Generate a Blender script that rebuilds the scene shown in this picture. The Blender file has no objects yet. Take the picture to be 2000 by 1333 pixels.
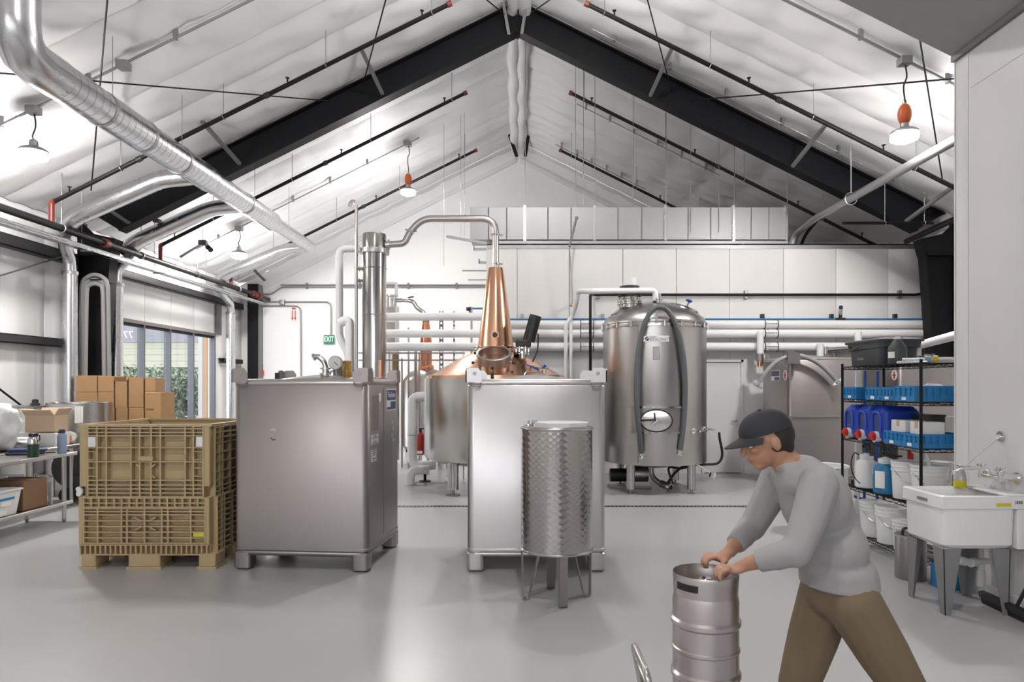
import bpy, math, random
from mathutils import Vector as V, Matrix

# ------------------------------------------------------------------ camera, world, exposure
S = bpy.context.scene
COL = S.collection
FPX, HCAM, VPX, VPY = 4000.0 / 3.0, 1.7, 1012.0, 752.0      # 24 mm lens on a 2000 x 1333 frame, eye 1.7 m up
cam = bpy.data.cameras.new('camera')
cam.lens, cam.sensor_width = 24.0, 36.0
cam.shift_x, cam.shift_y = -(VPX - 1000.0) / 2000.0, (VPY - 666.5) / 2000.0
cam.clip_start, cam.clip_end = 0.05, 300
camo = bpy.data.objects.new('camera', cam)
COL.objects.link(camo)
camo.location = (0, 0, HCAM)
camo.rotation_euler = (math.pi / 2, 0, 0)
S.camera = camo

W = bpy.data.worlds.new('overcast_sky')
S.world = W
W.use_nodes = True
bg = W.node_tree.nodes['Background']
bg.inputs[0].default_value = (0.95, 0.965, 1.0, 1)
bg.inputs[1].default_value = 4.5

S.view_settings.view_transform = 'Standard'
S.view_settings.look = 'None'
S.view_settings.gamma = 1.0
S.view_settings.use_curve_mapping = False
S.view_settings.exposure = 0.22
S.cycles.max_bounces, S.cycles.diffuse_bounces, S.cycles.glossy_bounces = 6, 4, 3
S.cycles.transmission_bounces, S.cycles.transparent_max_bounces = 3, 8
S.cycles.use_light_tree = False
S.cycles.caustics_reflective = S.cycles.caustics_refractive = False
LAMP = 440.0                                                   # emission of every high bay lamp

# ------------------------------------------------------------------ building measures
RIDGE, PITCH, WX = 8.63, 0.5, 8.1                             # ridge height, roof slope, half width
Y0, YB, YF, YC = -7.0, 20.0, 12.5, 13.1                       # front gable, back gable, steel frame, cold room front
CRX0, CRX1, CRZ = -0.61, 7.75, 4.40

def P(px, py, d):                                             # a measured image point at depth d, in metres
    return V(((px - VPX) * d / FPX, d, HCAM - (py - VPY) * d / FPX))
def R(px, py, off=0.0):                                       # where that line of sight meets the roof slope
    u, w = (px - VPX) / FPX, (VPY - py) / FPX
    d = (RIDGE - off - HCAM) / (w + PITCH * abs(u))
    return V((u * d, d, HCAM + w * d))
def roofz(x, off=0.0):
    return RIDGE - PITCH * abs(x) - off

# ------------------------------------------------------------------ materials
MATS = {}
def mat(name, col, rough=0.5, metal=0.0, var=0.06, vscale=6.0, bump=0.0, bscale=40.0, stretch=None, coat=0.0,
        emit=None, estr=0.0, rvar=0.0, trans=0.0, alpha=1.0, aniso=0.0, sub=0.0):
    m = bpy.data.materials.new(name)
    m.use_nodes = True
    nt = m.node_tree
    N, L = nt.nodes, nt.links
    b = N['Principled BSDF']
    b.inputs['Roughness'].default_value = rough
    b.inputs['Metallic'].default_value = metal
    b.inputs['Coat Weight'].default_value = coat
    b.inputs['Coat Roughness'].default_value = 0.1
    b.inputs['Transmission Weight'].default_value = trans
    b.inputs['Anisotropic'].default_value = aniso
    b.inputs['Alpha'].default_value = alpha
    tc = N.new('ShaderNodeTexCoord')
    mp = N.new('ShaderNodeMapping')
    L.new(tc.outputs['Object'], mp.inputs[0])
    if stretch:
        mp.inputs['Scale'].default_value = stretch
    nz = N.new('ShaderNodeTexNoise')
    nz.inputs['Scale'].default_value = vscale
    nz.inputs['Detail'].default_value = 2
    L.new(mp.outputs[0], nz.inputs['Vector'])
    mx = N.new('ShaderNodeMix')
    mx.data_type = 'RGBA'
    c = list(col) + [1]
    mx.inputs['A'].default_value = [max(0, x * (1 - var)) for x in col] + [1]
    mx.inputs['B'].default_value = [min(1, x * (1 + var)) for x in col] + [1]
    L.new(nz.outputs['Fac'], mx.inputs['Factor'])
    L.new(mx.outputs['Result'], b.inputs['Base Color'])
    if rvar:
        mr = N.new('ShaderNodeMapRange')
        mr.inputs['To Min'].default_value = max(0.02, rough - rvar)
        mr.inputs['To Max'].default_value = min(1, rough + rvar)
        L.new(nz.outputs['Fac'], mr.inputs['Value'])
        L.new(mr.outputs[0], b.inputs['Roughness'])
    if bump:
        n2 = N.new('ShaderNodeTexNoise')
        n2.inputs['Scale'].default_value = bscale
        n2.inputs['Detail'].default_value = 1.5
        L.new(mp.outputs[0], n2.inputs['Vector'])
        bp = N.new('ShaderNodeBump')
        bp.inputs['Strength'].default_value = bump
        bp.inputs['Distance'].default_value = 0.01
        L.new(n2.outputs['Fac'], bp.inputs['Height'])
        L.new(bp.outputs[0], b.inputs['Normal'])
    if emit:
        b.inputs['Emission Color'].default_value = list(emit) + [1]
        b.inputs['Emission Strength'].default_value = estr
    MATS[name] = m
    return m

def ribbed(name, col, axis, scale, rough=0.45, strength=0.25):
    m = mat(name, col, rough, var=0.03, vscale=1.5)
    N, L = m.node_tree.nodes, m.node_tree.links
    tc = N.new('ShaderNodeTexCoord')
    wv = N.new('ShaderNodeTexWave')
    wv.wave_type = 'BANDS'
    wv.bands_direction = axis
    wv.inputs['Scale'].default_value = scale
    wv.inputs['Distortion'].default_value = 0
    L.new(tc.outputs['Object'], wv.inputs['Vector'])
    bp = N.new('ShaderNodeBump')
    bp.inputs['Strength'].default_value = strength
    bp.inputs['Distance'].default_value = 0.004
    L.new(wv.outputs['Fac'], bp.inputs['Height'])
    L.new(bp.outputs[0], N['Principled BSDF'].inputs['Normal'])
    return m

def scaled_steel(name, col, rough, rad, cell):                # circle-ground "fish scale" finish on a drum of radius rad
    m = mat(name, col, rough, 1.0, var=0.05)
    N, L = m.node_tree.nodes, m.node_tree.links
    tc = N.new('ShaderNodeTexCoord')
    sp = N.new('ShaderNodeSeparateXYZ')
    L.new(tc.outputs['Object'], sp.inputs[0])
    def mt(op, a, b=None):
        n = N.new('ShaderNodeMath')
        n.operation = op
        for i, x in enumerate((a, b)):
            if x is None: continue
            if isinstance(x, (int, float)): n.inputs[i].default_value = x
            else: L.new(x, n.inputs[i])
        return n.outputs[0]
    ang = mt('ARCTAN2', sp.outputs['Y'], sp.outputs['X'])
    u = mt('MULTIPLY', ang, rad / cell)
    w = mt('MULTIPLY', sp.outputs['Z'], 1.0 / cell * 1.25)
    fa_ = mt('SUBTRACT', mt('FRACT', mt('ADD', u, w)), 0.5)     # overlapping ground scales on a diagonal lattice
    fb_ = mt('SUBTRACT', mt('FRACT', mt('SUBTRACT', u, w)), 0.5)
    r2 = mt('ADD', mt('MULTIPLY', fa_, fa_), mt('MULTIPLY', fb_, fb_))
    bp = N.new('ShaderNodeBump')
    bp.inputs['Strength'].default_value = 0.4
    bp.inputs['Distance'].default_value = 0.006
    L.new(r2, bp.inputs['Height'])
    L.new(bp.outputs[0], N['Principled BSDF'].inputs['Normal'])
    return m

def glass(name, tint=(0.95, 0.96, 0.965), gloss=0.10, rough=0.02):
    m = bpy.data.materials.new(name)
    m.use_nodes = True
    N, L = m.node_tree.nodes, m.node_tree.links
    N.remove(N['Principled BSDF'])
    t = N.new('ShaderNodeBsdfTransparent')
    t.inputs[0].default_value = list(tint) + [1]
    g = N.new('ShaderNodeBsdfGlossy')
    g.inputs['Roughness'].default_value = rough
    lw = N.new('ShaderNodeLayerWeight')
    pw = N.new('ShaderNodeMath')
    pw.operation = 'POWER'
    L.new(lw.outputs['Facing'], pw.inputs[0])
    pw.inputs[1].default_value = 5.0
    f = N.new('ShaderNodeMapRange')
    f.inputs['To Min'].default_value = 0.03
    f.inputs['To Max'].default_value = 0.03 + gloss * 5
    L.new(pw.outputs[0], f.inputs['Value'])
    x = N.new('ShaderNodeMixShader')
    L.new(f.outputs[0], x.inputs[0])
    L.new(t.outputs[0], x.inputs[1])
    L.new(g.outputs[0], x.inputs[2])
    L.new(x.outputs[0], N['Material Output'].inputs[0])
    MATS[name] = m
    return m

mat('floor', (0.43, 0.425, 0.425), 0.30, var=0.05, vscale=0.7, rvar=0.06, bump=0.03, bscale=3.0)
mat('white_vinyl', (0.86, 0.85, 0.86), 0.5, var=0.03, vscale=2.0, bump=0.5, bscale=3.5)
mat('white_paint', (0.88, 0.88, 0.88), 0.55, var=0.02)
mat('white_trim', (0.78, 0.77, 0.76), 0.45, var=0.02)
ribbed('panel_white', (0.83, 0.825, 0.82), 'Y', 10.0)
ribbed('panel_cold', (0.78, 0.765, 0.75), 'X', 9.0, strength=0.12)
ribbed('panel_right', (0.70, 0.685, 0.68), 'Y', 9.0, strength=0.10)
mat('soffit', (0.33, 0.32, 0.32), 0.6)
mat('black_steel', (0.007, 0.007, 0.009), 0.55, var=0.2)
mat('grey_steel_paint', (0.16, 0.16, 0.165), 0.5, var=0.1)
mat('grey_steel_leg', (0.21, 0.21, 0.215), 0.5, var=0.08)
mat('girt', (0.03, 0.03, 0.033), 0.5, var=0.2)
mat('bronze_frame', (0.17, 0.15, 0.145), 0.45, 0.3)
mat('alu_frame', (0.10, 0.105, 0.12), 0.4, 0.4)
mat('galv', (0.63, 0.64, 0.66), 0.27, 1.0, var=0.05, vscale=5.0, rvar=0.02)
mat('galv_dull', (0.37, 0.37, 0.375), 0.48, 1.0, var=0.08, vscale=3.0, rvar=0.05)
mat('steel', (0.52, 0.495, 0.48), 0.30, 1.0, var=0.06, vscale=5.0, rvar=0.05, stretch=(1, 1, 0.15))
mat('steel_dull', (0.345, 0.318, 0.31), 0.40, 1.0, var=0.07, vscale=3.0, rvar=0.07, stretch=(1, 1, 0.3))
mat('steel_bright', (0.57, 0.555, 0.54), 0.16, 1.0, var=0.05, vscale=5.0, rvar=0.04, stretch=(1, 1, 0.1))
mat('steel_pot', (0.56, 0.545, 0.53), 0.23, 1.0, var=0.05, vscale=12.0, rvar=0.03, stretch=(1, 1, 0.04))
mat('steel_column', (0.44, 0.425, 0.41), 0.17, 1.0, var=0.08, vscale=6.0, rvar=0.03, stretch=(1, 1, 0.3))
mat('steel_satin', (0.56, 0.545, 0.545), 0.35, 1.0, var=0.05, vscale=4.0, rvar=0.05)
mat('chrome', (0.80, 0.80, 0.80), 0.08, 1.0, var=0.02)
mat('copper', (0.80, 0.46, 0.30), 0.20, 1.0, var=0.08, vscale=4.0, rvar=0.06, stretch=(1, 1, 0.2))
mat('copper_dark', (0.50, 0.20, 0.12), 0.30, 1.0, var=0.15, vscale=8.0)
mat('brass', (0.55, 0.40, 0.20), 0.35, 1.0)
mat('black_plastic', (0.018, 0.018, 0.020), 0.45, var=0.2)
mat('black_rubber', (0.012, 0.012, 0.012), 0.7, var=0.2)
mat('pipe_black', (0.009, 0.008, 0.009), 0.45, var=0.2)
for k_ in ('black_steel', 'pipe_black'):
    MATS[k_].node_tree.nodes['Principled BSDF'].inputs['Specular IOR Level'].default_value = 0.22
mat('red_fitting', (0.16, 0.02, 0.014), 0.45, var=0.25, vscale=20)
mat('insul_white', (0.88, 0.875, 0.87), 0.5, var=0.03)
mat('pvc_white', (0.80, 0.80, 0.79), 0.38, var=0.02)
mat('blue_pipe', (0.03, 0.16, 0.38), 0.4)
mat('grey_hose', (0.26, 0.26, 0.265), 0.5, var=0.08)
mat('dark_hose', (0.11, 0.115, 0.12), 0.5, var=0.08)
mat('tan_plastic', (0.44, 0.335, 0.185), 0.48, var=0.08, vscale=4.0, bump=0.04)
mat('cardboard', (0.40, 0.235, 0.115), 0.8, var=0.08, vscale=8.0)
mat('cardboard_light', (0.55, 0.42, 0.29), 0.8, var=0.06)
mat('cardboard_dark', (0.20, 0.115, 0.06), 0.85, var=0.1)
mat('bag_white', (0.74, 0.74, 0.74), 0.35, var=0.05, bump=0.5, bscale=9.0)
mat('blue_crate', (0.02, 0.20, 0.46), 0.42, var=0.08)
mat('blue_jug', (0.015, 0.055, 0.40), 0.35, var=0.08)
mat('blue_handle', (0.02, 0.09, 0.38), 0.4)
mat('blue_sprayer', (0.015, 0.16, 0.33), 0.4)
mat('red_plastic', (0.55, 0.03, 0.02), 0.4)
mat('yellow_plastic', (0.65, 0.48, 0.03), 0.45)
mat('bucket_white', (0.76, 0.76, 0.76), 0.42, var=0.03)
mat('bucket_clear', (0.66, 0.68, 0.66), 0.4, var=0.08, vscale=9)
mat('translucent_white', (0.72, 0.73, 0.72), 0.4, var=0.04)
mat('grey_tote', (0.055, 0.060, 0.064), 0.5, var=0.08)
mat('green_bottle', (0.012, 0.05, 0.022), 0.35)
mat('pale_blue', (0.24, 0.31, 0.42), 0.45)
mat('label_white', (0.78, 0.77, 0.75), 0.6, var=0.03)
mat('label_blue', (0.035, 0.055, 0.16), 0.45)
mat('label_yellow', (0.62, 0.55, 0.04), 0.5)
mat('ink', (0.02, 0.02, 0.022), 0.6)
mat('ink_grey', (0.22, 0.22, 0.23), 0.6)
mat('orange', (0.78, 0.20, 0.02), 0.5)
mat('orange_housing', (0.62, 0.13, 0.03), 0.38, var=0.15)
mat('exit_green', (0.01, 0.16, 0.08), 0.4, emit=(0.01, 0.16, 0.08), estr=0.4)
mat('exit_white', (0.85, 0.9, 0.88), 0.4, emit=(0.8, 1.0, 0.9), estr=0.8)
mat('lamp_glow', (1, 1, 1), 0.4, emit=(1.0, 0.965, 0.93), estr=LAMP)
mat('sign_red', (0.60, 0.03, 0.04), 0.5)
mat('extinguisher', (0.28, 0.008, 0.012), 0.35)
mat('amber', (0.45, 0.24, 0.02), 0.15, coat=0.5)
mat('soap', (0.60, 0.52, 0.02), 0.15)
mat('soap_clear', (0.75, 0.76, 0.74), 0.12, trans=0.6)
mat('skin', (0.42, 0.22, 0.14), 0.5, var=0.06, vscale=12)
mat('hair', (0.02, 0.014, 0.01), 0.7)
mat('cap_black', (0.022, 0.022, 0.026), 0.8, var=0.15)
mat('shirt', (0.33, 0.325, 0.325), 0.8, var=0.06, vscale=5, bump=0.4, bscale=14)
mat('khaki', (0.17, 0.125, 0.075), 0.85, var=0.1, vscale=6, bump=0.4, bscale=14)
mat('shoe', (0.05, 0.04, 0.035), 0.7)
mat('eye_white', (0.75, 0.73, 0.70), 0.25)
mat('lips', (0.36, 0.13, 0.10), 0.5)
mat('keg_steel', (0.52, 0.485, 0.475), 0.33, 1.0, var=0.06, vscale=4, rvar=0.06)
mat('grass', (0.08, 0.12, 0.04), 0.9, var=0.4, vscale=4)
mat('asphalt', (0.20, 0.20, 0.20), 0.9, var=0.15)
mat('leaf_a', (0.075, 0.115, 0.065), 0.6, var=0.45, vscale=1.5)
mat('leaf_b', (0.13, 0.175, 0.115), 0.6, var=0.45, vscale=1.5)
mat('bark', (0.17, 0.15, 0.13), 0.9, var=0.2)
mat('cream_siding', (0.33, 0.325, 0.27), 0.7, var=0.04)
mat('timber', (0.26, 0.165, 0.09), 0.7, var=0.12, stretch=(4, 4, 0.5))
mat('fascia_grey', (0.16, 0.16, 0.185), 0.6)
mat('lilac_white', (0.30, 0.295, 0.31), 0.6)
scaled_steel('scaled_drum', (0.45, 0.425, 0.415), 0.16, 0.285, 0.060)
scaled_steel('scaled_vat', (0.48, 0.47, 0.46), 0.30, 0.44, 0.06)
glass('window_glass')

# ------------------------------------------------------------------ mesh kit
def rotz(a): return Matrix.Rotation(a, 4, 'Z')
def T(*v): return Matrix.Translation(V(v if len(v) > 1 else v[0]))
def aim(d, up=(0, 0, 1)):                                     # matrix whose z axis runs along d
    return V(d).to_track_quat('Z', 'Y').to_matrix().to_4x4()

class MB:
    def __init__(self):
        self.v, self.f = [], []
    def add(self, vs, fs, M=None):
        o = len(self.v)
        if M is not None:
            vs = [M @ V(p) for p in vs]
        self.v += [tuple(p) for p in vs]
        self.f += [tuple(i + o for i in q) for q in fs]
        return self
    def box(self, x0, x1, y0, y1, z0, z1, M=None):
        vs = [(x, y, z) for z in (z0, z1) for y in (y0, y1) for x in (x0, x1)]
        return self.add(vs, [(0, 2, 3, 1), (4, 5, 7, 6), (0, 1, 5, 4), (2, 6, 7, 3), (0, 4, 6, 2), (1, 3, 7, 5)], M)
    def rings(self, rings, cap0=True, cap1=True, closed=True, M=None):
        n = len(rings[0])
        vs = [p for r in rings for p in r]
        fs = []
        m = n if closed else n - 1
        for i in range(len(rings) - 1):
            for j in range(m):
                a, b = i * n + j, i * n + (j + 1) % n
                fs.append((a, b, b + n, a + n))
        if cap0: fs.append(tuple(reversed(range(n))))
        if cap1: fs.append(tuple(range((len(rings) - 1) * n, len(rings) * n)))
        return self.add(vs, fs, M)
    def prism(self, poly, z0, z1, M=None):
        return self.rings([[(x, y, z0) for x, y in poly], [(x, y, z1) for x, y in poly]], M=M)
    def rbox(self, x0, x1, y0, y1, z0, z1, r=0.02, c=None, seg=3, M=None):     # rounded uprights, chamfered top and bottom
        c = min(r * 0.5, (z1 - z0) / 3) if c is None else c
        rs = []
        for ins, z in ((c, z0), (0, z0 + c), (0, z1 - c), (c, z1)):
            rs.append([(p[0], p[1], z) for p in rrect(x0 + ins, x1 - ins, y0 + ins, y1 - ins, max(0.001, r - ins * 0.6), seg)])
        return self.rings(rs, M=M)
    def cyl(self, p0, p1, r0, r1=None, n=16, caps=True):
        p0, p1 = V(p0), V(p1)
        r1 = r0 if r1 is None else r1
        q = aim(p1 - p0).to_3x3()
        rs = []
        for p, r in ((p0, r0), (p1, r1)):
            rs.append([p + q @ V((r * math.cos(2 * math.pi * i / n), r * math.sin(2 * math.pi * i / n), 0)) for i in range(n)])
        return self.rings(rs, caps, caps)
    def tube(self, pts, r, n=10, closed=False, caps=True):
        pts = [V(p) for p in pts]
        m = len(pts)
        rr = r if isinstance(r, (list, tuple)) else [r] * m
        tg = []
        for i in range(m):
            a = pts[i - 1] if (i > 0 or closed) else pts[i]
            b = pts[(i + 1) % m] if (i < m - 1 or closed) else pts[i]
            tg.append((b - a).normalized())
        u = tg[0].orthogonal().normalized()
        rs = []
        for i in range(m):
            u = (u - tg[i] * u.dot(tg[i])).normalized()
            w = tg[i].cross(u)
            rs.append([pts[i] + (u * math.cos(2 * math.pi * k / n) + w * math.sin(2 * math.pi * k / n)) * rr[i] for k in range(n)])
        if closed:
            rs.append(rs[0])
            return self.rings(rs, False, False)
        return self.rings(rs, caps, caps)
    def strip(self, pts, wdir, w, t):                          # flat bar of width w (along wdir) and thickness t following pts
        pts = [V(p) for p in pts]
        wd = V(wdir).normalized()
        rs = []
        for i, p in enumerate(pts):
            a, b = pts[max(0, i - 1)], pts[min(len(pts) - 1, i + 1)]
            nn = (b - a).normalized().cross(wd).normalized()
            rs.append([p + wd * w / 2 + nn * t / 2, p - wd * w / 2 + nn * t / 2, p - wd * w / 2 - nn * t / 2, p + wd * w / 2 - nn * t / 2])
        return self.rings(rs)
    def lathe(self, prof, c=(0, 0, 0), n=32, M=None):
        c = V(c)
        rs = [[c + V((max(r, 1e-4) * math.cos(2 * math.pi * i / n), max(r, 1e-4) * math.sin(2 * math.pi * i / n), z)) for i in range(n)] for r, z in prof]
        return self.rings(rs, prof[0][0] > 1e-4, prof[-1][0] > 1e-4, M=M)
    def ball(self, c, r, n=14, m=8, M=None):
        r = (r, r, r) if isinstance(r, (int, float)) else r
        c = V(c)
        rs = []
        for j in range(m + 1):
            t = -math.pi / 2 + math.pi * j / m
            k = max(1e-3, math.cos(t))
            rs.append([c + V((r[0] * k * math.cos(2 * math.pi * i / n), r[1] * k * math.sin(2 * math.pi * i / n), r[2] * math.sin(t))) for i in range(n)])
        return self.rings(rs, M=M)
    def torus(self, c, axis, R_, r, n=24, k=8):
        q = aim(axis).to_3x3()
        return self.tube([V(c) + q @ V((R_ * math.cos(2 * math.pi * i / n), R_ * math.sin(2 * math.pi * i / n), 0)) for i in range(n)], r, k, closed=True)
    def mesh(self, name, off=None, smooth=True, angle=38):
        me = bpy.data.meshes.new(name)
        vs = self.v if off is None else [(p[0] - off[0], p[1] - off[1], p[2] - off[2]) for p in self.v]
        me.from_pydata(vs, [], self.f)
        me.update()
        if smooth:
            me.polygons.foreach_set('use_smooth', [True] * len(me.polygons))
            me.set_sharp_from_angle(angle=math.radians(angle))
        return me

def rrect(x0, x1, y0, y1, r, seg=3):
    r = min(r, (x1 - x0) / 2.001, (y1 - y0) / 2.001)
    out = []
    for cx, cy, a in ((x1 - r, y1 - r, 0), (x0 + r, y1 - r, 90), (x0 + r, y0 + r, 180), (x1 - r, y0 + r, 270)):
        for i in range(seg + 1):
            t = math.radians(a + 90.0 * i / seg)
            out.append((cx + r * math.cos(t), cy + r * math.sin(t)))
    return out
def fillet(pts, r, n=5):                                      # path with rounded corners
    pts = [V(p) for p in pts]
    out = [pts[0]]
    for i in range(1, len(pts) - 1):
        a, p, b = pts[i - 1], pts[i], pts[i + 1]
        da, db = (a - p), (b - p)
        rr = min(r, da.length * 0.49, db.length * 0.49)
        A, B = p + da.normalized() * rr, p + db.normalized() * rr
        for k in range(n + 1):
            t = k / n
            out.append(A * (1 - t) ** 2 + p * 2 * t * (1 - t) + B * t ** 2)
    out.append(pts[-1])
    return out
def spline(pts, n=6):
    pts = [V(p) for p in pts]
    q = [pts[0]] + pts + [pts[-1]]
    out = []
    for i in range(1, len(q) - 2):
        a, b, c, d = q[i - 1], q[i], q[i + 1], q[i + 2]
        for k in range(n):
            t = k / n
            out.append(0.5 * ((2 * b) + (c - a) * t + (2 * a - 5 * b + 4 * c - d) * t * t + (3 * b - a - 3 * c + d) * t ** 3))
    out.append(pts[-1])
    return out

def tag(o, label=None, cat=None, group=None, kind=None):
    for k, x in (('label', label), ('category', cat), ('group', group), ('kind', kind)):
        if x: o[k] = x
    return o
def link(name, data, m=None, parent=None, loc=(0, 0, 0), rot=(0, 0, 0)):
    o = bpy.data.objects.new(name, data)
    COL.objects.link(o)
    o.location, o.rotation_euler = loc, rot
    if m and data is not None and not data.materials:
        data.materials.append(MATS[m])
    if parent: o.parent = parent
    return o
def thing(name, label, cat, loc=(0, 0, 0), rz=0.0, group=None):
    return tag(link(name, None, loc=loc, rot=(0, 0, rz)), label, cat, group)
def part(root, name, mb, m, world=False, label=None, angle=38):
    me = mb.mesh(name, root.location if world else None, angle=angle)
    o = link(name, me, m, root)
    if label: o['label'] = label
    return o
def sub(p, name, mb, m, world=False):                          # piece of a part; the part has no offset of its own
    off = (p.parent.location if p.parent else p.location) if world else None
    return link(name, mb.mesh(name, off), m, p)
def single(name, label, cat, mb, m, group=None, angle=38):     # a thing that is one mesh, origin at its base
    xs, ys, zs = zip(*mb.v)
    o = V(((min(xs) + max(xs)) / 2, (min(ys) + max(ys)) / 2, min(zs)))
    return tag(link(name, mb.mesh(name, o, angle=angle), m, loc=o), label, cat, group)
def struct(name, mb, m, parent=None):
    o = link(name, mb.mesh(name), m, parent)
    if parent is None: o['kind'] = 'structure'
    return o
def copy_tree(o, parent=None):
    c = o.copy()
    COL.objects.link(c)
    c.parent = parent
    for ch in list(o.children):
        copy_tree(ch, c)
    return c
def lettering(root, name, s, size, M, m, ext=0.0008, align='CENTER', sx=1.0):   # flat printed or raised letters; M maps x right, y up
    cu = bpy.data.curves.new(name, 'FONT')
    cu.body, cu.size, cu.extrude, cu.align_x, cu.align_y = s, size, ext, align, 'CENTER'
    cu.resolution_u = 2
    t = bpy.data.objects.new(name, cu)
    COL.objects.link(t)
    me = bpy.data.meshes.new_from_object(t.evaluated_get(bpy.context.evaluated_depsgraph_get()))
    bpy.data.objects.remove(t)
    me.materials.clear()
    me.transform(M @ Matrix.Diagonal((sx, 1, 1, 1)))
    return link(name, me, m, root)
def frame(o, ex, ey):                                         # matrix: local x -> ex, local y -> ey
    ex, ey = V(ex).normalized(), V(ey).normalized()
    ez = ex.cross(ey)
    M = Matrix((ex, ey, ez)).transposed().to_4x4()
    M.translation = V(o)
    return M
rnd = random.Random(7)

# ================================================================== SETTING: floor, walls, roof
mb = MB().box(-WX - 0.1, WX + 0.1, Y0, YB, -0.2, 0.0)
struct('floor', mb, 'floor')

# roof: thin deck with quilted vinyl insulation strips hung under it
SL = math.hypot(1, PITCH)
mb = MB()
for s in (-1, 1):
    mb.rings([[(0, y, RIDGE + 0.25), (s * (WX + 0.3), y, RIDGE + 0.25 - PITCH * (WX + 0.3)),
               (s * (WX + 0.3), y, RIDGE + 0.33 - PITCH * (WX + 0.3)), (0, y, RIDGE + 0.33)] for y in (Y0, YB)])
ceil = struct('ceiling', mb, 'white_paint')
def quilt(side, seed, wy=0.805):
    rg = random.Random(seed)
    nu, nv, Ls = 84, 6, WX + 0.05
    rows = []
    ph = [rg.uniform(-0.25, 0.25) for _ in range(12)]
    for i in range(nu + 1):
        x = 0.10 + (Ls - 0.10) * i / nu
        cell = (x / 0.75 + 0.12) % 1.0
        k = int(x / 0.75 + 0.12)
        pu = abs(math.sin(math.pi * cell)) ** 0.4
        row = []
        for j in range(nv + 1):
            t = j / nv
            pv = math.sin(math.pi * t) ** 0.5
            sag = 0.012 + 0.075 * (0.35 + 0.65 * pv) * (0.15 + 0.85 * pu) + 0.022 * math.sin(9 * t + 5 * x + ph[k % 12] * 20) * pv
            row.append((side * x, wy * t, -PITCH * x - sag + 0.15))
        rows.append(row)
    m = MB()
    m.rings(rows if side < 0 else [list(reversed(r)) for r in rows], False, False, closed=False)
    me = m.mesh('insulation_strip', angle=70)
    me.materials.append(MATS['white_vinyl'])
    return me
for s in (-1, 1):
    qs = [quilt(s, k) for k in range(3)]
    y, k = Y0, 0
    while y < YB - 0.05:
        link('insulation_strip', qs[k % 3], None, ceil, loc=(0, y, RIDGE))
        y += 0.81
        k += 1
for s in (-1, 1):                                             # loose folds of vinyl bunched along the ridge
    pts = [(s * (0.10 + 0.02 * math.sin(y * 4.1 + s)), y, RIDGE - 0.06 + 0.02 * math.sin(y * 5.3)) for y in [Y0 + 0.25 * i for i in range(int((YB - Y0) / 0.25) + 1)]]
    rr = [0.11 + 0.028 * abs(math.sin(i * 0.62 + s)) for i in range(len(pts))]
    m = MB().tube(pts, rr, 8)
    link('ridge_fold', m.mesh('ridge_fold', angle=70), 'white_vinyl', ceil)

# left wall: ribbed insulated panels, with an opening for the glazed front
WIN0, WIN1, WINZ = 13.68, 18.2, 3.02
EAVE = roofz(WX)
mb = MB()
mb.box(-WX - 0.16, -WX - 0.08, Y0, WIN0, 0, EAVE + 0.28)
mb.box(-WX - 0.16, -WX - 0.08, WIN1, YB, 0, EAVE + 0.28)
mb.box(-WX - 0.16, -WX - 0.08, WIN0, WIN1, WINZ, EAVE + 0.28)
wl = struct('wall_left', mb, 'white_paint')
def panel_mesh(w, z0, z1, t=0.075):
    return MB().rbox(-t, 0, 0.004, w - 0.004, z0, z1, 0.012, 0.006, 2).mesh('wall_panel')
full = panel_mesh(1.0, 0, EAVE - 0.02); full.materials.append(MATS['panel_white'])
short = panel_mesh(1.13, WINZ + 0.02, EAVE - 0.02); short.materials.append(MATS['panel_white'])
y = WIN0 - 1.0
while y > Y0 + 0.3:
    link('wall_panel', full, None, wl, loc=(-WX, y, 0)); y -= 1.0
link('wall_panel', full, None, wl, loc=(-WX, WIN1, 0))
last = panel_mesh(YB - WIN1 - 1.0, 0, EAVE - 0.02); last.materials.append(MATS['panel_white'])
link('wall_panel', last, None, wl, loc=(-WX, WIN1 + 1.0, 0))
for k in range(4):
    link('wall_panel', short, None, wl, loc=(-WX, WIN0 + 1.13 * k, 0))
def girt(y0, y1, z0, z1):
    m = MB().box(-WX + 0.002, -WX + 0.18, y0, y1, z1 - 0.012, z1).box(-WX + 0.002, -WX + 0.18, y0, y1, z0, z0 + 0.012)
    m.box(-WX + 0.168, -WX + 0.18, y0, y1, z0, z1)
    link('wall_girt', m.mesh('wall_girt'), 'girt', wl)
girt(Y0 + 0.3, 12.3, 3.86, 4.05); girt(12.75, 19.7, 3.86, 4.02)
girt(Y0 + 0.3, 12.3, 2.36, 2.50)
girt(18.42, 19.65, 2.30, 2.42)
m = MB().box(-WX + 0.002, -WX + 0.10, WIN0 - 0.20, WIN0 - 0.02, 0, 3.86)
link('jamb_post', m.mesh('jamb_post'), 'black_steel', wl)
m = MB().box(-WX + 0.002, -WX + 0.06, WIN1 + 0.02, WIN1 + 0.32, 3.05, 3.86)
link('jamb_panel', m.mesh('jamb_panel'), 'grey_steel_paint', wl)

# right wall, back gable, front gable
mb = MB().box(WX + 0.08, WX + 0.16, Y0, YB, 0, EAVE + 0.28)
wr = struct('wall_right', mb, 'white_paint')
def gable(y0, y1):
    m = MB()
    prof = [(-WX - 0.1, 0), (WX + 0.1, 0), (WX + 0.1, EAVE), (0, RIDGE + 0.2), (-WX - 0.1, EAVE)]
    return m.rings([[(x, y0, z) for x, z in prof], [(x, y1, z) for x, z in prof]])
struct('wall_back', gable(YB, YB + 0.12), 'white_paint')
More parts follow.
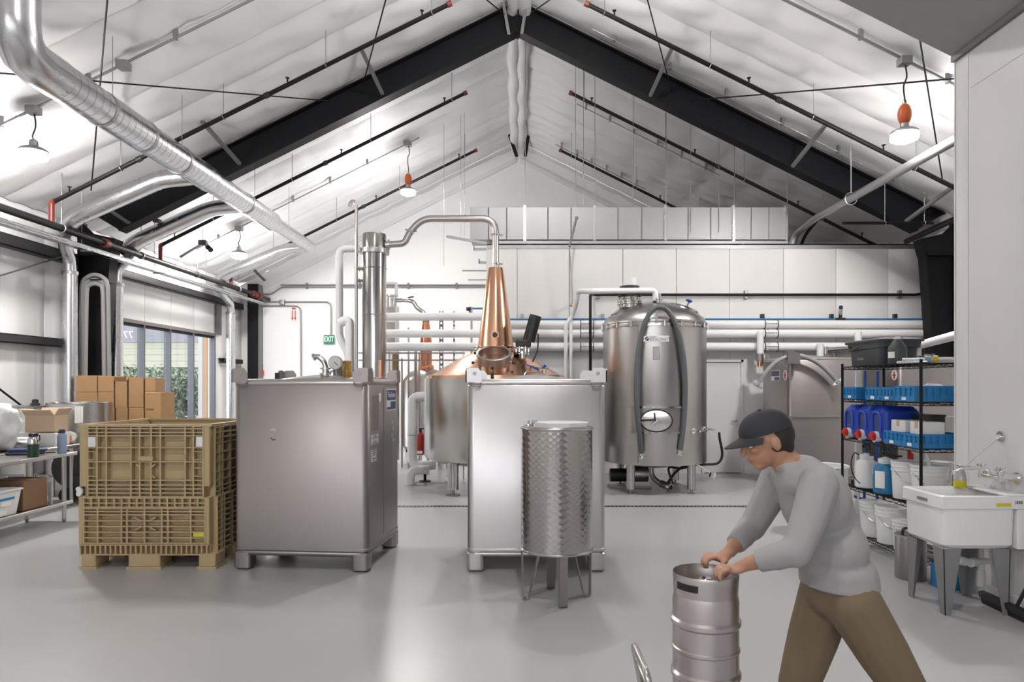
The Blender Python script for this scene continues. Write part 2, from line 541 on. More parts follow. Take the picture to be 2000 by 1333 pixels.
# front gable behind the camera, with a band of unseen high windows added for daylight
FD0, FD1, FZ0, FDZ = -6.2, 2.8, 2.3, 4.45
m = MB()
for poly in ([(-WX - 0.1, 0), (FD0, 0), (FD0, EAVE), (-WX - 0.1, EAVE)], [(FD1, 0), (WX + 0.1, 0), (WX + 0.1, EAVE), (FD1, EAVE)], [(FD0, FDZ), (FD1, FDZ), (FD1, EAVE), (FD0, EAVE)],
             [(FD0, 0), (FD1, 0), (FD1, FZ0), (FD0, FZ0)], [(-WX - 0.1, EAVE), (WX + 0.1, EAVE), (0, RIDGE + 0.2)]):
    m.rings([[(x, y, z) for x, z in poly] for y in (Y0 - 0.12, Y0)])
struct('wall_front', m, 'white_trim')
mb = MB().box(FD0, FD1, Y0 - 0.08, Y0 + 0.02, FZ0, FZ0 + 0.06).box(FD0, FD1, Y0 - 0.08, Y0 + 0.02, FDZ - 0.06, FDZ)
w2 = struct('window_added', mb, 'bronze_frame')
for k in range(7):
    x = FD0 + (FD1 - FD0) * k / 6
    link('mullion', MB().box(x - 0.03, x + 0.03, Y0 - 0.08, Y0 + 0.02, FZ0 + 0.06, FDZ - 0.06).mesh('mullion'), 'alu_frame', w2)
    if k < 6:
        link('pane', MB().box(x + 0.032, x + 1.468, Y0 - 0.05, Y0 - 0.04, FZ0 + 0.06, FDZ - 0.06).mesh('pane'), 'window_glass', w2)
mb = MB().box(-30, 30, -45, Y0 - 0.12, -0.25, -0.02)
tag(single('forecourt', 'pale concrete forecourt outside the added high front windows', 'forecourt', mb, 'floor'), kind='structure')
for nm, loc, rot, sx, sy in (('front_portal', ((FD0 + FD1) / 2, Y0 - 0.1, (FZ0 + FDZ) / 2), (math.pi / 2, 0, 0), FD1 - FD0, FDZ - FZ0), ('window_portal', (-WX - 0.2, (WIN0 + WIN1) / 2, WINZ / 2), (math.pi / 2, 0, -math.pi / 2), WIN1 - WIN0, WINZ)):
    lt = bpy.data.lights.new(nm, 'AREA')                       # sampling guides for the daylight entering these openings; they add no light
    lt.shape, lt.size, lt.size_y = 'RECTANGLE', sx, sy
    lt.cycles.is_portal = True
    lo_ = bpy.data.objects.new(nm, lt)
    COL.objects.link(lo_)
    lo_.location, lo_.rotation_euler = loc, rot
for s, k in ((-1, 1), (1, 2)):                                # pale rake band where roof meets the back gable
    m = MB().rings([[(s * 0.06, y, RIDGE - 0.42), (s * (WX - 0.1), y, roofz(WX - 0.1) - 0.42),
                     (s * (WX - 0.1), y, roofz(WX - 0.1) - 0.28), (s * 0.06, y, RIDGE - 0.28)] for y in (YB - 0.06, YB)])
    struct('trim_%d' % k, m, 'white_trim')

# cold room: insulated panel box across the right half of the back
mb = MB().box(CRX0 + 0.02, CRX1 - 0.02, YC + 0.08, YB - 0.02, 0, CRZ - 0.02)
cr = struct('wall_cold_room', mb, 'white_trim')
xs = [CRX0, -0.02, 0.98, 2.01, 3.04, 4.06, 5.09, 6.10, 7.10, CRX1]
D0, D1, DZ = 3.57, 4.27, 2.13
for a, b in zip(xs[:-1], xs[1:]):
    if a < D0 < b or a < D1 < b:                               # panels notched round the door
        l, r_, t_ = a + 0.004, b - 0.004, CRZ - 0.02
        poly = [(l, 0), (D0 - 0.05, 0), (D0 - 0.05, DZ + 0.06), (r_, DZ + 0.06), (r_, t_), (l, t_)] if a < D0 else [(D1 + 0.05, 0), (r_, 0), (r_, t_), (l, t_), (l, DZ + 0.06), (D1 + 0.05, DZ + 0.06)]
        m = MB().rings([[(x, y, z) for x, z in poly] for y in (YC, YC + 0.078)])
        link('wall_panel', m.mesh('wall_panel'), 'panel_cold', cr); continue
    m = MB().rbox(a + 0.004, b - 0.004, YC, YC + 0.078, 0.0, CRZ - 0.02, 0.008, 0.005, 2)
    link('wall_panel', m.mesh('wall_panel'), 'panel_cold', cr)
m = MB().box(CRX0 + 0.02, CRX1, YC - 0.012, YC + 0.10, CRZ - 0.09, CRZ).box(CRX0 + 0.02, CRX1, YC - 0.012, YB - 0.03, CRZ - 0.018, CRZ)
link('cap_flashing', m.mesh('cap_flashing'), 'galv_dull', cr)
mb = MB().box(CRX0, D0 - 0.06, YC - 0.014, YC - 0.001, 0, 0.10).box(D1 + 0.06, CRX1, YC - 0.014, YC - 0.001, 0, 0.10)
struct('baseboard_back', mb, 'label_white')
mb = MB().rbox(D0, D1, YC + 0.004, YC + 0.05, 0.012, DZ, 0.004)
d1 = struct('door_1', mb, 'white_trim')
m = MB().box(D0 - 0.048, D0 - 0.002, YC - 0.02, YC + 0.07, 0, DZ + 0.05).box(D1 + 0.002, D1 + 0.048, YC - 0.02, YC + 0.07, 0, DZ + 0.05)
m.box(D0 - 0.048, D1 + 0.048, YC - 0.02, YC + 0.07, DZ + 0.004, DZ + 0.055)
link('door_frame', m.mesh('door_frame'), 'white_trim', d1)
m = MB().cyl((D1 - 0.08, YC + 0.004, 1.0), (D1 - 0.08, YC - 0.05, 1.0), 0.012, n=8).cyl((D1 - 0.08, YC - 0.045, 1.0), (D1 - 0.19, YC - 0.045, 1.0), 0.010, n=8)
link('door_handle', m.mesh('door_handle'), 'chrome', d1)

# near right partition: panel wall with corner trim, edge channel and the sloped soffit above it
NX, NY1, NZ = 3.75, 5.86, 4.47
mb = MB().box(NX + 0.04, NX + 0.16, Y0 + 0.05, NY1 - 0.01, 0, NZ)
wn = struct('wall_near_right', mb, 'white_trim')
for a, b in ((5.69, NY1), (4.66, 5.685), (3.6, 4.655), (2.5, 3.595), (1.4, 2.495), (0.3, 1.395), (-0.8, 0.295)):
    m = MB().rbox(NX, NX + 0.038, a, b, 0.0, NZ - 0.0, 0.006, 0.003, 2)
    link('wall_panel', m.mesh('wall_panel'), 'panel_right', wn)
m = MB().box(NX - 0.004, NX - 0.0005, 0, 5.66, 4.16, 4.172).box(NX - 0.006, NX + 0.17, NY1 - 0.008, NY1 + 0.004, 0, NZ)
link('edge_trim', m.mesh('edge_trim'), 'panel_right', wn)
m = MB().box(NX - 0.03, NX + 0.17, Y0 + 0.1, NY1 + 0.01, NZ, NZ + 0.05)
link('top_channel', m.mesh('top_channel'), 'grey_steel_paint', wn)
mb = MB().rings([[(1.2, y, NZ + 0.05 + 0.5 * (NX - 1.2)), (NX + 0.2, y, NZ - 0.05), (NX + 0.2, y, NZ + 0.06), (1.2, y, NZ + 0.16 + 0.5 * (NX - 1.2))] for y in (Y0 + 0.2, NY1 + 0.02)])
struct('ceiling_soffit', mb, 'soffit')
mb = MB().box(NX - 0.014, NX - 0.001, 0, NY1, 0, 0.11)
struct('baseboard_right', mb, 'white_trim')

# glazed front in the left wall
mb = MB()
XW = -WX
mb.box(XW - 0.10, XW + 0.05, WIN0, WIN1, WINZ - 0.03, WINZ + 0.045)
w1 = struct('window_1', mb, 'bronze_frame')
m = MB().box(XW - 0.08, XW + 0.02, WIN0 + 0.05, WIN1 - 0.05, WINZ - 0.085, WINZ - 0.031).box(XW - 0.08, XW + 0.02, WIN0 + 0.05, WIN1 - 0.05, 0.0, 0.12)
link('window_rail', m.mesh('window_rail'), 'black_steel', w1)
ys = [WIN0 + 0.03, 14.72, 15.83, 16.96, WIN1 - 0.05]
for k, yv in enumerate(ys):
    m = MB().box(XW - 0.10, XW + 0.045, yv - 0.028, yv + 0.028, 0, WINZ - 0.032)
    link('mullion', m.mesh('mullion'), 'alu_frame', w1)
    if k < 4:
        m = MB().box(XW - 0.07, XW - 0.055, yv + 0.03, ys[k + 1] - 0.03, 0.12, WINZ - 0.09)
        link('pane', m.mesh('pane'), 'window_glass', w1)

# ================================================================== OUTSIDE THE GLAZED FRONT
mb = MB().box(-60, -WX - 0.2, 2, 75, -0.25, -0.12)
tag(single('lawn', 'green lawn outside beyond the glass front', 'lawn', mb, 'grass'), kind='structure')
mb = MB().box(-12.2, -WX - 0.2, 8, 40, -0.12, -0.06)
tag(single('walkway', 'grey walkway running outside along the glass front', 'walkway', mb, 'asphalt'), kind='structure')
fas = thing('entrance_fascia', 'grey canopy fascia outside carrying mirrored white numerals', 'fascia', (-13.5, 24.0, 0))
fy = 24.0
part(fas, 'beam', MB().box(-17.5, -9.0, fy, fy + 0.25, P(300, 669, fy).z, P(300, 634, fy).z), 'fascia_grey', True)
part(fas, 'post', MB().box(-9.3, -9.1, fy + 0.02, fy + 0.22, -0.12, 3.2), 'lilac_white', True)
part(fas, 'post', MB().box(-17.3, -17.1, fy + 0.02, fy + 0.22, -0.12, 3.2), 'lilac_white', True)
M = frame(P(243, 655, fy) + V((0.05, -0.01, 0)) - fas.location, (-1, 0, 0), (0, 0, 1))
lettering(fas, 'numeral', '775', 0.36, M, 'label_white', 0.004)
sid = thing('neighbour_house', 'cream sided house across the lawn behind the fascia', 'house', (-22, 33, 0))
for k in range(6):
    part(sid, 'siding_board', MB().box(-32, -12.2, 33 + 0.02 * k, 33.3, 2.55 + 0.3 * k, 2.84 + 0.3 * k), 'cream_siding', True)
part(sid, 'house_wall', MB().box(-32, -12.4, 33.3, 37, -0.2, 4.4), 'cream_siding', True)
part(sid, 'roof', MB().rings([[(-32.5, y, z), (-12, y, z)] + [(-12, y, z + 0.15), (-32.5, y, z + 0.15)] for y, z in ((32.4, 4.35), (35.2, 5.6), (38, 4.35))]), 'fascia_grey', True)
for k, (px, lab, m_, w_) in enumerate(((408, 'tan timber post standing outside the last window pane', 'timber', 0.30), (394, 'pale downpipe standing outside beside the timber post', 'lilac_white', 0.14))):
    p = P(px, 700, 21.5)
    single('timber_post' if k == 0 else 'downpipe', lab, 'post' if k == 0 else 'pipe', MB().rbox(p.x - w_ / 2, p.x + w_ / 2, 21.4, 21.4 + w_, -0.12, 4.2, 0.01), m_)
def leaf_tree(name, label, px, d, h, rx, m_, seed, n=1500, z0=0.0):
    rg = random.Random(seed)
    x = (px - VPX) * d / FPX
    t = thing(name, label, 'tree' if z0 > 0.3 else 'bush', (x, d, -0.12), group='greenery outside the glass front')
    tr = MB()
    for k in range(3):
        tr.tube(spline([(0.1 * k, 0, 0), (0.15 * k - 0.1, 0.05, h * 0.4), (rg.uniform(-0.6, 0.6) * rx, rg.uniform(-.3, .3), h * 0.8)], 4), [0.07 - 0.004 * i for i in range(9)], 6)
    part(t, 'trunk', tr, 'bark')
    lf = MB()
    for i in range(n):
        a, b = rg.uniform(0, 6.283), rg.uniform(-1, 1)
        rr = rg.random() ** 0.4
        q = math.sqrt(1 - b * b)
        c = V((rx * rr * q * math.cos(a), rx * 0.8 * rr * q * math.sin(a), z0 + (h - z0) * (0.5 + 0.5 * rr * b)))
        s = rg.uniform(0.06, 0.14)
        Mx = T(c) @ Matrix.Rotation(rg.uniform(0, 6.3), 4, 'Z') @ Matrix.Rotation(rg.uniform(-1.2, 1.2), 4, 'X')
        lf.add([(0, -s, 0), (s * 0.55, 0, 0.02), (0, s, 0), (-s * 0.55, 0, 0.02)], [(0, 1, 2, 3)], Mx)
    part(t, 'foliage', lf, m_)
for i, a in enumerate(((250, 27, 2.55, 1.6, 'leaf_a', 0.4, 'dark leafy tree seen through the first window pane'),
                       (300, 25.5, 2.6, 1.5, 'leaf_b', 0.4, 'grey-green leafy tree seen through the second window pane'),
                       (345, 27, 2.5, 1.4, 'leaf_a', 0.4, 'pale leafy tree seen through the third window pane'),
                       (375, 26, 2.3, 1.0, 'leaf_b', 0.4, 'slim leafy tree at the edge of the third window pane'),
                       (275, 22, 1.0, 1.0, 'leaf_b', 0.0, 'low bright bush below the second window pane'),
                       (355, 22.5, 0.9, 0.9, 'leaf_b', 0.0, 'low bush below the third window pane'),
                       (225, 29, 2.8, 2.0, 'leaf_b', 0.5, 'large leafy tree behind the first window pane'))):
    leaf_tree('leafy_tree' if a[5] > 0 else 'garden_bush', a[6], a[0], a[1], a[2], a[3], a[4], 20 + i, 1300, a[5])

# ================================================================== STEEL FRAME
fr = thing('steel_portal_frame', 'black steel portal frame spanning the roof with grey flange braces', 'frame', (0, YF, 0))
def ibeam(pts_in, pts_out, wy=0.26, tf=0.022):                 # tapered I section: inner and outer flange lines in x,z
    m = MB()
    w = []
    for line, s in ((pts_in, 1), (pts_out, -1)):
        for a, b in zip(line[:-1], line[1:]):
            dx, dz = b[0] - a[0], b[1] - a[1]
            l = math.hypot(dx, dz)
            nx, nz = -dz / l * tf, dx / l * tf
            m.rings([[(a[0] + nx * o, y, a[1] + nz * o), (b[0] + nx * o, y, b[1] + nz * o)] + [(b[0] - nx * (1 - o), y, b[1] - nz * (1 - o)), (a[0] - nx * (1 - o), y, a[1] - nz * (1 - o))] for y in (-wy / 2, wy / 2) for o in (0.5,)])
    poly = list(pts_in) + list(reversed(pts_out))
    m.rings([[(x, y, z) for x, z in poly] for y in (-0.006, 0.006)])
    return m
BD = 0.53                                                     # depth of the rafter
zr = RIDGE + 0.03
for s in (-1, 1):
    o_ = [(s * 0.012, zr), (s * 7.75, zr - PITCH * 7.75 + 0.02)]
    i_ = [(s * 0.012, zr - BD), (s * 7.25, zr - BD - PITCH * 7.25)]
    part(fr, 'rafter', ibeam(i_, o_), 'black_steel')
    o_ = [(s * 7.98, 0.02), (s * 7.98, zr - PITCH * 7.98)]
    i_ = [(s * 7.70, 0.02), (s * 7.40, 4.12)]
    part(fr, 'column', ibeam(i_, o_), 'black_steel')
    part(fr, 'base_plate', MB().box(s * 7.85 - 0.22, s * 7.85 + 0.22, -0.2, 0.2, 0, 0.025), 'black_steel')
    part(fr, 'haunch_plate', MB().rings([[(s * 7.38, y, 4.05), (s * 7.98, y, 4.05), (s * 7.98, y, 4.5), (s * 7.30, y, 4.35)] for y in (-0.13, 0.13)]), 'black_steel')
part(fr, 'ridge_plate', MB().box(-0.012, 0.012, -0.13, 0.13, zr - BD - 0.04, zr + 0.02), 'black_steel')
for a, b in (((705, 95), (747, 183)), ((395, 238), (468, 320)), ((190, 395), (252, 436)), ((983, 5), (994, 68)), ((1029, 0), (1019, 66)),
             ((1312, 95), (1270, 187)), ((1616, 240), (1548, 325)), ((1866, 362), (1770, 432))):
    p1 = P(b[0], b[1], YF - 0.12)                              # foot on the lower flange, head on a purlin in front of it
    u = (a[0] - VPX) / FPX
    p0 = R(a[0], a[1], -0.06)
    m = MB().strip([p1, p0], (1, 0, 0), 0.055, 0.055)
    part(fr, 'flange_brace', m, 'grey_steel_paint', True)
for px, py, s in ((1005, 245, -1), (1030, 262, 1)):            # end braces hanging below the ridge near the gable
    p0 = P(1012 + s * 22, 248, 18.6); p1 = P(1012 + s * 3 if s < 0 else 1026, 305, 19.6)
    single('ridge_brace', 'short black brace under the ridge by the gable, %s one' % ('left' if s < 0 else 'right'), 'brace',
           MB().strip([p0, p1], (1, 0, 0), 0.09, 0.05), 'black_steel', 'ridge braces')

# cross bracing rods in the roof plane
rods = [((213, -40), (178, 372), 'thin black bracing rod falling steeply behind the spiral duct'),
        ((-10, 142), (640, 197), 'thin black bracing rod running nearly level behind the spiral duct'),
        ((756, -10), (709, 165), 'thin black bracing rod crossing the left sprinkler pipe near the ridge'),
        ((945, -5), (985, 28), 'short black bracing rod just left of the ridge'),
        ((1080, -5), (1040, 24), 'short black bracing rod just right of the ridge'),
        ((1262, -10), (1312, 180), 'thin black bracing rod crossing the right sprinkler pipe near the ridge'),
        ((1350, 196), (1875, 153), 'thin black bracing rod running nearly level past the orange pendant'),
        ((1797, 80), (1842, 360), 'thin black bracing rod falling steeply right of the orange pendant')]
for a, b, lab in rods:
    single('bracing_rod', lab, 'rod', MB().tube([R(a[0], a[1], 0.22), R(b[0], b[1], 0.22)], 0.011, 6), 'black_steel', 'roof bracing rods')

# ================================================================== SPRINKLER PIPES
def branch(side, d, x0, x1, lab, rods_at, heads):
    off = 0.45
    t = thing('sprinkler_pipe', lab, 'pipe', (side * x0, d, roofz(x0, off)), group='black sprinkler branch pipes')
    a, b = V((side * x0, d, roofz(x0, off))), V((side * x1, d, roofz(x1, off)))
    dirv = (b - a).normalized()
    part(t, 'pipe', MB().tube([a, b], 0.034, 10), 'pipe_black', True)
    part(t, 'end_cap', MB().cyl(a - dirv * 0.02, a + dirv * 0.05, 0.046, n=10), 'red_fitting', True)
    for x in rods_at:
        p = V((side * x, d, roofz(x, off)))
        m = MB().torus(p, dirv, 0.043, 0.008, 12, 5)
        m.cyl(p + V((0, 0, 0.04)), (p.x, p.y, roofz(x, -0.12)), 0.007, n=5)
        part(t, 'hanger', m, 'galv_dull', True)
    for x in heads:
        p = V((side * x, d, roofz(x, off)))
        q = MB().cyl(p + V((0, 0, 0.02)), p + V((0, 0, 0.11)), 0.013, n=6).cyl(p + V((0, 0, 0.105)), p + V((0, 0, 0.115)), 0.032, n=8)
        part(t, 'sprinkler_head', q, 'pipe_black', True)
    for x in (x0 + (x1 - x0) * 0.46, x0 + (x1 - x0) * 0.78):
        p = V((side * x, d, roofz(x, off)))
        part(t, 'coupling', MB().cyl(p - dirv * 0.04, p + dirv * 0.04, 0.046, n=10), 'black_plastic', True)
    return t, a, b
XM, ZM = -7.32, roofz(7.32, 0.52)
hs = (1.5, 3.6, 5.7, 7.0)
for k, d in enumerate((10.65, 13.9, 17.3)):
    nm = ('nearest', 'middle', 'rear')[k]
    t, a, b = branch(-1, d, 1.06, 7.28, '%s of three black sprinkler pipes climbing the left roof slope' % nm, (1.35, 3.0, 4.6, 6.2), hs)
    m = MB().tube(fillet([b - (b - a).normalized() * 0.06, b, (b.x, b.y, b.z - 0.30)], 0.05), 0.042, 10)
    part(t, 'elbow', m, 'red_fitting', True)
    branch(1, d, 1.06, 7.6, '%s of three black sprinkler pipes climbing the right roof slope' % nm, (1.35, 3.0, 4.6, 6.2), hs)
t = thing('sprinkler_main', 'thick black sprinkler main running along the left eave', 'pipe', (XM, 6.0, ZM - 0.3))
zm = roofz(7.28, 0.45) - 0.34
part(t, 'pipe', MB().tube([(XM + 0.03, -2, zm), (XM + 0.03, 19.3, zm)], 0.058, 12), 'pipe_black', True)
part(t, 'valve', MB().cyl((XM + 0.03, 18.6, zm), (XM + 0.03, 19.3, zm), 0.072, n=12).cyl((XM + 0.03, 18.8, zm), (XM + 0.03, 18.86, zm), 0.10, n=12).cyl((XM + 0.03, 19.1, zm), (XM + 0.03, 19.16, zm), 0.10, n=12), 'red_fitting', True)
part(t, 'end_cap', MB().cyl((XM + 0.03, 19.3, zm), (XM + 0.03, 19.99, zm), 0.05, n=12), 'black_plastic', True)
for y in (8.6, 10.9, 13.2, 15.5, 17.8):
    m = MB().torus((XM + 0.03, y, zm), (0, 1, 0), 0.066, 0.010, 14, 5)
    m.cyl((XM + 0.03, y, zm + 0.07), (XM + 0.03, y, roofz(7.29, -0.12)), 0.008, n=5)
    part(t, 'hanger', m, 'galv_dull', True)
part(t, 'coupling', MB().cyl((XM + 0.03, 12.0, zm), (XM + 0.03, 12.12, zm), 0.085, n=12), 'red_fitting', True)
t = thing('cable_channel', 'grey steel cable channel hung under the sprinkler main', 'channel', (XM + 0.02, 8.0, zm - 0.24))
part(t, 'channel', MB().box(XM - 0.05, XM + 0.09, -2, 19.4, zm - 0.235, zm - 0.225).box(XM - 0.05, XM - 0.04, -2, 19.4, zm - 0.225, zm - 0.16).box(XM + 0.08, XM + 0.09, -2, 19.4, zm - 0.225, zm - 0.16), 'galv', True)
part(t, 'conduit', MB().tube([(XM + 0.14, -2, zm - 0.19), (XM + 0.14, 19.4, zm - 0.19)], 0.014, 6), 'galv', True)
for y in (9.2, 11.5, 13.8, 16.1):
    m = MB().box(XM - 0.06, XM + 0.17, y, y + 0.04, zm - 0.25, zm - 0.236).cyl((XM - 0.045, y + 0.02, zm - 0.24), (XM - 0.045, y + 0.02, roofz(7.37, -0.12)), 0.007, n=5)
    part(t, 'trapeze', m, 'galv_dull', True)

# ================================================================== SPIRAL DUCT
DX, DZ_ = -5.17, 5.13
sd = thing('spiral_duct', 'large galvanised spiral duct running under the left roof slope', 'duct', (DX, 7.1, DZ_ - 0.25))
def ringed(pts, r, step, n=22, rise=0.006):                    # spiral duct: seam ridge every step along a straight run
    a, b = V(pts[0]), V(pts[1])
    L_ = (b - a).length
    m, e = MB().cyl(a, b, r, n=32), (b - a) / L_
    k = step
    while k < L_ - 0.01:
        m.cyl(a + e * (k - 0.005), a + e * (k + 0.005), r + rise, n=32, caps=False)
        k += step
    return m
def collar(m, p, ax, r):
    ax = V(ax).normalized()
    m.cyl(V(p) - ax * 0.03, V(p) + ax * 0.03, r, n=22)
    return m
part(sd, 'duct_section', ringed([(DX, 7.62, DZ_), (DX, 9.4, DZ_)], 0.215, 0.14), 'galv', True)
part(sd, 'duct_section', ringed([(DX, 9.4, DZ_), (DX, 11.4, DZ_)], 0.210, 0.14), 'galv', True)
part(sd, 'duct_section', ringed([(DX, 11.4, DZ_), (DX, 14.3, DZ_)], 0.190, 0.13), 'galv', True)
part(sd, 'reducer', MB().lathe([(0.19, 0), (0.195, 0.04), (0.14, 0.22), (0.14, 0.3)], n=22, M=T(DX, 14.3, DZ_) @ Matrix.Rotation(-math.pi / 2, 4, 'X')), 'galv', True)
part(sd, 'duct_section', ringed([(DX, 14.55, DZ_), (DX, 17.0, DZ_)], 0.138, 0.12), 'galv', True)
part(sd, 'elbow', MB().tube(fillet([(DX, 7.02, DZ_ + 0.72), (DX, 7.02, DZ_), (DX, 7.64, DZ_)], 0.40, 3), 0.222, 32), 'galv', True)
part(sd, 'riser', ringed([(DX, 7.02, DZ_ + 0.42), (DX, 7.02, roofz(5.17) + 0.05)], 0.215, 0.14), 'galv', True)
for y in (7.62, 8.46, 9.4, 10.4, 11.4, 12.9):
    part(sd, 'collar', collar(MB(), (DX, y, DZ_), (0, 1, 0), 0.222 if y < 11.3 else 0.20), 'galv_dull', True)
for y in (8.7, 10.5, 13.4, 15.4):
    r = 0.225 if y < 11.4 else (0.2 if y < 14.3 else 0.15)
    part(sd, 'hanger_wire', MB().cyl((DX, y, DZ_ + r), (DX, y, roofz(5.17, -0.12)), 0.005, n=5), 'galv_dull', True)
bra = [(11.2, 0.145), (13.05, 0.145), (17.0, 0.13)]
for d, r in bra:
    xe = -5.85
    x2 = -7.42
    zb = roofz(x2, 0.30)
    pts = [(DX - 0.12, d, DZ_), (xe, d, DZ_ - 0.05), (x2 + 0.1, d, roofz(7.3, 0.55)), (x2 - 0.1, d, roofz(7.3, 0.8))]
    part(sd, 'branch_duct', MB().tube(fillet(pts, 0.16, 2), r, 18), 'galv', True)
for d, yd in ((11.2, 11.6), (13.05, 12.95), (17.0, 18.1)):
    x = -7.62
    r = 0.115
    m = MB().tube(fillet([(-7.46, d, roofz(7.3, 0.86)), (-7.56, (d + yd) / 2, 3.98), (x, yd, 3.85), (x, yd, 3.5)], 0.12, 3), r * 0.85, 14)
    dp = part(sd, 'flexible_link', m, 'galv', True)
    part(sd, 'drop_pipe', ringed([(x, yd, 3.62), (x, yd, 0.6)], r, 0.5, 18), 'galv', True)
    part(sd, 'pipe_collar', collar(MB(), (x, yd, 3.6), (0, 0, 1), r + 0.012), 'galv_dull', True)

# ================================================================== RECTANGULAR DUCT ON THE COLD ROOM
RD0, RD1 = 13.45, 14.05
rz0, rz1 = 4.56, 5.20
rd = thing('rectangular_duct', 'long rectangular sheet metal duct hung above the cold room', 'duct', (2.2, 13.75, rz0))
cuts = [-0.94, 0.13, 1.50, 2.90, 4.24, 5.28]
for a, b in zip(cuts[:-1], cuts[1:]):
    part(rd, 'duct_section', MB().rbox(a, b, RD0, RD1, rz0, rz1, 0.008, 0.004, 1), 'galv_dull', True)
    n = 3
    for k in range(1, n):
        x = a + (b - a) * k / n
        part(rd, 'stiffener', MB().rings([[(x - 0.012, RD0, rz0 + 0.01), (x, RD0 - 0.012, rz0 + 0.01), (x + 0.012, RD0, rz0 + 0.01)], [(x - 0.012, RD0, rz1 - 0.01), (x, RD0 - 0.012, rz1 - 0.01), (x + 0.012, RD0, rz1 - 0.01)]]), 'galv_dull', True)
for x in cuts[1:]:
    m = MB().box(x - 0.025, x + 0.025, RD0 - 0.035, RD1 + 0.035, rz1, rz1 + 0.03).box(x - 0.025, x + 0.025, RD0 - 0.035, RD1 + 0.035, rz0 - 0.03, rz0)
    m.box(x - 0.025, x + 0.025, RD0 - 0.035, RD0 - 0.001, rz0, rz1).box(x - 0.025, x + 0.025, RD1 + 0.001, RD1 + 0.035, rz0, rz1)
    part(rd, 'flange_joint', m, 'galv', True)
    for y in (RD0 - 0.03,):
        part(rd, 'hanger_rod', MB().cyl((x + 0.01, y, rz0 - 0.04), (x + 0.01, y, roofz(x, -0.12)), 0.006, n=5), 'galv_dull', True)
for px, d in ((1122, 13.7), (1137, 13.7), (1232, 13.7), (1345, 13.6), (1402, 13.5)):
    x = (px - VPX) * d / FPX
    part(rd, 'hanger_rod', MB().cyl((x, RD0 - 0.02, rz1 - 0.5 if px > 1340 else rz1), (x, RD0 - 0.02, roofz(x, -0.12)), 0.005, n=5), 'galv_dull', True)
part(rd, 'support_angle', MB().box(-0.5, 5.3, RD0 - 0.05, RD0 + 0.0, rz0 - 0.09, rz0 - 0.03).box(-0.5, 5.3, RD1, RD1 + 0.05, rz0 - 0.16, rz0 - 0.03), 'galv_dull', True)
for x in (0.2, 2.2, 4.4):
    part(rd, 'support_foot', MB().box(x, x + 0.05, RD0 - 0.05, RD1 + 0.05, CRZ, rz0 - 0.09), 'galv_dull', True)
for k, (px, lab) in enumerate(((867, 'thin steel wire hanging from the roof left of the still pipe'), (900, 'thin steel wire hanging from the roof beside the duct end'), (907, 'second thin steel wire beside the duct end'))):
    x = (px - VPX) * 16.0 / FPX
    single('hanging_wire', lab, 'wire', MB().cyl((x, 16.0, P(0, 520 if k == 0 else 460, 16).z), (x, 16.0, roofz(x, -0.12)), 0.005, n=5), 'galv_dull', 'hanging wires')

# pipe racked over the cold room, running towards the camera
t = thing('racked_pipe', 'grey steel pipe slung on rod hangers over the right side', 'pipe', (5.53, 9.6, 4.70))
part(t, 'pipe', MB().tube(fillet([(5.35, 13.35, CRZ), (5.40, 13.3, 4.62), (5.53, 12.7, 4.80), (5.53, 7.2, 4.80)], 0.2), 0.065, 12), 'galv_dull', True)
part(t, 'conduit', MB().tube(fillet([(5.52, 13.35, CRZ), (5.55, 13.2, 4.6), (5.64, 12.7, 4.86), (5.64, 7.2, 4.86)], 0.2), 0.03, 8), 'pipe_black', True)
for y in (8.55, 11.4):
    m = MB().torus((5.56, y, 4.81), (0, 1, 0), 0.10, 0.008, 14, 5)
    m.cyl((5.56, y, 4.91), (5.56, y, roofz(5.56, -0.12)), 0.008, n=5)
    part(t, 'hanger', m, 'galv', True)
t = thing('cross_pipe', 'thin dark pipe strung level across the right rear corner', 'pipe', (6.6, 12.2, 4.55))
z = P(0, 436, 12.1).z
part(t, 'pipe', MB().tube([(5.75, 12.1, z), (7.36, 12.1, z)], 0.026, 8), 'pipe_black', True)
for x in (6.5, 7.2):
    m = MB().torus((x, 12.1, z), (1, 0, 0), 0.04, 0.006, 12, 5).cyl((x, 12.1, z + 0.04), (x, 12.1, roofz(x, -0.12)), 0.006, n=5)
    part(t, 'hanger', m, 'galv', True)
single('corner_pipe', 'dark pipe dropping behind the cold room at the right corner', 'pipe', MB().tube([P(1770, 472, 12.9), P(1872, 425, 11.2)], 0.05, 10), 'pipe_black')

# ================================================================== CONDUITS AND PENDANT LAMPS
def jbox(m, p):
    return m.box(p[0] - 0.07, p[0] + 0.07, p[1] - 0.07, p[1] + 0.07, p[2] - 0.05, p[2] + 0.05)
def conduit(side, d, x0, x1, boxes, lab, r=0.014):
    t = thing('roof_conduit', lab, 'conduit', (side * x0, d, roofz(x0, 0.1)), group='roof lighting conduits')
    part(t, 'tube', MB().tube([(side * x0, d, roofz(x0, 0.02)), (side * x1, d, roofz(x1, 0.02))], r, 8), 'galv_dull', True)
    for x in boxes:
        part(t, 'junction_box', jbox(MB(), (side * x, d, roofz(x, 0.04))), 'galv_dull', True)
    for i in range(6):
        x = x0 + (x1 - x0) * (i + 0.4) / 6
        m = MB().box(side * x - 0.02, side * x + 0.02, d - 0.035, d + 0.035, roofz(x, 0.02) - 0.02, roofz(x, -0.12))
        part(t, 'clip', m, 'galv_dull', True)
conduit(-1, 15.9, 2.3, 7.5, (2.56, 6.5), 'thin grey conduit on the rear left roof slope feeding two lamps')
conduit(-1, 9.1, 0.6, 7.6, (5.26, 6.46), 'grey conduit on the near left roof slope passing behind the duct', 0.018)
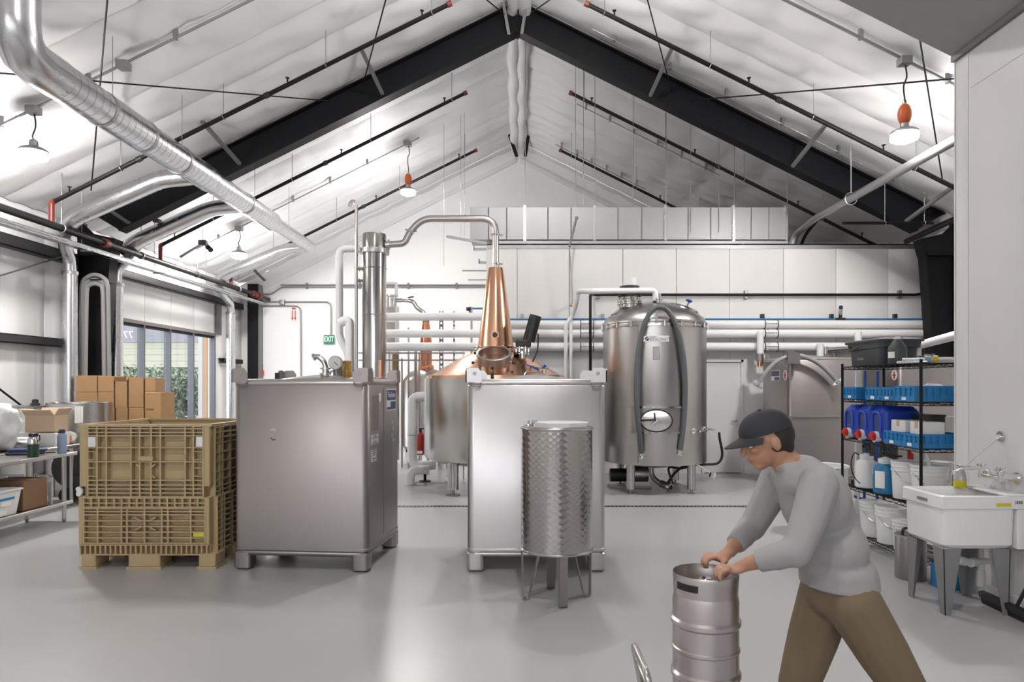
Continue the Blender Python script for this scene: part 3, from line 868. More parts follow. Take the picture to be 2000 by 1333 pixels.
conduit(1, 9.1, 0.6, 7.6, (5.15,), 'grey conduit on the near right roof slope feeding the orange pendant', 0.02)
conduit(1, 12.0, 1.3, 7.2, (), 'faint grey conduit on the right roof slope in front of the frame')
conduit(1, 15.2, 1.3, 4.5, (), 'faint grey conduit on the right roof slope behind the frame', 0.012)
conduit(1, 18.2, 1.0, 3.4, (), 'short faint conduit on the right roof slope near the gable', 0.012)
def pendant(x, d, drop, lab, orange, grp='pendant lamps', shown=True):
    zt = roofz(x, 0.18)
    zl = zt - drop
    t = thing('pendant_lamp', lab, 'lamp', (x, d, zl - 0.1), group=grp)
    part(t, 'cord', MB().tube(spline([(x, d, zt + 0.14), (x + 0.03, d, zt - 0.06), (x - 0.012, d, zt - 0.2), (x + 0.01, d, zl + 0.16 + (0.26 if orange else 0))], 5), 0.010, 6), 'black_rubber', True)
    if orange:
        h = part(t, 'housing', MB().ball((x, d, zl + 0.26), (0.085, 0.085, 0.15), 16, 10), 'orange_housing', True, 'orange oval housing')
        sub(h, 'hook', MB().torus((x, d, zl + 0.43), (0, 1, 0), 0.028, 0.006, 12, 5), 'galv', True)
    part(t, 'cap', MB().lathe([(0.03, 0.17), (0.05, 0.15), (0.055, 0.085), (0.13, 0.055), (0.170, 0.03), (0.172, 0.002)], (x, d, zl), 16), 'galv_dull', True)
    part(t, 'bulb', MB().lathe([(0.160, 0.004), (0.178, -0.035), (0.165, -0.08), (0.08, -0.115), (0.0, -0.12)], (x, d, zl), 10), 'lamp_glow', True)
pendant(-2.56, 15.9, 0.95, 'lit pendant lamp with orange housing hanging over the tall column', True)
pendant(-6.5, 15.9, 0.45, 'lit pendant lamp low at the rear left eave', False)
pendant(-6.46, 9.1, 0.42, 'lit pendant lamp at the near left eave beside the spiral duct', False)
pendant(5.15, 9.1, 0.83, 'lit pendant lamp with orange housing beside the right partition', True)
for k, (x, d) in enumerate(((0.35, 9.1), (0.3, 1.2), (-5.2, -4.0))):
    pendant(x, d, 0.75 if abs(x) < 1 else 0.5, ('lit pendant lamp under the ridge above the small drum', 'lit pendant lamp under the ridge over the camera', 'lit pendant lamp at the front left of the hall')[k], False, 'pendant lamps out of view')

# ================================================================== TOTES (stainless shipping tanks)
def tote(name, label, loc, rz, w, dp, h, m_, leg=0.186, group='stainless shipping totes', band=None):
    t = thing(name, label, 'tank', loc, rz, group)
    zt = h - 0.055
    rs = []
    for ins, z in ((0.03, leg - 0.03), (0.0, leg), (0.0, zt - 0.01), (0.02, zt + 0.02)):
        rs.append([(p[0], p[1], z) for p in rrect(ins, w - ins, ins, dp - ins, 0.065 - ins * 0.5, 4)])
    part(t, 'body', MB().rings(rs), m_)
    m = MB()
    for z in (leg + 0.012,):
        rs = [[(p[0], p[1], z + dz) for p in rrect(-o, w + o, -o, dp + o, 0.067 + o, 4)] for o, dz in ((0, -0.016), (0.007, -0.008), (0.007, 0.008), (0, 0.016))]
        m.rings(rs, False, False)
    part(t, 'weld_bead', m, m_)
    m = MB().tube([(p[0], p[1], h - 0.035) for p in rrect(0.035, w - 0.035, 0.035, dp - 0.035, 0.05, 4)], 0.036, 12, closed=True)
    part(t, 'top_rail', m, 'steel')
    m = MB().tube([(p[0], p[1], leg - 0.026) for p in rrect(0.03, w - 0.03, 0.03, dp - 0.03, 0.05, 4)], 0.028, 10, closed=True)
    part(t, 'skid_rail', m, m_)
    for x in (0.0, w):
        for y in (0.0, dp):
            sx, sy = (1 if x == 0 else -1), (1 if y == 0 else -1)
            m = MB().rbox(min(x, x + sx * 0.155), max(x, x + sx * 0.155), min(y, y + sy * 0.155), max(y, y + sy * 0.155), 0.0, leg - 0.005, 0.035, 0.02, 4)
            part(t, 'leg', m, m_)
            k = MB()
            pl = [(0.0, 0.0), (0.145, 0.0), (0.145, 0.09), (0.115, 0.13), (0.03, 0.13), (0.0, 0.11)]
            k.rings([[(x + sx * (q[0] - 0.012), y - sy * yy, h - 0.03 + q[1]) for q in pl] for yy in (0.012, 0.002)])
            k.rings([[(x - sx * xx, y + sy * (q[0] - 0.012), h - 0.03 + q[1]) for q in pl] for xx in (0.012, 0.002)])
            c = part(t, 'corner_bracket', k, m_)
            g = MB().cyl((x + sx * 0.07, y - sy * 0.012, h + 0.05), (x + sx * 0.07, y - sy * 0.018, h + 0.05), 0.018, n=12)
            sub(c, 'lug_hole', g, 'steel_dull')
            g = MB().tube(fillet([(x + sx * 0.035, y - sy * 0.008, h - 0.035), (x + sx * 0.045, y - sy * 0.03, h - 0.062), (x + sx * 0.115, y - sy * 0.03, h - 0.062), (x + sx * 0.125, y - sy * 0.008, h - 0.035)], 0.01, 2), 0.007, 6)
            sub(c, 'loop', g, 'steel_dull')
    lid = part(t, 'lid', MB().lathe([(0.40, zt + 0.015), (0.41, zt + 0.05), (0.39, zt + 0.06), (0.20, zt + 0.085), (0.06, zt + 0.10), (0.0, zt + 0.105)], (w / 2, dp / 2, 0), 40), 'steel')
    sub(lid, 'lid_ring', MB().torus((w / 2, dp / 2, zt + 0.04), (0, 0, 1), 0.41, 0.014, 40, 6), 'steel_dull')
    sub(lid, 'clamp', MB().box(w / 2 - 0.50, w / 2 - 0.38, dp / 2 - 0.13, dp / 2 - 0.07, zt + 0.02, zt + 0.055).box(w / 2 - 0.43, w / 2 - 0.40, dp / 2 - 0.12, dp / 2 - 0.08, zt + 0.055, zt + 0.12), 'black_plastic')
    if band:
        part(t, 'ledge', MB().box(-0.02, w + 0.02, -0.03, -0.001, band, band + 0.018), 'steel')
    return t
fl = V((-2.615, 6.27, 0))
ta = tote('stainless_tote', 'dull stainless tote tank beside the tan plastic bin', fl, -math.radians(5.0), 1.262, 1.08, 1.752, 'steel_dull')
# fittings and stickers of the first tote (local frame: x right, y back)
W1 = 1.262
m = MB().box(W1, W1 + 0.0035, 0.50, 0.515, 0.24, 1.66)
part(ta, 'side_seam', m, 'ink_grey')
def side_plate(name, y0, y1, z0, z1, m_, t=0.003):
    return part(ta, name, MB().box(W1 + 0.0005, W1 + t, y0, y1, z0, z1), m_)
side_plate('door_plate', 0.10, 0.33, 1.28, 1.60, 'steel_dull', 0.006)
side_plate('sticker', 0.335, 0.41, 1.54, 1.62, 'label_white')
MS = frame((W1 + 0.004, 0.215, 1.22), (0, 1, 0), (0, 0, 1))
for z0, z1, y0, y1, rows in ((1.145, 1.235, 0.10, 0.33, (0.10, 0.17, 0.0, 0.08, 0.16)), (0.985, 1.095, 0.10, 0.26, (0.10, 0.11, 0.08, 0.0, 0.09, 0.03))):
    o = side_plate('sticker', y0, y1, z0, z1, 'label_white')
    for i, wd in enumerate(rows):                              # lines of print too small to read
        if wd:
            zc = z1 - (i + 0.7) * (z1 - z0) / (len(rows) + 0.4)
            sub(o, 'print_line', MB().box(W1 + 0.003, W1 + 0.0038, (y0 + y1) / 2 - wd / 2, (y0 + y1) / 2 + wd / 2, zc - 0.004, zc + 0.004), 'ink_grey')
o = side_plate('brand_plate', 0.60, 0.95, 1.44, 1.66, 'label_white')
sub(o, 'blue_field', MB().box(W1 + 0.003, W1 + 0.0045, 0.615, 0.935, 1.545, 1.648).box(W1 + 0.003, W1 + 0.0045, 0.615, 0.935, 1.452, 1.475).box(W1 + 0.003, W1 + 0.0045, 0.75, 0.935, 1.475, 1.53), 'label_blue')
lettering(o, 'lettering', 'TranStore', 0.078, frame((W1 + 0.005, 0.775, 1.596), (0, 1, 0), (0, 0, 1)), 'label_white', 0.0005, sx=0.85)
m = MB()
for q in ((0.80, 1.30, 0.03, 0.02), (0.83, 1.24, 0.02, 0.04), (0.79, 1.17, 0.025, 0.02), (0.84, 1.12, 0.02, 0.03)):
    m.box(W1 + 0.0005, W1 + 0.002, q[0], q[0] + q[2], q[1], q[1] + q[3])
for i, (y, z) in enumerate(((0.80, 1.30), (0.83, 1.24), (0.79, 1.17), (0.84, 1.12))):
    part(ta, 'scuff_mark', MB().rbox(W1 + 0.0005, W1 + 0.002, y, y + 0.028, z, z + 0.035, 0.0005), 'label_white')
part(ta, 'scuff_mark', MB().tube([(0.36, -0.001, 1.285), (0.38, -0.001, 1.296), (0.40, -0.001, 1.285)], 0.004, 5), 'label_white')
part(ta, 'scuff_mark', MB().tube([(0.355, -0.001, 1.215), (0.375, -0.001, 1.195), (0.40, -0.001, 1.20)], 0.005, 5), 'ink')
zt = 1.70
def lp(x, y, z): return V((x, y, z))
m = MB().cyl((0.70, 0.45, zt + 0.08), (0.70, 0.45, zt + 0.17), 0.032, n=12).cyl((0.70, 0.45, zt + 0.10), (0.70, 0.45, zt + 0.115), 0.055, n=12).cyl((0.70, 0.45, zt + 0.15), (0.70, 0.45, zt + 0.165), 0.05, n=12)
m.tube(fillet([(0.70, 0.45, zt + 0.165), (0.69, 0.45, zt + 0.22), (0.63, 0.45, zt + 0.28), (0.58, 0.45, zt + 0.27)], 0.06, 4), 0.026, 10)
m.cyl((0.592, 0.45, zt + 0.273), (0.578, 0.45, zt + 0.268), 0.036, n=12)
ef = part(ta, 'elbow_fitting', m, 'steel_bright')
m = MB().cyl((0.80, 0.47, zt + 0.215), (0.80, 0.435, zt + 0.215), 0.068, n=24).cyl((0.80, 0.46, zt + 0.09), (0.80, 0.46, zt + 0.15), 0.012, n=8)
ga = part(ta, 'dial_gauge', m, 'steel_dull')
sub(ga, 'dial_face', MB().cyl((0.80, 0.4345, zt + 0.215), (0.80, 0.433, zt + 0.215), 0.058, n=24), 'label_white')
sub(ga, 'needle', MB().box(-0.003, 0.003, -0.0005, 0.0005, -0.01, 0.045, T(0.80, 0.432, zt + 0.215) @ Matrix.Rotation(2.3, 4, 'Y')), 'ink')
part(ta, 'valve_handle', MB().tube([(0.72, 0.44, zt + 0.13), (0.76, 0.40, zt + 0.12), (0.79, 0.40, zt + 0.135)], 0.010, 6), 'steel_bright')
single('amber_bottle', 'amber sample bottle standing on the first tote lid', 'bottle', MB().lathe([(0.0, 0.0), (0.042, 0.0), (0.045, 0.008), (0.045, 0.115), (0.04, 0.125), (0.04, 0.14), (0.045, 0.145), (0.045, 0.165), (0.0, 0.17)], (-1.72, 6.86, 1.775), 20), 'amber')
single('control_box', 'grey control box standing on the first tote lid', 'box', MB().rbox(-1.90, -1.775, 7.0, 7.06, 1.775, 1.905, 0.008), 'grey_steel_leg')
tb = tote('stainless_tote', 'bright stainless tote tank standing behind the small drum', (-0.464, 6.19, 0), 0.0, 1.256, 1.08, 1.752, 'steel_satin')
part(tb, 'lid_handle', MB().tube(fillet([(0.52, 0.5, 1.78), (0.54, 0.5, 1.825), (0.68, 0.5, 1.825), (0.70, 0.5, 1.78)], 0.02, 3), 0.010, 6), 'steel_bright')
tc_ = tote('stainless_tote', 'tall grey tote tank against the back wall with a hose on its corner', (4.43, 11.2, 0), 0.0, 1.25, 1.2, 2.16, 'steel_dull', band=1.17)
o = part(tc_, 'brand_plate', MB().box(-0.004, -0.0005, 0.35, 0.75, 1.77, 1.95), 'label_white')
sub(o, 'blue_field', MB().box(-0.0055, -0.004, 0.37, 0.73, 1.85, 1.94).box(-0.0055, -0.004, 0.37, 0.58, 1.78, 1.83), 'label_blue')
o = part(tc_, 'round_sticker', MB().cyl((-0.0005, 0.12, 1.86), (-0.004, 0.12, 1.86), 0.085, n=20), 'label_white')
sub(o, 'red_mark', MB().box(-0.006, -0.004, 0.10, 0.14, 1.80, 1.92).box(-0.006, -0.004, 0.07, 0.17, 1.85, 1.87), 'sign_red')
td = tote('stainless_tote', 'tall grey tote tank behind the wire shelf', (6.24, 11.2, 0), 0.0, 1.25, 1.2, 2.16, 'steel_dull', band=1.17)
o = part(td, 'round_sticker', MB().cyl((-0.0005, 0.12, 1.86), (-0.004, 0.12, 1.86), 0.085, n=20), 'label_white')
sub(o, 'red_mark', MB().box(-0.006, -0.004, 0.10, 0.14, 1.80, 1.92).box(-0.006, -0.004, 0.07, 0.17, 1.85, 1.87), 'sign_red')
# hose draped over the corner bracket of the far tote
hd = 11.08
h = thing('draped_hose', 'grey hose hung over the corner of the tall grey tote', 'hose', (4.4, hd, 1.6))
pts = [P(1483, 748, hd), P(1495, 728, hd), P(1515, 708, hd), P(1535, 698, hd), P(1550, 695, hd), P(1570, 697, hd), P(1595, 708, hd), P(1615, 724, hd), P(1632, 742, hd)]
part(h, 'hose', MB().tube(spline(pts, 4), 0.036, 10), 'grey_hose', True)
for a, b in ((pts[1], pts[0]), (pts[-2], pts[-1])):
    d_ = (b - a).normalized()
    part(h, 'hose_end', MB().cyl(b, b + d_ * 0.05, 0.038, n=12).cyl(b + d_ * 0.05, b + d_ * 0.065, 0.085, n=16), 'chrome', True)
part(h, 'hose_hook', MB().box(P(1536, 0, hd).x, P(1560, 0, hd).x, hd - 0.06, hd + 0.05, P(0, 711, hd).z, P(0, 690, hd).z), 'steel_dull', True)

# ================================================================== SMALL DRUM ON LEGS
dr = thing('scaled_drum', 'small stainless drum with scaled finish on splayed strap legs', 'drum', (0.307, 5.45, 0))
prof = [(0.0, 0.385), (0.26, 0.385), (0.283, 0.40), (0.285, 0.42), (0.285, 1.35)]
part(dr, 'shell', MB().lathe(prof + [(0.285, 1.355), (0.272, 1.355), (0.272, 1.30), (0.0, 1.30)], n=64), 'scaled_drum')
part(dr, 'rim', MB().torus((0, 0, 1.355), (0, 0, 1), 0.284, 0.011, 48, 8), 'steel_bright')
part(dr, 'base_ring', MB().torus((0, 0, 0.40), (0, 0, 1), 0.283, 0.010, 48, 6), 'steel_bright')
part(dr, 'lid', MB().lathe([(0.0, 1.31), (0.268, 1.31), (0.275, 1.372), (0.262, 1.376), (0.25, 1.36), (0.0, 1.36)], n=48), 'steel')
part(dr, 'white_board', MB().prism([(0.225 * math.cos(t), 0.225 * math.sin(t)) for t in [2 * math.pi * i / 8 + 0.2 for i in range(8)]], 1.361, 1.40, T(0.045, 0.03, 0)), 'pvc_white')
part(dr, 'valve', MB().cyl((-0.20, 0.10, 1.36), (-0.20, 0.10, 1.41), 0.02, n=8).cyl((-0.23, 0.10, 1.40), (-0.15, 0.08, 1.40), 0.012, n=8), 'chrome')
def strap_leg(a):
    c, s = math.cos(a), math.sin(a)
    rad = V((c, s, 0)); tan = V((-s, c, 0))
    m = MB()
    A, B = rad * 0.280 + V((0, 0, 0.41)), rad * 0.135 + V((0, 0, 0.39))
    F1, F2 = rad * 0.272 + V((0, 0, 0.005)), rad * 0.225 + V((0, 0, 0.005))
    return m.strip(fillet([A, F1, F2, B], 0.025, 4), tan, 0.062, 0.008)
for k in range(4):
    part(dr, 'leg', strap_leg(math.radians(-82 + 90 * k)), 'steel_dull')

# ================================================================== COPPER POT STILL AND COLUMN
SX, SY = -0.373, 11.3
st = thing('copper_still', 'large copper pot still with tapered helm on a stainless base', 'still', (SX, SY, 0))
part(st, 'pot', MB().lathe([(0.0, 0.36), (0.5, 0.38), (1.0, 0.46), (1.15, 0.52), (1.17, 0.56), (1.17, 1.74), (1.165, 1.80), (1.12, 1.80)], n=72), 'steel_pot')
part(st, 'pot_band', MB().lathe([(1.10, 1.80), (1.135, 1.80), (1.135, 1.845), (1.08, 1.855)], n=72), 'copper')
part(st, 'dome', MB().lathe([(1.08, 1.85), (0.85, 1.985), (0.60, 2.125), (0.42, 2.21), (0.33, 2.235), (0.315, 2.25), (0.315, 2.30)], n=72), 'copper')
fl_ = part(st, 'helm_flange', MB().lathe([(0.29, 2.295), (0.355, 2.295), (0.36, 2.305), (0.36, 2.325), (0.29, 2.33)], n=48), 'copper')
for k in range(16):
    a = 2 * math.pi * k / 16
    sub(fl_, 'bolt', MB().cyl((0.34 * math.cos(a), 0.34 * math.sin(a), 2.285), (0.34 * math.cos(a), 0.34 * math.sin(a), 2.335), 0.011, n=6), 'steel_bright')
hl = part(st, 'helm', MB().lathe([(0.298, 2.325), (0.285, 2.42), (0.235, 2.82), (0.175, 3.28), (0.128, 3.60), (0.118, 3.635), (0.06, 3.645)], n=48), 'copper')
# sight glass facing the front of the helm
c0 = V((0, -0.272, 2.50))
ax = V((0, -1, 0.12)).normalized()
sg = part(st, 'sight_glass', MB().cyl(c0 - ax * 0.03, c0 + ax * 0.035, 0.062, n=20), 'copper')
sub(sg, 'lens', MB().cyl(c0 + ax * 0.0355, c0 + ax * 0.04, 0.044, n=20), 'black_plastic')
# manway on the front of the dome, tilted with the slope
nrm = V((-0.02, -0.46, 0.89)).normalized()
mc = V((0.0, -0.68, 2.075))
Mw = T(mc) @ aim(nrm)
mw = part(st, 'manway', MB().lathe([(0.255, -0.15), (0.262, -0.02), (0.262, 0.10), (0.275, 0.105), (0.275, 0.13), (0.268, 0.135), (0.235, 0.135), (0.235, -0.12), (0.0, -0.12)], n=40, M=Mw), 'steel_dull')
sub(mw, 'manway_collar', MB().lathe([(0.30, -0.17), (0.274, -0.11), (0.268, -0.09)], n=40, M=Mw), 'copper')
for k in range(6):
    a = math.radians(30 + 60 * k)
    e = V((math.cos(a), math.sin(a), 0))
    g = MB().cyl(Mw @ (e * 0.27 + V((0, 0, 0.06))), Mw @ (e * 0.34 + V((0, 0, 0.05))), 0.010, n=6)
    b_ = sub(mw, 'swing_bolt', g, 'chrome')
    link('knob', MB().ball(Mw @ (e * 0.36 + V((0, 0, 0.05))), 0.026, 8, 6).mesh('knob'), 'black_plastic', mw)
# agitator drive on the right shoulder
mo = V((0.44, -0.35, 2.16))
ag = part(st, 'agitator_mount', MB().cyl((mo.x, mo.y, 1.98), (mo.x, mo.y, 2.24), 0.06, n=12).cyl((mo.x, mo.y, 2.20), (mo.x, mo.y, 2.225), 0.13, n=16).cyl((mo.x, mo.y, 2.28), (mo.x, mo.y, 2.30), 0.12, n=16), 'steel_bright')
for k in range(6):
    a = math.pi * k / 3
    sub(ag, 'post', MB().cyl((mo.x + 0.1 * math.cos(a), mo.y + 0.1 * math.sin(a), 2.19), (mo.x + 0.1 * math.cos(a), mo.y + 0.1 * math.sin(a), 2.31), 0.009, n=6), 'chrome')
gb = part(st, 'gearbox', MB().rbox(mo.x - 0.11, mo.x + 0.14, mo.y - 0.09, mo.y + 0.09, 2.30, 2.42, 0.03, 0.02), 'black_plastic')
mt0, mt1 = mo + V((0.10, 0, 0.24)), mo + V((0.20, 0, 0.60))
mo_ = part(st, 'motor', MB().cyl(mt0, mt1, 0.088, n=20).cyl(mt1, mt1 + (mt1 - mt0).normalized() * 0.05, 0.096, n=20), 'black_plastic')
for k in range(10):
    a = 2 * math.pi * k / 10
    q = aim(mt1 - mt0).to_3x3() @ V((math.cos(a), math.sin(a), 0))
    sub(mo_, 'cooling_fin', MB().strip([mt0 + q * 0.09, mt1 + q * 0.09], q, 0.02, 0.006), 'black_plastic')
part(st, 'motor_cable', MB().tube(spline([mo + V((0.25, -0.08, 0.35)), mo + V((0.24, -0.12, 0.1)), mo + V((0.16, -0.2, -0.1))], 6), 0.012, 6), 'black_rubber')
part(st, 'blue_lever', MB().strip([V((0.46, -0.62, 2.02)), V((0.70, -0.62, 1.95))], (0, 0, 1), 0.03, 0.012), 'blue_handle')
part(st, 'blue_valve', MB().cyl((0.78, -0.62, 1.82), (0.78, -0.62, 1.93), 0.03, n=10).cyl((0.71, -0.62, 1.96), (0.85, -0.62, 1.96), 0.016, n=8), 'steel_bright')
part(st, 'blue_cap', MB().cyl((0.76, -0.62, 1.965), (0.80, -0.62, 2.01), 0.028, n=8), 'blue_handle')
for k in range(4):
    a = math.radians(-128 + 90 * k)
    c, s = 1.02 * math.cos(a), 1.02 * math.sin(a)
    lg = part(st, 'leg', MB().cyl((c, s, 0.09), (c, s, 0.55), 0.085, n=20), 'steel_bright')
    sub(lg, 'levelling_foot', MB().cyl((c, s, 0.012), (c, s, 0.10), 0.022, n=8).cyl((c, s, 0.0), (c, s, 0.014), 0.11, n=20), 'steel_dull')
# lyne pipe: helm to column
lz = 4.45
cx = -2.38 - SX
pipe = fillet([(0, 0, 3.62), (0, 0, lz), (-1.22, 0, lz), (-1.44, 0, 4.20), (-1.50, 0, 4.04), (-1.80, 0, 4.02)], 0.24, 7)
ly = part(st, 'lyne_pipe', MB().tube(pipe, 0.056, 16), 'steel')
for p, a in (((0, 0, 3.70), (0, 0, 1)), ((0, 0, 4.18), (0, 0, 1)), ((-1.425, 0, 4.24), (-0.35, 0, -0.9))):
    a = V(a).normalized()
    sub(ly, 'clamp', MB().cyl(V(p) - a * 0.012, V(p) + a * 0.012, 0.078, n=16).cyl(V(p) + V((0.07, -0.01, 0)), V(p) + V((0.12, -0.01, 0)), 0.014, n=6), 'steel_bright')
co = thing('still_column', 'tall stainless rectifying column joined to the still pipe', 'column', (-2.38, SY, 0))
part(co, 'shell', MB().cyl((0, 0, 0.40), (0, 0, 3.86), 0.195, n=40), 'steel_column')
part(co, 'head', MB().lathe([(0.195, 3.95), (0.195, 4.17), (0.19, 4.19), (0.18, 4.19), (0.18, 4.15), (0.0, 4.15)], n=40), 'steel_column')
fg = part(co, 'flange', MB().lathe([(0.18, 3.86), (0.235, 3.865), (0.24, 3.90), (0.235, 3.945), (0.19, 3.955)], n=40), 'steel')
for k in range(14):
    a = 2 * math.pi * k / 14
    sub(fg, 'bolt', MB().cyl((0.235 * math.cos(a), 0.235 * math.sin(a), 3.86), (0.235 * math.cos(a), 0.235 * math.sin(a), 3.95), 0.012, n=6), 'steel_bright')
part(co, 'nozzle', MB().cyl((0.18, 0, 4.02), (0.25, 0, 4.02), 0.06, n=16).cyl((0.235, 0, 4.02), (0.255, 0, 4.02), 0.085, n=16), 'steel_bright')
part(co, 'shell_band', MB().torus((0, 0, 3.62), (0, 0, 1), 0.197, 0.010, 40, 6), 'steel_bright')
part(co, 'shell_band', MB().torus((0, 0, 2.85), (0, 0, 1), 0.197, 0.006, 40, 6), 'steel')
part(co, 'shell_band', MB().torus((0, 0, 1.80), (0, 0, 1), 0.215, 0.022, 40, 6), 'steel_bright')
for z in (3.42, 3.62):
    part(co, 'side_port', MB().cyl((-0.18, 0, z), (-0.28, 0, z), 0.025, n=8).cyl((-0.24, 0, z), (-0.25, 0, z), 0.045, n=10), 'steel')
for k in range(3):
    a = math.radians(30 + 120 * k)
    part(co, 'leg', MB().cyl((0.17 * math.cos(a), 0.17 * math.sin(a), 0), (0.17 * math.cos(a), 0.17 * math.sin(a), 0.45), 0.03, n=10), 'steel')
part(co, 'copper_trim', MB().cyl((0.13, -0.16, 1.70), (0.13, -0.16, 2.1), 0.03, n=10).cyl((0.02, -0.2, 1.72), (0.26, -0.14, 1.72), 0.02, n=8), 'copper')
v = thing('vent_pipe', 'thin stainless vent pipe with hooked top beside the column', 'pipe', (-2.66, SY - 0.05, 0))
pts = fillet([P(696, 900, 11.2), P(696, 400, 11.2), P(690, 392, 11.2), P(684, 396, 11.2), P(683, 404, 11.2)], 0.05, 4)
pts[0] = V((pts[0].x, pts[0].y, 0.0))
part(v, 'pipe', MB().tube(pts, 0.026, 10), 'steel', True)
for yy in (492, 523):
    p = P(700, yy, 11.2)
    part(v, 'bracket', MB().box(p.x - 0.06, p.x + 0.06, 11.18, 11.22, p.z - 0.012, p.z + 0.012), 'steel_dull', True)

# smaller still behind
s2x, s2y = P(832, 0, 14.6).x, 14.6
s2 = thing('small_copper_still', 'small dark copper still standing behind the white pipes', 'still', (s2x, s2y, 0))
zz = lambda py: P(0, py, s2y).z
part(s2, 'pot', MB().lathe([(0.0, 0.3), (0.45, 0.34), (0.5, 0.4), (0.5, zz(745)), (0.36, zz(728)), (0.2, zz(722))], n=32), 'steel')
part(s2, 'onion', MB().lathe([(0.16, zz(724)), (0.17, zz(718)), (0.15, zz(714)), (0.13, zz(713))], n=28), 'copper_dark')
part(s2, 'helm', MB().lathe([(0.125, zz(713)), (0.128, zz(690)), (0.125, zz(670)), (0.095, zz(645)), (0.065, zz(626)), (0.05, zz(618))], n=28), 'copper_dark')
for yy in (714, 628):
    part(s2, 'clamp_ring', MB().torus((0, 0, zz(yy)), (0, 0, 1), 0.135 if yy > 700 else 0.07, 0.014, 24, 6), 'brass' if yy > 700 else 'steel_bright')
pts = [P(832, 618, s2y), P(826, 610, s2y), P(815, 602, s2y), P(806, 590, s2y), P(790, 587, s2y), P(765, 588, s2y)]
part(s2, 'lyne_arm', MB().tube(spline(pts, 5), 0.045, 10), 'steel_bright', True)
part(s2, 'arm_lever', MB().tube([P(792, 586, s2y), P(800, 581, s2y), P(808, 580, s2y)], 0.015, 6), 'black_plastic', True)
for k in range(3):
    a = math.radians(90 + 120 * k)
    part(s2, 'leg', MB().cyl((0.36 * math.cos(a), 0.36 * math.sin(a), 0), (0.36 * math.cos(a), 0.36 * math.sin(a), 0.36), 0.035, n=8), 'steel')
c2 = thing('condenser', 'white insulated condenser stack behind the tall column', 'condenser', (P(765, 0, 14.6).x, 14.6, 0))
m = MB().cyl((0, 0, 0.1), (0, 0, zz(600)), 0.16, n=20)
part(c2, 'shell', m, 'insul_white')
part(c2, 'top_cap', MB().cyl((0, 0, zz(600)), (0, 0, zz(582)), 0.11, n=16).cyl((0, 0, zz(580)), (0, 0, zz(577)), 0.14, n=16), 'steel')
for k, yy in enumerate((610, 640, 668)):
    part(c2, 'gauge_panel', MB().box(-0.12, 0.10, -0.18, -0.165, zz(yy + 9), zz(yy - 9)), 'steel_dull')
part(c2, 'loop_pipe', MB().tube(fillet([(0.10, 0.0, zz(578)), (0.10, 0, zz(553)), (0.02, 0, zz(553)), (-0.12, 0, zz(553))], 0.05), 0.035, 8), 'insul_white')
for px, yy0, yy1 in ((798, 640, 740), (812, 672, 745), (819, 690, 745), (785, 700, 745)):
    p0, p1 = P(px, yy0, 14.0), P(px, yy1, 14.0)
    part(c2, 'riser_pipe', MB().cyl((p0.x, 14.0, 0.0), p0, 0.02 if px != 812 else 0.032, n=8), 'steel', True)
part(c2, 'wood_box', MB().rbox(P(766, 0, 13.6).x, P(776, 0, 13.6).x, 13.6, 13.75, 1.5, P(0, 692, 13.6).z, 0.01), 'timber', True)
part(c2, 'box_stand', MB().cyl((P(771, 0, 13.6).x, 13.67, 0), (P(771, 0, 13.6).x, 13.67, 1.5), 0.03, n=8), 'steel', True)
t = thing('guard_rail', 'thin steel double guard rail behind the tall column', 'rail', (P(825, 0, 12.4).x, 12.4, 0))
for yy in (690, 704):
    part(t, 'rail', MB().tube([P(700, yy, 12.4), P(908, yy, 12.4)], 0.014, 6), 'steel', True)
for px in (753, 760, 905):
    p = P(px, 686, 12.4)
    part(t, 'post', MB().cyl((p.x, 12.4, 0), p, 0.012, n=6), 'steel', True)

# ================================================================== JACKETED FERMENTER
FX, FY_ = 2.23, 11.2
fe = thing('fermenter_tank', 'large stainless jacketed tank with oval manway and looped hose', 'tank', (FX, FY_, 0))
part(fe, 'shell', MB().lathe([(0.78, 0.47), (0.825, 0.46), (0.832, 0.48), (0.832, 2.66), (0.845, 2.67), (0.845, 2.70), (0.81, 2.71)], n=72), 'steel')
part(fe, 'dome', MB().lathe([(0.825, 2.70), (0.80, 2.77), (0.68, 2.86), (0.45, 2.97), (0.2, 3.05), (0.0, 3.07)], n=64), 'steel')
part(fe, 'cone_bottom', MB().lathe([(0.80, 0.475), (0.5, 0.42), (0.2, 0.36), (0.06, 0.34)], n=48), 'steel_dull')
rm = part(fe, 'rim_band', MB().lathe([(0.832, 2.60), (0.855, 2.605), (0.855, 2.635), (0.832, 2.64)], n=72), 'steel_bright')
for k in range(20):
    a = 2 * math.pi * k / 20
    sub(rm, 'clip', MB().rbox(-0.022, 0.022, -0.02, 0.012, 2.59, 2.68, 0.01, 0.004, M=rotz(a) @ T(0, -0.848, 0)), 'steel_bright')
for a in (-118, -42):
    A = math.radians(a)
    part(fe, 'jacket_seam', MB().box(-0.008, 0.008, -0.008, 0.004, 0.50, 2.60, rotz(A + math.pi / 2) @ T(0, -0.832, 0)), 'steel_dull')
def arc_panel(a0, a1, r, z0, z1, n=12, t=0.014):
    m = MB()
    ro = []
    for i in range(n + 1):
        a = math.radians(a0 + (a1 - a0) * i / n)
        c, s = math.cos(a), math.sin(a)
        ro.append([(r * c, r * s, z0), ((r + t) * c, (r + t) * s, z0), ((r + t) * c, (r + t) * s, z1), (r * c, r * s, z1)])
    return m.rings(ro)
AF = -101.0                                                   # bearing of the front face
part(fe, 'manway_pocket', arc_panel(AF - 24, AF + 29, 0.833, 0.97, 1.35), 'steel_dull')
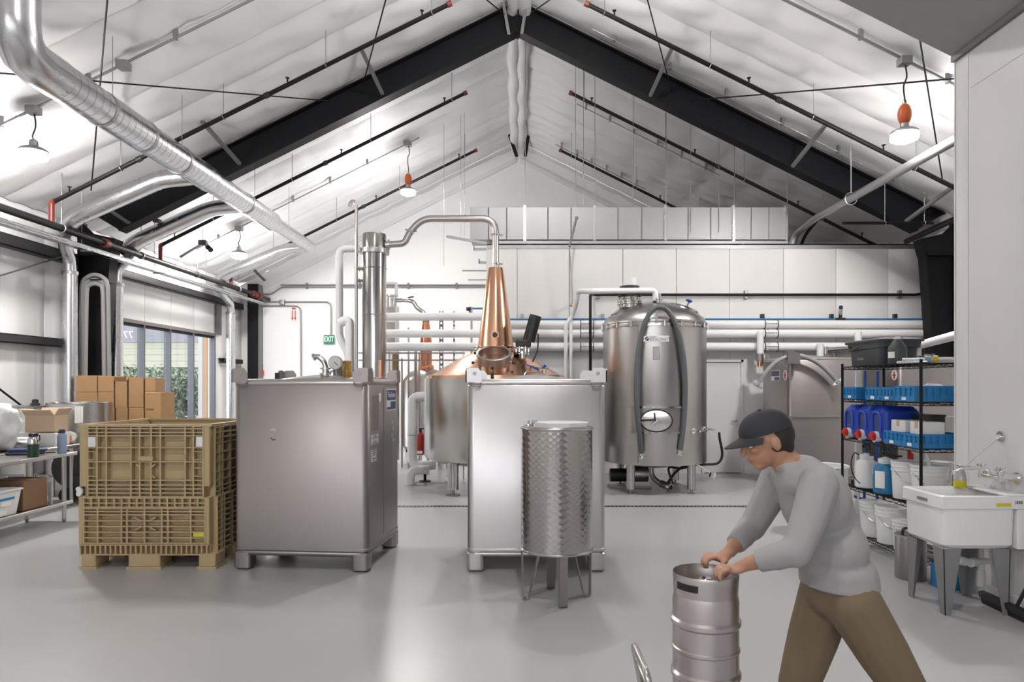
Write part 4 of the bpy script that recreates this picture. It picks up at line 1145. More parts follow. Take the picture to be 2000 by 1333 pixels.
for z in (0.97, 1.36):
    part(fe, 'pocket_rim', arc_panel(AF - 25, AF + 30, 0.833, z - 0.015, z + 0.012, t=0.03), 'steel_bright')
fdir = V((math.cos(math.radians(AF + 2)), math.sin(math.radians(AF + 2)), 0))
side = V((-fdir.y, fdir.x, 0))
mc = fdir * 0.855 + V((0, 0, 1.155))
Mo = frame(mc, side, (0, 0, 1))
el = [(0.235 * math.cos(2 * math.pi * i / 32), 0.165 * math.sin(2 * math.pi * i / 32), 0.0) for i in range(32)]
mw = part(fe, 'manway_door', MB().add([(0, 0, 0.04)] + [(p[0] * 0.97, p[1] * 0.97, 0.02) for p in el], [(0, i + 1, (i + 1) % 32 + 1) for i in range(32)], Mo), 'steel_bright')
sub(mw, 'gasket', MB().tube([Mo @ V((p[0], p[1], 0.015)) for p in el], 0.012, 6, closed=True), 'black_rubber')
sub(mw, 'yoke', MB().tube([Mo @ V((-0.27, 0.0, 0.03)), Mo @ V((-0.03, 0.015, 0.075))], 0.014, 8).tube([Mo @ V((-0.03, 0.12, 0.05)), Mo @ V((-0.02, 0, 0.08))], 0.012, 8), 'black_plastic')
sub(mw, 'tee_handle', MB().tube([Mo @ V((-0.06, -0.05, 0.09)), Mo @ V((0.0, 0.0, 0.10)), Mo @ V((0.02, 0.02, 0.09))], 0.012, 8), 'chrome')
sub(mw, 'hinge', MB().cyl(Mo @ V((-0.27, -0.05, 0.02)), Mo @ V((-0.27, 0.05, 0.02)), 0.022, n=8), 'black_plastic')
Mn = frame(fdir * 0.846 + V((0, 0, 2.40)), side, (0, 0, 1))
pl = part(fe, 'name_plate', MB().box(-0.19, 0.19, -0.045, 0.045, -0.006, 0.0, Mn), 'steel_satin')
lettering(pl, 'lettering', 'METALCRAFT', 0.062, Mn @ T(0.04, -0.012, 0.001), 'ink', 0.0006, sx=0.88)
sub(pl, 'print_line', MB().box(-0.10, 0.0, 0.024, 0.032, 0.0005, 0.0015, Mn), 'ink_grey')
sub(pl, 'emblem', MB().prism([(-0.165, -0.03), (-0.115, -0.03), (-0.115, 0.018), (-0.15, -0.014)], 0.0005, 0.002, Mn).prism([(-0.172, -0.015), (-0.158, -0.008), (-0.122, 0.024), (-0.12, 0.034), (-0.145, 0.03), (-0.17, 0.01)], 0.0005, 0.002, Mn), 'ink')
part(fe, 'thermowell_plate', MB().rbox(-0.05, 0.05, -0.10, 0.10, -0.01, 0.006, 0.012, M=Mn @ T(0.0, -0.22, 0)), 'steel_dull')
# looped hose hung on a hook at the rim
hp = []
for px, py, d in ((1253, 885, 10.40), (1249, 850, 10.33), (1243, 780, 10.31), (1244, 710, 10.31), (1250, 665, 10.31), (1259, 632, 10.30), (1271, 610, 10.30), (1286, 600, 10.30), (1303, 606, 10.30), (1318, 630, 10.31), (1328, 660, 10.32), (1336, 710, 10.34), (1338, 770, 10.37), (1335, 830, 10.38), (1328, 880, 10.38)):
    hp.append(P(px, py, d))
part(fe, 'hung_hose', MB().tube(spline(hp, 4), 0.040, 12), 'dark_hose', True)
for a, b in ((hp[1], hp[0]), (hp[-2], hp[-1])):
    d_ = (b - a).normalized()
    part(fe, 'hose_ferrule', MB().cyl(b, b + d_ * 0.06, 0.032, n=12).cyl(b + d_ * 0.06, b + d_ * 0.075, 0.065, n=16), 'chrome', True)
part(fe, 'hose_hook', MB().box(-0.02, 0.02, -0.02, 0.0, -0.02, 0.20, T(fdir * 0.86 + V((0, 0, 2.66)))), 'steel_bright')
# top fittings
ms = V((-0.42, -0.1, 0))
tw = part(fe, 'agitator_turret', MB().lathe([(0.30, 2.84), (0.20, 2.93), (0.165, 2.95), (0.165, 3.00), (0.20, 3.005), (0.20, 3.02), (0.17, 3.025), (0.17, 3.04), (0.20, 3.045), (0.20, 3.06), (0.165, 3.065), (0.16, 3.13)], ms, 24), 'steel_bright')
for k in range(10):
    a = 2 * math.pi * k / 10
    sub(tw, 'stud', MB().cyl(ms + V((0.185 * math.cos(a), 0.185 * math.sin(a), 2.96)), ms + V((0.185 * math.cos(a), 0.185 * math.sin(a), 3.10)), 0.008, n=5), 'chrome')
part(fe, 'turret_flange', MB().lathe([(0.16, 3.12), (0.185, 3.13), (0.185, 3.17), (0.11, 3.18), (0.11, 3.25), (0.16, 3.26), (0.16, 3.30), (0.05, 3.31)], ms, 20), 'black_plastic')
part(fe, 'motor_cap', MB().lathe([(0.072, 3.30), (0.076, 3.38), (0.066, 3.435), (0.0, 3.445)], ms + V((0.05, 0, 0)), 16), 'pvc_white')
md = V((0.42, -0.18, 0))
Ml = T(md + V((0, 0, 2.90))) @ aim((0.30, -0.12, 0.9))
ml = part(fe, 'top_manway', MB().lathe([(0.23, -0.10), (0.23, 0.02), (0.255, 0.025), (0.255, 0.05), (0.20, 0.075), (0.0, 0.085)], n=32, M=Ml), 'steel_bright')
sub(ml, 'stem', MB().cyl(Ml @ V((0, -0.05, 0.07)), Ml @ V((0, -0.05, 0.17)), 0.014, n=8), 'brass')
sub(ml, 'blue_knob', MB().lathe([(0.01, 0.15), (0.05, 0.165), (0.055, 0.185), (0.03, 0.20), (0.0, 0.20)], n=12, M=Ml @ T(0, -0.05, 0)), 'blue_jug')
part(fe, 'tri_clamp', MB().lathe([(0.05, 2.98), (0.05, 3.06), (0.075, 3.065), (0.075, 3.09), (0.045, 3.10), (0.045, 3.16)], (0.02, -0.25, 0), 16), 'chrome')
for k, a in enumerate((-131, -49, 49, 131)):
    A = math.radians(a)
    c, s = 0.72 * math.cos(A), 0.72 * math.sin(A)
    lg = part(fe, 'leg', MB().cyl((c, s, 0.07), (c, s, 0.50), 0.065, n=16), 'steel')
    sub(lg, 'levelling_foot', MB().cyl((c, s, 0.01), (c, s, 0.08), 0.02, n=8).cyl((c, s, 0.0), (c, s, 0.012), 0.055, n=14), 'steel_dull')
m = MB().tube(fillet([(-0.10, -0.25, 0.42), (-0.09, -0.27, 0.22), (0.04, -0.38, 0.12), (0.14, -0.50, 0.10)], 0.08, 4), 0.042, 10)
ou = part(fe, 'outlet_pipe', m, 'steel_dull')
sub(ou, 'valve', MB().cyl((0.04, -0.38, 0.13), (0.14, -0.50, 0.10), 0.06, n=12).cyl((0.13, -0.50, 0.10), (0.16, -0.53, 0.095), 0.075, n=16), 'steel_bright')
sub(ou, 'bore', MB().cyl((0.158, -0.528, 0.0953), (0.163, -0.534, 0.0945), 0.035, n=12), 'black_rubber')
part(fe, 'drain_hose', MB().tube(spline([(0.12, -0.45, 0.14), (0.24, -0.42, 0.30), (0.42, -0.40, 0.42), (0.70, -0.42, 0.44), (0.92, -0.42, 0.46), (0.99, -0.43, 0.60), (0.94, -0.46, 0.86), (0.93, -0.47, 0.95)], 6), 0.020, 8), 'black_rubber')
part(fe, 'drain_hose', MB().tube(spline([(0.20, -0.50, 0.14), (0.14, -0.48, 0.32), (0.16, -0.45, 0.40), (0.34, -0.45, 0.38), (0.5, -0.45, 0.44)], 6), 0.018, 8), 'black_rubber')
for a, z in ((-58, 0.99), (-33, 1.0)):
    A = math.radians(a)
    e = V((math.cos(A), math.sin(A), 0))
    part(fe, 'sample_valve', MB().cyl(e * 0.82 + V((0, 0, z)), e * 0.87 + V((0, 0, z)), 0.045, n=14).cyl(e * 0.87 + V((0, 0, z)), e * 1.0 + V((0, 0, z)), 0.016, n=8), 'chrome')
part(fe, 'brace_valve', MB().tube([(0.55, -0.55, 0.46), (0.78, -0.6, 0.32)], 0.014, 6).cyl((0.78, -0.6, 0.26), (0.80, -0.6, 0.34), 0.05, n=8), 'chrome')
pu = thing('transfer_pump', 'small steel pump with black motor under the fermenter', 'pump', (1.85, 11.35, 0))
part(pu, 'body', MB().cyl((-0.05, 0, 0.22), (0.30, 0, 0.22), 0.13, n=16).box(-0.08, 0.32, -0.10, 0.10, 0.03, 0.10), 'steel')
part(pu, 'motor', MB().cyl((-0.32, 0, 0.20), (-0.05, 0, 0.20), 0.11, n=16), 'black_plastic')
part(pu, 'base', MB().box(-0.34, 0.34, -0.13, 0.13, 0.0, 0.032), 'steel_dull')
part(pu, 'head', MB().cyl((0.06, 0, 0.33), (0.06, 0, 0.46), 0.05, n=10), 'steel')

# ================================================================== WALL PIPEWORK IN FRONT OF THE COLD ROOM
YP = 12.92
def hz(py): return P(0, py, YP).z
def hx(px): return P(px, 0, YP).x
def pclamp(t, x, z, r):                                        # hinged clamp pair round an insulated pipe
    for dx in (-0.12, 0.12):
        part(t, 'clamp_band', MB().torus((x + dx, YP, z), (1, 0, 0), r + 0.004, 0.008, 20, 5), 'black_plastic', True)
    part(t, 'clamp_bar', MB().cyl((x - 0.12, YP - r - 0.012, z + 0.01), (x + 0.12, YP - r - 0.012, z + 0.01), 0.005, n=5), 'steel_dull', True)
runs = ((634, 990, 1880, 'topmost of three white insulated pipes along the cold room wall'),
        (652, 752, 1880, 'middle of three white insulated pipes along the back'),
        (678, 752, 1700, 'lowest of three white insulated pipes along the back'))
for k, (py, a, b, lab) in enumerate(runs):
    t = thing('insulated_pipe', lab, 'pipe', (hx(1300), YP, hz(py) - 0.08), group='white insulated pipes')
    r = 0.078 if k < 2 else 0.082
    cutx = [hx(a), hx(1110), hx(1300), hx(1480), hx(1500), hx(b)] if k != 0 else [hx(a), hx(1110), hx(1300), hx(1490), hx(b)]
    for c0_, c1_ in zip(cutx[:-1], cutx[1:]):
        part(t, 'pipe_section', MB().cyl((c0_ + 0.003, YP, hz(py)), (c1_ - 0.003, YP, hz(py)), r, n=18), 'insul_white', True)
    for px in (1146, 1505):
        pclamp(t, hx(px), hz(py), r)
t = thing('insulated_pipe', 'white insulated pipe crossing left of the copper helm above the others', 'pipe', (hx(850), YP, hz(619) - 0.08), group='white insulated pipes')
part(t, 'pipe_section', MB().tube(fillet([P(752, 619, YP), P(965, 619, YP), P(965, 634, YP), P(1000, 634, YP)], 0.05, 3), 0.076, 16), 'insul_white', True)
t = thing('elbow_pipe', 'white insulated pipe rising along the right and leaving towards the camera', 'pipe', (6.2, 12.3, 1.9))
part(t, 'pipe_section', MB().tube([P(1700, 679, YP - 0.05), P(1790, 676, 11.3), P(1880, 652, 9.0)], 0.065, 14), 'insul_white', True)
for px, y0, y1, lab in ((1485, 648, 702, 'short white vertical drop pipe left of the draped hose'), (1676, 648, 690, 'short white vertical drop pipe above the grey storage bin'), (1602, 672, 700, 'short white drop pipe with fittings between two drops')):
    p0, p1 = P(px, y0, YP - 0.17), P(px, y1, YP - 0.17)
    single('drop_pipe', lab, 'pipe', MB().cyl(p1, p0, 0.062, n=14).cyl((p0.x, YP - 0.17, p0.z - 0.05), (p0.x, YP - 0.07, p0.z - 0.05), 0.05, n=10), 'insul_white', 'white drop pipes')
t = thing('manifold_pipe', 'steel manifold line with valves behind the tall tote', 'pipe', (hx(1560), YP - 0.15, P(0, 712, YP).z))
part(t, 'pipe', MB().tube([P(1490, 708, YP - 0.16), P(1655, 708, YP - 0.16)], 0.045, 12), 'steel', True)
part(t, 'valve', MB().box(P(1472, 0, YP).x, P(1488, 0, YP).x, YP - 0.25, YP - 0.1, P(0, 706, YP).z, P(0, 692, YP).z), 'steel_satin', True)
part(t, 'valve', MB().cyl(P(1612, 692, YP - 0.16), P(1612, 678, YP - 0.16), 0.05, n=10).cyl(P(1612, 684, YP - 0.16), P(1655, 681, YP - 0.16), 0.04, n=10), 'steel', True)
part(t, 'valve', MB().cyl(P(1484, 702, YP - 0.16), P(1484, 716, YP - 0.16), 0.055, n=10), 'copper', True)
# black gas line and blue air line with strut clamps
def strut(t, px, py, m='galv_dull'):
    p = P(px, py, YC - 0.04)
    part(t, 'clamp', MB().box(p.x - 0.03, p.x + 0.03, YC - 0.075, YC - 0.001, p.z - 0.07, p.z + 0.08), m, True)
yb = YC - 0.09
t = thing('gas_line', 'thin black gas line clamped along the cold room wall', 'pipe', (P(1450, 0, yb).x, yb, P(0, 580, yb).z))
part(t, 'pipe', MB().tube(fillet([P(1153, 735, yb - 0.9), P(1153, 577, yb - 0.9), P(1158, 576, yb), P(1790, 576, yb), P(1800, 574, yb), P(1838, 574, yb)], 0.06, 3), 0.026, 10), 'pipe_black', True)
for px in (1457, 1757, 1169):
    strut(t, px, 576)
t = thing('air_line', 'thin blue air line clamped above the white pipes', 'pipe', (P(1450, 0, yb).x, yb, P(0, 626, yb).z))
part(t, 'pipe', MB().tube(fillet([P(990, 624, yb), P(1807, 624, yb), P(1807, 500, yb), P(1835, 500, yb), P(1846, 500, yb)], 0.05, 3), 0.020, 8), 'blue_pipe', True)
for px in (1020, 1177, 1489, 1624, 1748):
    strut(t, px, 622, 'black_plastic' if px > 1400 else 'galv_dull')
for a, b in (((1807, 620), (1807, 606)), ((1807, 500), (1820, 500))):
    p, q = P(a[0], a[1], yb), P(b[0], b[1], yb)
    part(t, 'elbow', MB().cyl(p, q, 0.036, n=10).ball(p, 0.042, 10, 6), 'black_plastic', True)
p = P(1641, 624, yb)
o = part(t, 'tee', MB().cyl(p + V((-0.09, 0, 0)), p + V((0.09, 0, 0)), 0.032, n=10).cyl(p, p + V((0, -0.02, 0.10)), 0.03, n=10), 'black_plastic', True)
part(t, 'branch_cock', MB().cyl(p + V((0, -0.02, 0.08)), p + V((0, -0.04, 0.20)), 0.028, n=10), 'steel', True)
part(t, 'cock_knob', MB().ball(p + V((-0.01, -0.05, 0.22)), 0.04, 10, 6), 'black_plastic', True)
t = thing('air_drop', 'blue air line stub with black valve left of the copper helm', 'pipe', (P(921, 0, 15).x, 15.0, 1.9))
part(t, 'pipe', MB().tube([P(945, 603, 15), P(918, 603, 15)], 0.02, 8).tube([P(921, 625, 15), P(921, 690, 15)], 0.018, 8), 'blue_pipe', True)
part(t, 'valve', MB().cyl(P(920, 603, 15), P(911, 604, 15), 0.04, n=10).tube([P(915, 604, 15), P(920, 612, 15)], 0.022, 8), 'black_plastic', True)
part(t, 'strap', MB().box(P(919, 0, 15).x, P(923, 0, 15).x, 14.98, 15.02, 0.0, P(0, 600, 15).z), 'steel_dull', True)
for px, lab in ((862, 'dark perforated strut channel hanging behind the small still'), (887, 'thin perforated strut channel right of the small still')):
    m = MB()
    x, w_ = P(px, 0, 15.4).x, 0.045 if px == 862 else 0.02
    m.box(x - w_, x - w_ * 0.5, 15.38, 15.42, 0.0, P(0, 608, 15.4).z).box(x + w_ * 0.5, x + w_, 15.38, 15.42, 0.0, P(0, 608, 15.4).z)
    z = 0.04
    while z < P(0, 612, 15.4).z:
        m.box(x - w_ * 0.5, x + w_ * 0.5, 15.385, 15.41, z, z + 0.05); z += 0.11
    single('strut_channel', lab, 'strut', m, 'grey_steel_paint', 'perforated struts')
# strut brackets standing off the cold room corner
for px0, px1, py, up, lab in ((872, 948, 462, 14, 'long sloping strut channel at the cold room corner'), (925, 948, 487, 0, 'upper short strut bracket on the cold room corner'), (935, 948, 513, 0, 'second short strut bracket on the cold room corner'),
                              (903, 948, 529, 0, 'thin rod bracket on the cold room corner'), (914, 948, 547, 0, 'lowest thin rod bracket on the cold room corner')):
    d = YC + 0.15
    a, b = P(px0, py, d), P(px1 + 2, py + up, d)
    m = MB().strip([a, b], (0, 1, 0), 0.05, 0.045 if py < 520 else 0.02)
    if py in (487, 513): m.box(a.x - 0.005, a.x + 0.02, d - 0.025, d + 0.025, a.z - 0.02, a.z + 0.07)
    single('strut_bracket', lab, 'bracket', m, 'galv_dull', 'cold room corner brackets')
# chain arm and brass valve between still and fermenter
t = thing('chain_valve', 'brass chain valve hanging on a long chain above the white risers', 'valve', (P(1118, 0, 12.8).x, 12.8, P(0, 618, 12.8).z))
part(t, 'swing_arm', MB().tube([P(1126, 426, 12.9), P(1112, 482, 12.7)], 0.022, 8).ball(P(1126, 426, 12.9), 0.035, 8, 5), 'steel_dull', True)
m = MB()
pts = spline([P(1112, 482, 12.7), P(1114, 510, 12.75), P(1117, 560, 12.8), P(1118, 592, 12.8)], 12)
part(t, 'chain', m.tube(pts, 0.010, 5), 'steel_dull', True)
part(t, 'chain', MB().tube([P(1112, 482, 12.7), P(1114, 592, 12.8)], 0.005, 5), 'steel_dull', True)
part(t, 'valve_body', MB().cyl(P(1119, 600, 12.8), P(1119, 591, 12.8), 0.03, n=10).cyl(P(1113, 596, 12.8), P(1124, 597, 12.8), 0.028, n=10).tube([P(1118, 592, 12.8), P(1120, 586, 12.8)], 0.018, 6), 'brass', True)
part(t, 'pressure_switch', MB().rbox(P(1116.5, 0, 12.8).x, P(1123.5, 0, 12.8).x, 12.76, 12.84, P(0, 615, 12.8).z, P(0, 602, 12.8).z, 0.015), 'black_plastic', True)
t = thing('white_risers', 'pair of white insulated risers left of the fermenter', 'pipe', (P(1110, 0, 12.5).x, 12.5, 0))
g = P(1105, 0, 12.5).x
part(t, 'riser', MB().tube(fillet([(g, 12.5, 0.0), P(1105, 632, 12.5), P(1119, 618, 12.5), P(1119, 612, 12.5)], 0.12, 4), 0.034, 12), 'insul_white', True)
part(t, 'riser', MB().tube([(P(1115, 0, 12.5).x, 12.52, 0.0), P(1115, 622, 12.52)], 0.032, 12), 'insul_white', True)
part(t, 'bracket', MB().box(P(1098, 0, 12.5).x, P(1122, 0, 12.5).x, 12.55, 12.58, P(0, 644, 12.5).z, P(0, 641, 12.5).z), 'steel_dull', True)
t = thing('overhead_feed', 'white feed pipe leading over to the top of the fermenter', 'pipe', (2.0, 11.0, 3.1))
part(t, 'pipe', MB().tube(fillet([P(1119, 615, 12.4), P(1130, 569, 12.2), P(1160, 569, 10.9), P(1280, 568, 10.95), P(1280, 588, 10.95)], 0.07, 4), 0.048, 12), 'insul_white', True)

# ================================================================== WHITE PLUMBING BEHIND THE FIRST TOTE
t = thing('white_vent_pipe', 'fat white vent pipe rising and bending left of the vent', 'pipe', (P(662, 0, 11.6).x, 11.6, 0))
part(t, 'pipe', MB().tube(fillet([P(702, 486, 11.6), P(663, 486, 11.6), P(663, 660, 11.6), P(680, 690, 11.6), (P(680, 0, 11.6).x, 11.6, 0)], 0.12, 5), 0.062, 16), 'insul_white', True)
t = thing('white_trap_pipe', 'fat white pipe with curled top behind the first tote', 'pipe', (P(683, 0, 11.3).x, 11.3, 0))
part(t, 'pipe', MB().tube(fillet([P(665, 632, 11.3), P(672, 626, 11.3), P(683, 628, 11.3), (P(684, 0, 11.3).x, 11.3, 0)], 0.07, 5), 0.075, 16), 'insul_white', True)
t = thing('drain_stack', 'fat white drain pipe with elbow between tote and still', 'pipe', (P(805, 0, 12.0).x, 12.0, 0))
part(t, 'pipe', MB().tube(fillet([P(833, 775, 12.0), P(805, 776, 12.0), P(805, 912, 12.0), P(850, 908, 12.0)], 0.22, 6), 0.085, 18), 'insul_white', True)
part(t, 'stand', MB().cyl((P(830, 0, 12).x, 12, 0), (P(830, 0, 12).x, 12, P(0, 912, 12).z), 0.025, n=8).cyl((P(830, 0, 12).x, 12, 0), (P(830, 0, 12).x, 12, 0.015), 0.10, n=16), 'black_steel', True)
part(t, 'clamp_ring', MB().torus(P(805, 850, 12.0), (0, 0, 1), 0.087, 0.008, 20, 5), 'steel', True)
single('floor_elbow', 'white pipe elbow lying on the floor beside the tote', 'pipe', MB().tube(fillet([(-1.83, 11.6, 0.0), (-1.83, 11.6, 0.24), (-1.55, 11.75, 0.24)], 0.16, 5), 0.075, 14), 'insul_white')
t = thing('white_cabinet', 'white cabinet glimpsed behind the tote and the still', 'cabinet', (P(785, 0, 17.5).x, 17.5, 0))
part(t, 'body', MB().rbox(-0.5, 0.22, -0.3, 0.3, 0.25, 1.72, 0.02), 'white_paint')
part(t, 'door', MB().rbox(-0.48, -0.14, -0.325, -0.302, 0.27, 1.70, 0.008), 'white_trim')
part(t, 'door', MB().rbox(-0.13, 0.21, -0.325, -0.302, 0.27, 1.70, 0.008), 'white_trim')
for x in (-0.45, 0.17):
    for y in (-0.26, 0.26):
        part(t, 'leg', MB().cyl((x, y, 0), (x, y, 0.26), 0.025, n=8), 'black_steel')
ex = thing('fire_extinguisher', 'dark red fire extinguisher on a white stand behind the still', 'extinguisher', (P(821, 0, 13.0).x, 13.0, 0))
zt_, zb_ = P(0, 846, 13).z, P(0, 888, 13).z
part(ex, 'cylinder', MB().lathe([(0.0, zb_), (0.07, zb_), (0.075, zb_ + 0.02), (0.075, zt_ - 0.05), (0.05, zt_), (0.02, zt_ + 0.02)], n=18), 'extinguisher')
part(ex, 'valve_head', MB().cyl((0, 0, zt_), (0, 0, zt_ + 0.08), 0.03, n=10).box(-0.02, 0.10, -0.012, 0.012, zt_ + 0.07, zt_ + 0.09), 'black_plastic')
part(ex, 'label', MB().box(-0.05, 0.05, -0.078, -0.0745, zb_ + 0.02, zb_ + 0.07), 'label_white')
part(ex, 'stand', MB().box(-0.02, 0.02, 0.078, 0.10, 0.0, zt_ + 0.1).box(-0.15, 0.15, -0.1, 0.15, 0, 0.02).box(-0.06, 0.06, -0.05, 0.1, zb_ - 0.02, zb_ - 0.001), 'white_trim')

# ================================================================== BACK WALL (LEFT PART)
yw = YB - 0.03
t = thing('exit_sign', 'green exit sign on the white back wall', 'sign', (P(643.5, 0, yw).x, yw, P(0, 672, yw).z))
a, b = P(633.5, 672, yw), P(653.5, 655, yw)
part(t, 'case', MB().rbox(a.x, b.x, yw - 0.06, yw, a.z, b.z, 0.01), 'exit_green', True)
lettering(t, 'lettering', 'EXIT', 0.215, frame(((a.x + b.x) / 2 - t.location.x, -0.062, (a.z + b.z) / 2 - t.location.z), (1, 0, 0), (0, 0, 1)), 'exit_white', 0.002, sx=0.62)
t = thing('arrow_sign', 'white sign with two red down arrows on the back wall', 'sign', (P(574, 0, yw).x, yw, P(0, 628, yw).z))
a, b = P(569, 628, yw), P(579, 600, yw)
part(t, 'plate', MB().box(a.x, b.x, yw - 0.006, yw - 0.001, a.z, b.z), 'label_white', True)
for px in (571.3, 576.7):
    m = MB()
    p = P(px, 0, yw)
    m.box(p.x - 0.012, p.x + 0.012, yw - 0.009, yw - 0.006, P(0, 623, yw).z, P(0, 607, yw).z)
    m.prism([(-0.035, 0.05), (0.035, 0.05), (0.0, -0.03)], 0, 0.003, frame((p.x, yw - 0.006, P(0, 624, yw).z), (1, 0, 0), (0, 0, 1)))
    part(t, 'red_arrow', m, 'sign_red', True)
part(t, 'red_heading', MB().box(a.x + 0.02, b.x - 0.02, yw - 0.008, yw - 0.006, P(0, 605, yw).z, P(0, 601.5, yw).z), 'sign_red', True)
t = thing('red_wall_holder', 'red wall holder with two black handles sticking out', 'holder', (P(509, 0, yw).x, yw - 0.08, P(0, 733, yw).z))
a, b = P(501, 733, yw), P(516, 724, yw)
part(t, 'tray', MB().rbox(a.x, b.x, yw - 0.12, yw - 0.001, a.z, b.z, 0.015), 'sign_red', True)
for px in (503.5, 511.5):
    part(t, 'handle', MB().cyl(P(px, 726, yw - 0.06), P(px, 711, yw - 0.06), 0.022, 0.018, n=8), 'black_plastic', True)
for pts, lab in (([(548, 557), (700, 557), (948, 557)], 'upper level conduit across the white back wall'),
                 ([(480, 575), (530, 575), (550, 561), (948, 561)], 'lower level conduit across the white back wall with a bend'),
                 ([(482, 590), (640, 590), (647, 596), (647, 655)], 'conduit bending down to the exit sign'),
                 ([(482, 598), (580, 598), (588, 604), (588, 740)], 'conduit bending down beside the arrow sign'),
                 ([(499, 740), (499, 600)], 'vertical conduit near the rear left corner')):
    single('wall_conduit', lab, 'conduit', MB().tube(fillet([P(px, py, yw - 0.01) for px, py in pts], 0.1, 4), 0.020, 8), 'galv_dull', 'back wall conduits')
for px in (600, 703, 798, 892):
    p = P(px, 558, yw)
    single('conduit_strap', 'dark strap holding both level conduits, %s' % {600: 'far left one', 703: 'one beside the column', 798: 'one right of the column', 892: 'one nearest the cold room'}[px], 'strap',
           MB().box(p.x - 0.03, p.x + 0.03, yw - 0.045, yw, p.z - 0.10, p.z + 0.07), 'grey_steel_paint', 'conduit straps')
p = P(552, 591, yw)
single('junction_box', 'grey junction box on the back wall conduit', 'box', MB().rbox(p.x - 0.07, p.x + 0.07, yw - 0.09, yw, p.z - 0.07, p.z + 0.07, 0.008), 'galv_dull')
p = P(498, 583, yw)
single('round_alarm', 'round white alarm high in the rear left corner', 'alarm', MB().cyl((p.x, yw, p.z), (p.x, yw - 0.07, p.z), 0.085, 0.07, n=20), 'pvc_white')
t = thing('corner_column', 'black steel corner column in the rear left corner', 'column', (-7.62, 19.8, 0))
part(t, 'flange', MB().box(-7.78, -7.48, 19.62, 19.64, 0, 4.6), 'black_steel', True)
part(t, 'web', MB().box(-7.50, -7.46, 19.64, 19.97, 0, 4.6), 'grey_steel_paint', True)
p0, p1 = P(1040, 0, 17), P(492, 0, 17)
single('eave_strut', 'short dark strut stub under the rear left eave', 'strut', MB().strip([P(497, 528, 19.4), P(517, 548, 19.8)], (1, 0, 0), 0.06, 0.06), 'grey_steel_paint')
t = thing('emergency_light', 'twin head emergency light below the rear left roof', 'lamp', (P(400, 0, 15.2).x, 15.2, P(0, 482, 15.2).z))
p = P(396, 474, 15.2)
part(t, 'case', MB().rbox(p.x - 0.09, p.x + 0.09, 15.15, 15.27, p.z - 0.06, p.z + 0.05, 0.02), 'black_plastic', True)
for px, py in ((404, 480), (409, 485)):
    q = P(px, py, 15.1)
    part(t, 'spot_head', MB().cyl(q, q + V((0.05, -0.05, -0.05)), 0.045, 0.055, n=12), 'black_plastic', True)
part(t, 'arm', MB().cyl((p.x, 15.21, p.z), (p.x, 15.21, roofz(p.x, -0.12)), 0.012, n=6), 'galv_dull', True)
part(t, 'feed_tube', MB().tube([P(392, 478, 15.2), P(352, 502, 15.2)], 0.03, 8), 'galv_dull', True)
t = thing('eave_camera', 'small dark camera fixed below the left roof slope near the frame', 'camera', (P(307, 0, 12.9).x, 12.9, P(0, 440, 12.9).z))
p = P(307, 432, 12.9)
part(t, 'body', MB().box(p.x - 0.06, p.x + 0.06, 12.85, 12.95, p.z - 0.03, p.z + 0.03), 'grey_steel_paint', True)
part(t, 'stem', MB().cyl((p.x, 12.9, p.z), (p.x, 12.9, roofz(p.x, -0.12)), 0.012, n=6), 'grey_steel_paint', True)

# ================================================================== TRENCH DRAIN
t = thing('trench_drain', 'long narrow trench drain grate across the floor', 'drain', (1.8, 9.52, 0))
part(t, 'channel', MB().box(-1.72, 6.2, 9.47, 9.57, 0.0005, 0.002), 'black_rubber', True)
part(t, 'edge_frame', MB().box(-1.72, 6.2, 9.455, 9.47, 0.0005, 0.005).box(-1.72, 6.2, 9.57, 9.585, 0.0005, 0.005), 'steel', True)
m = MB()
x = -1.70
while x < 6.2:
    m.add([(x, 9.47, 0.005), (x + 0.022, 9.47, 0.005), (x + 0.037, 9.57, 0.005), (x + 0.015, 9.57, 0.005), (x, 9.47, 0.002), (x + 0.022, 9.47, 0.002), (x + 0.037, 9.57, 0.002), (x + 0.015, 9.57, 0.002)],
          [(0, 1, 2, 3), (0, 4, 5, 1), (1, 5, 6, 2), (2, 6, 7, 3), (3, 7, 4, 0)])
    x += 0.055
tag(part(t, 'grate_bars', m, 'steel_dull', True), kind='stuff')
part(t, 'corner_grate', MB().box(-2.0, -1.72, 9.15, 9.62, 0.0005, 0.004), 'steel_dull', True)
m = MB()
for i in range(6):
    m.box(-1.98 + i * 0.045, -1.955 + i * 0.045, 9.17, 9.60, 0.004, 0.0065)
tag(part(t, 'corner_bars', m, 'grey_steel_paint', True), kind='stuff')

# ================================================================== TAN BULK BIN
bn = thing('bulk_bin', 'tan plastic folding bulk bin with ribbed sides', 'bin', (-4.045, 6.29, 0))
BW, BDP, BH = 1.20, 1.16, 1.335
def cx_(c): return (c - 105) / 4.04 / 212.0
def cz_(c): return (1112 - (800 + c / 4.04)) / 212.0
def lattice(x0, x1, z0, z1, xs, zs, dep, t=0.007):             # ribs standing proud of a recessed back plate; x along the face, y inwards
    m = MB().box(x0, x1, dep, dep + 0.012, z0, z1)
    for x in xs: m.box(x - t, x + t, 0.0, dep, z0, z1)
    for z in zs: m.box(x0, x1, 0.002, dep, z - t * 0.8, z + t * 0.8)
    return m
UX = [cx_(c) for c in (172, 245, 318, 513, 582, 672, 745, 940, 1005, 1083)]
UZ = [cz_(c) for c in (133, 152, 182, 208, 302, 413, 560, 597, 628, 660, 690)]
up = lattice(UX[0], UX[-1], UZ[-1], UZ[0], UX, UZ, 0.055)
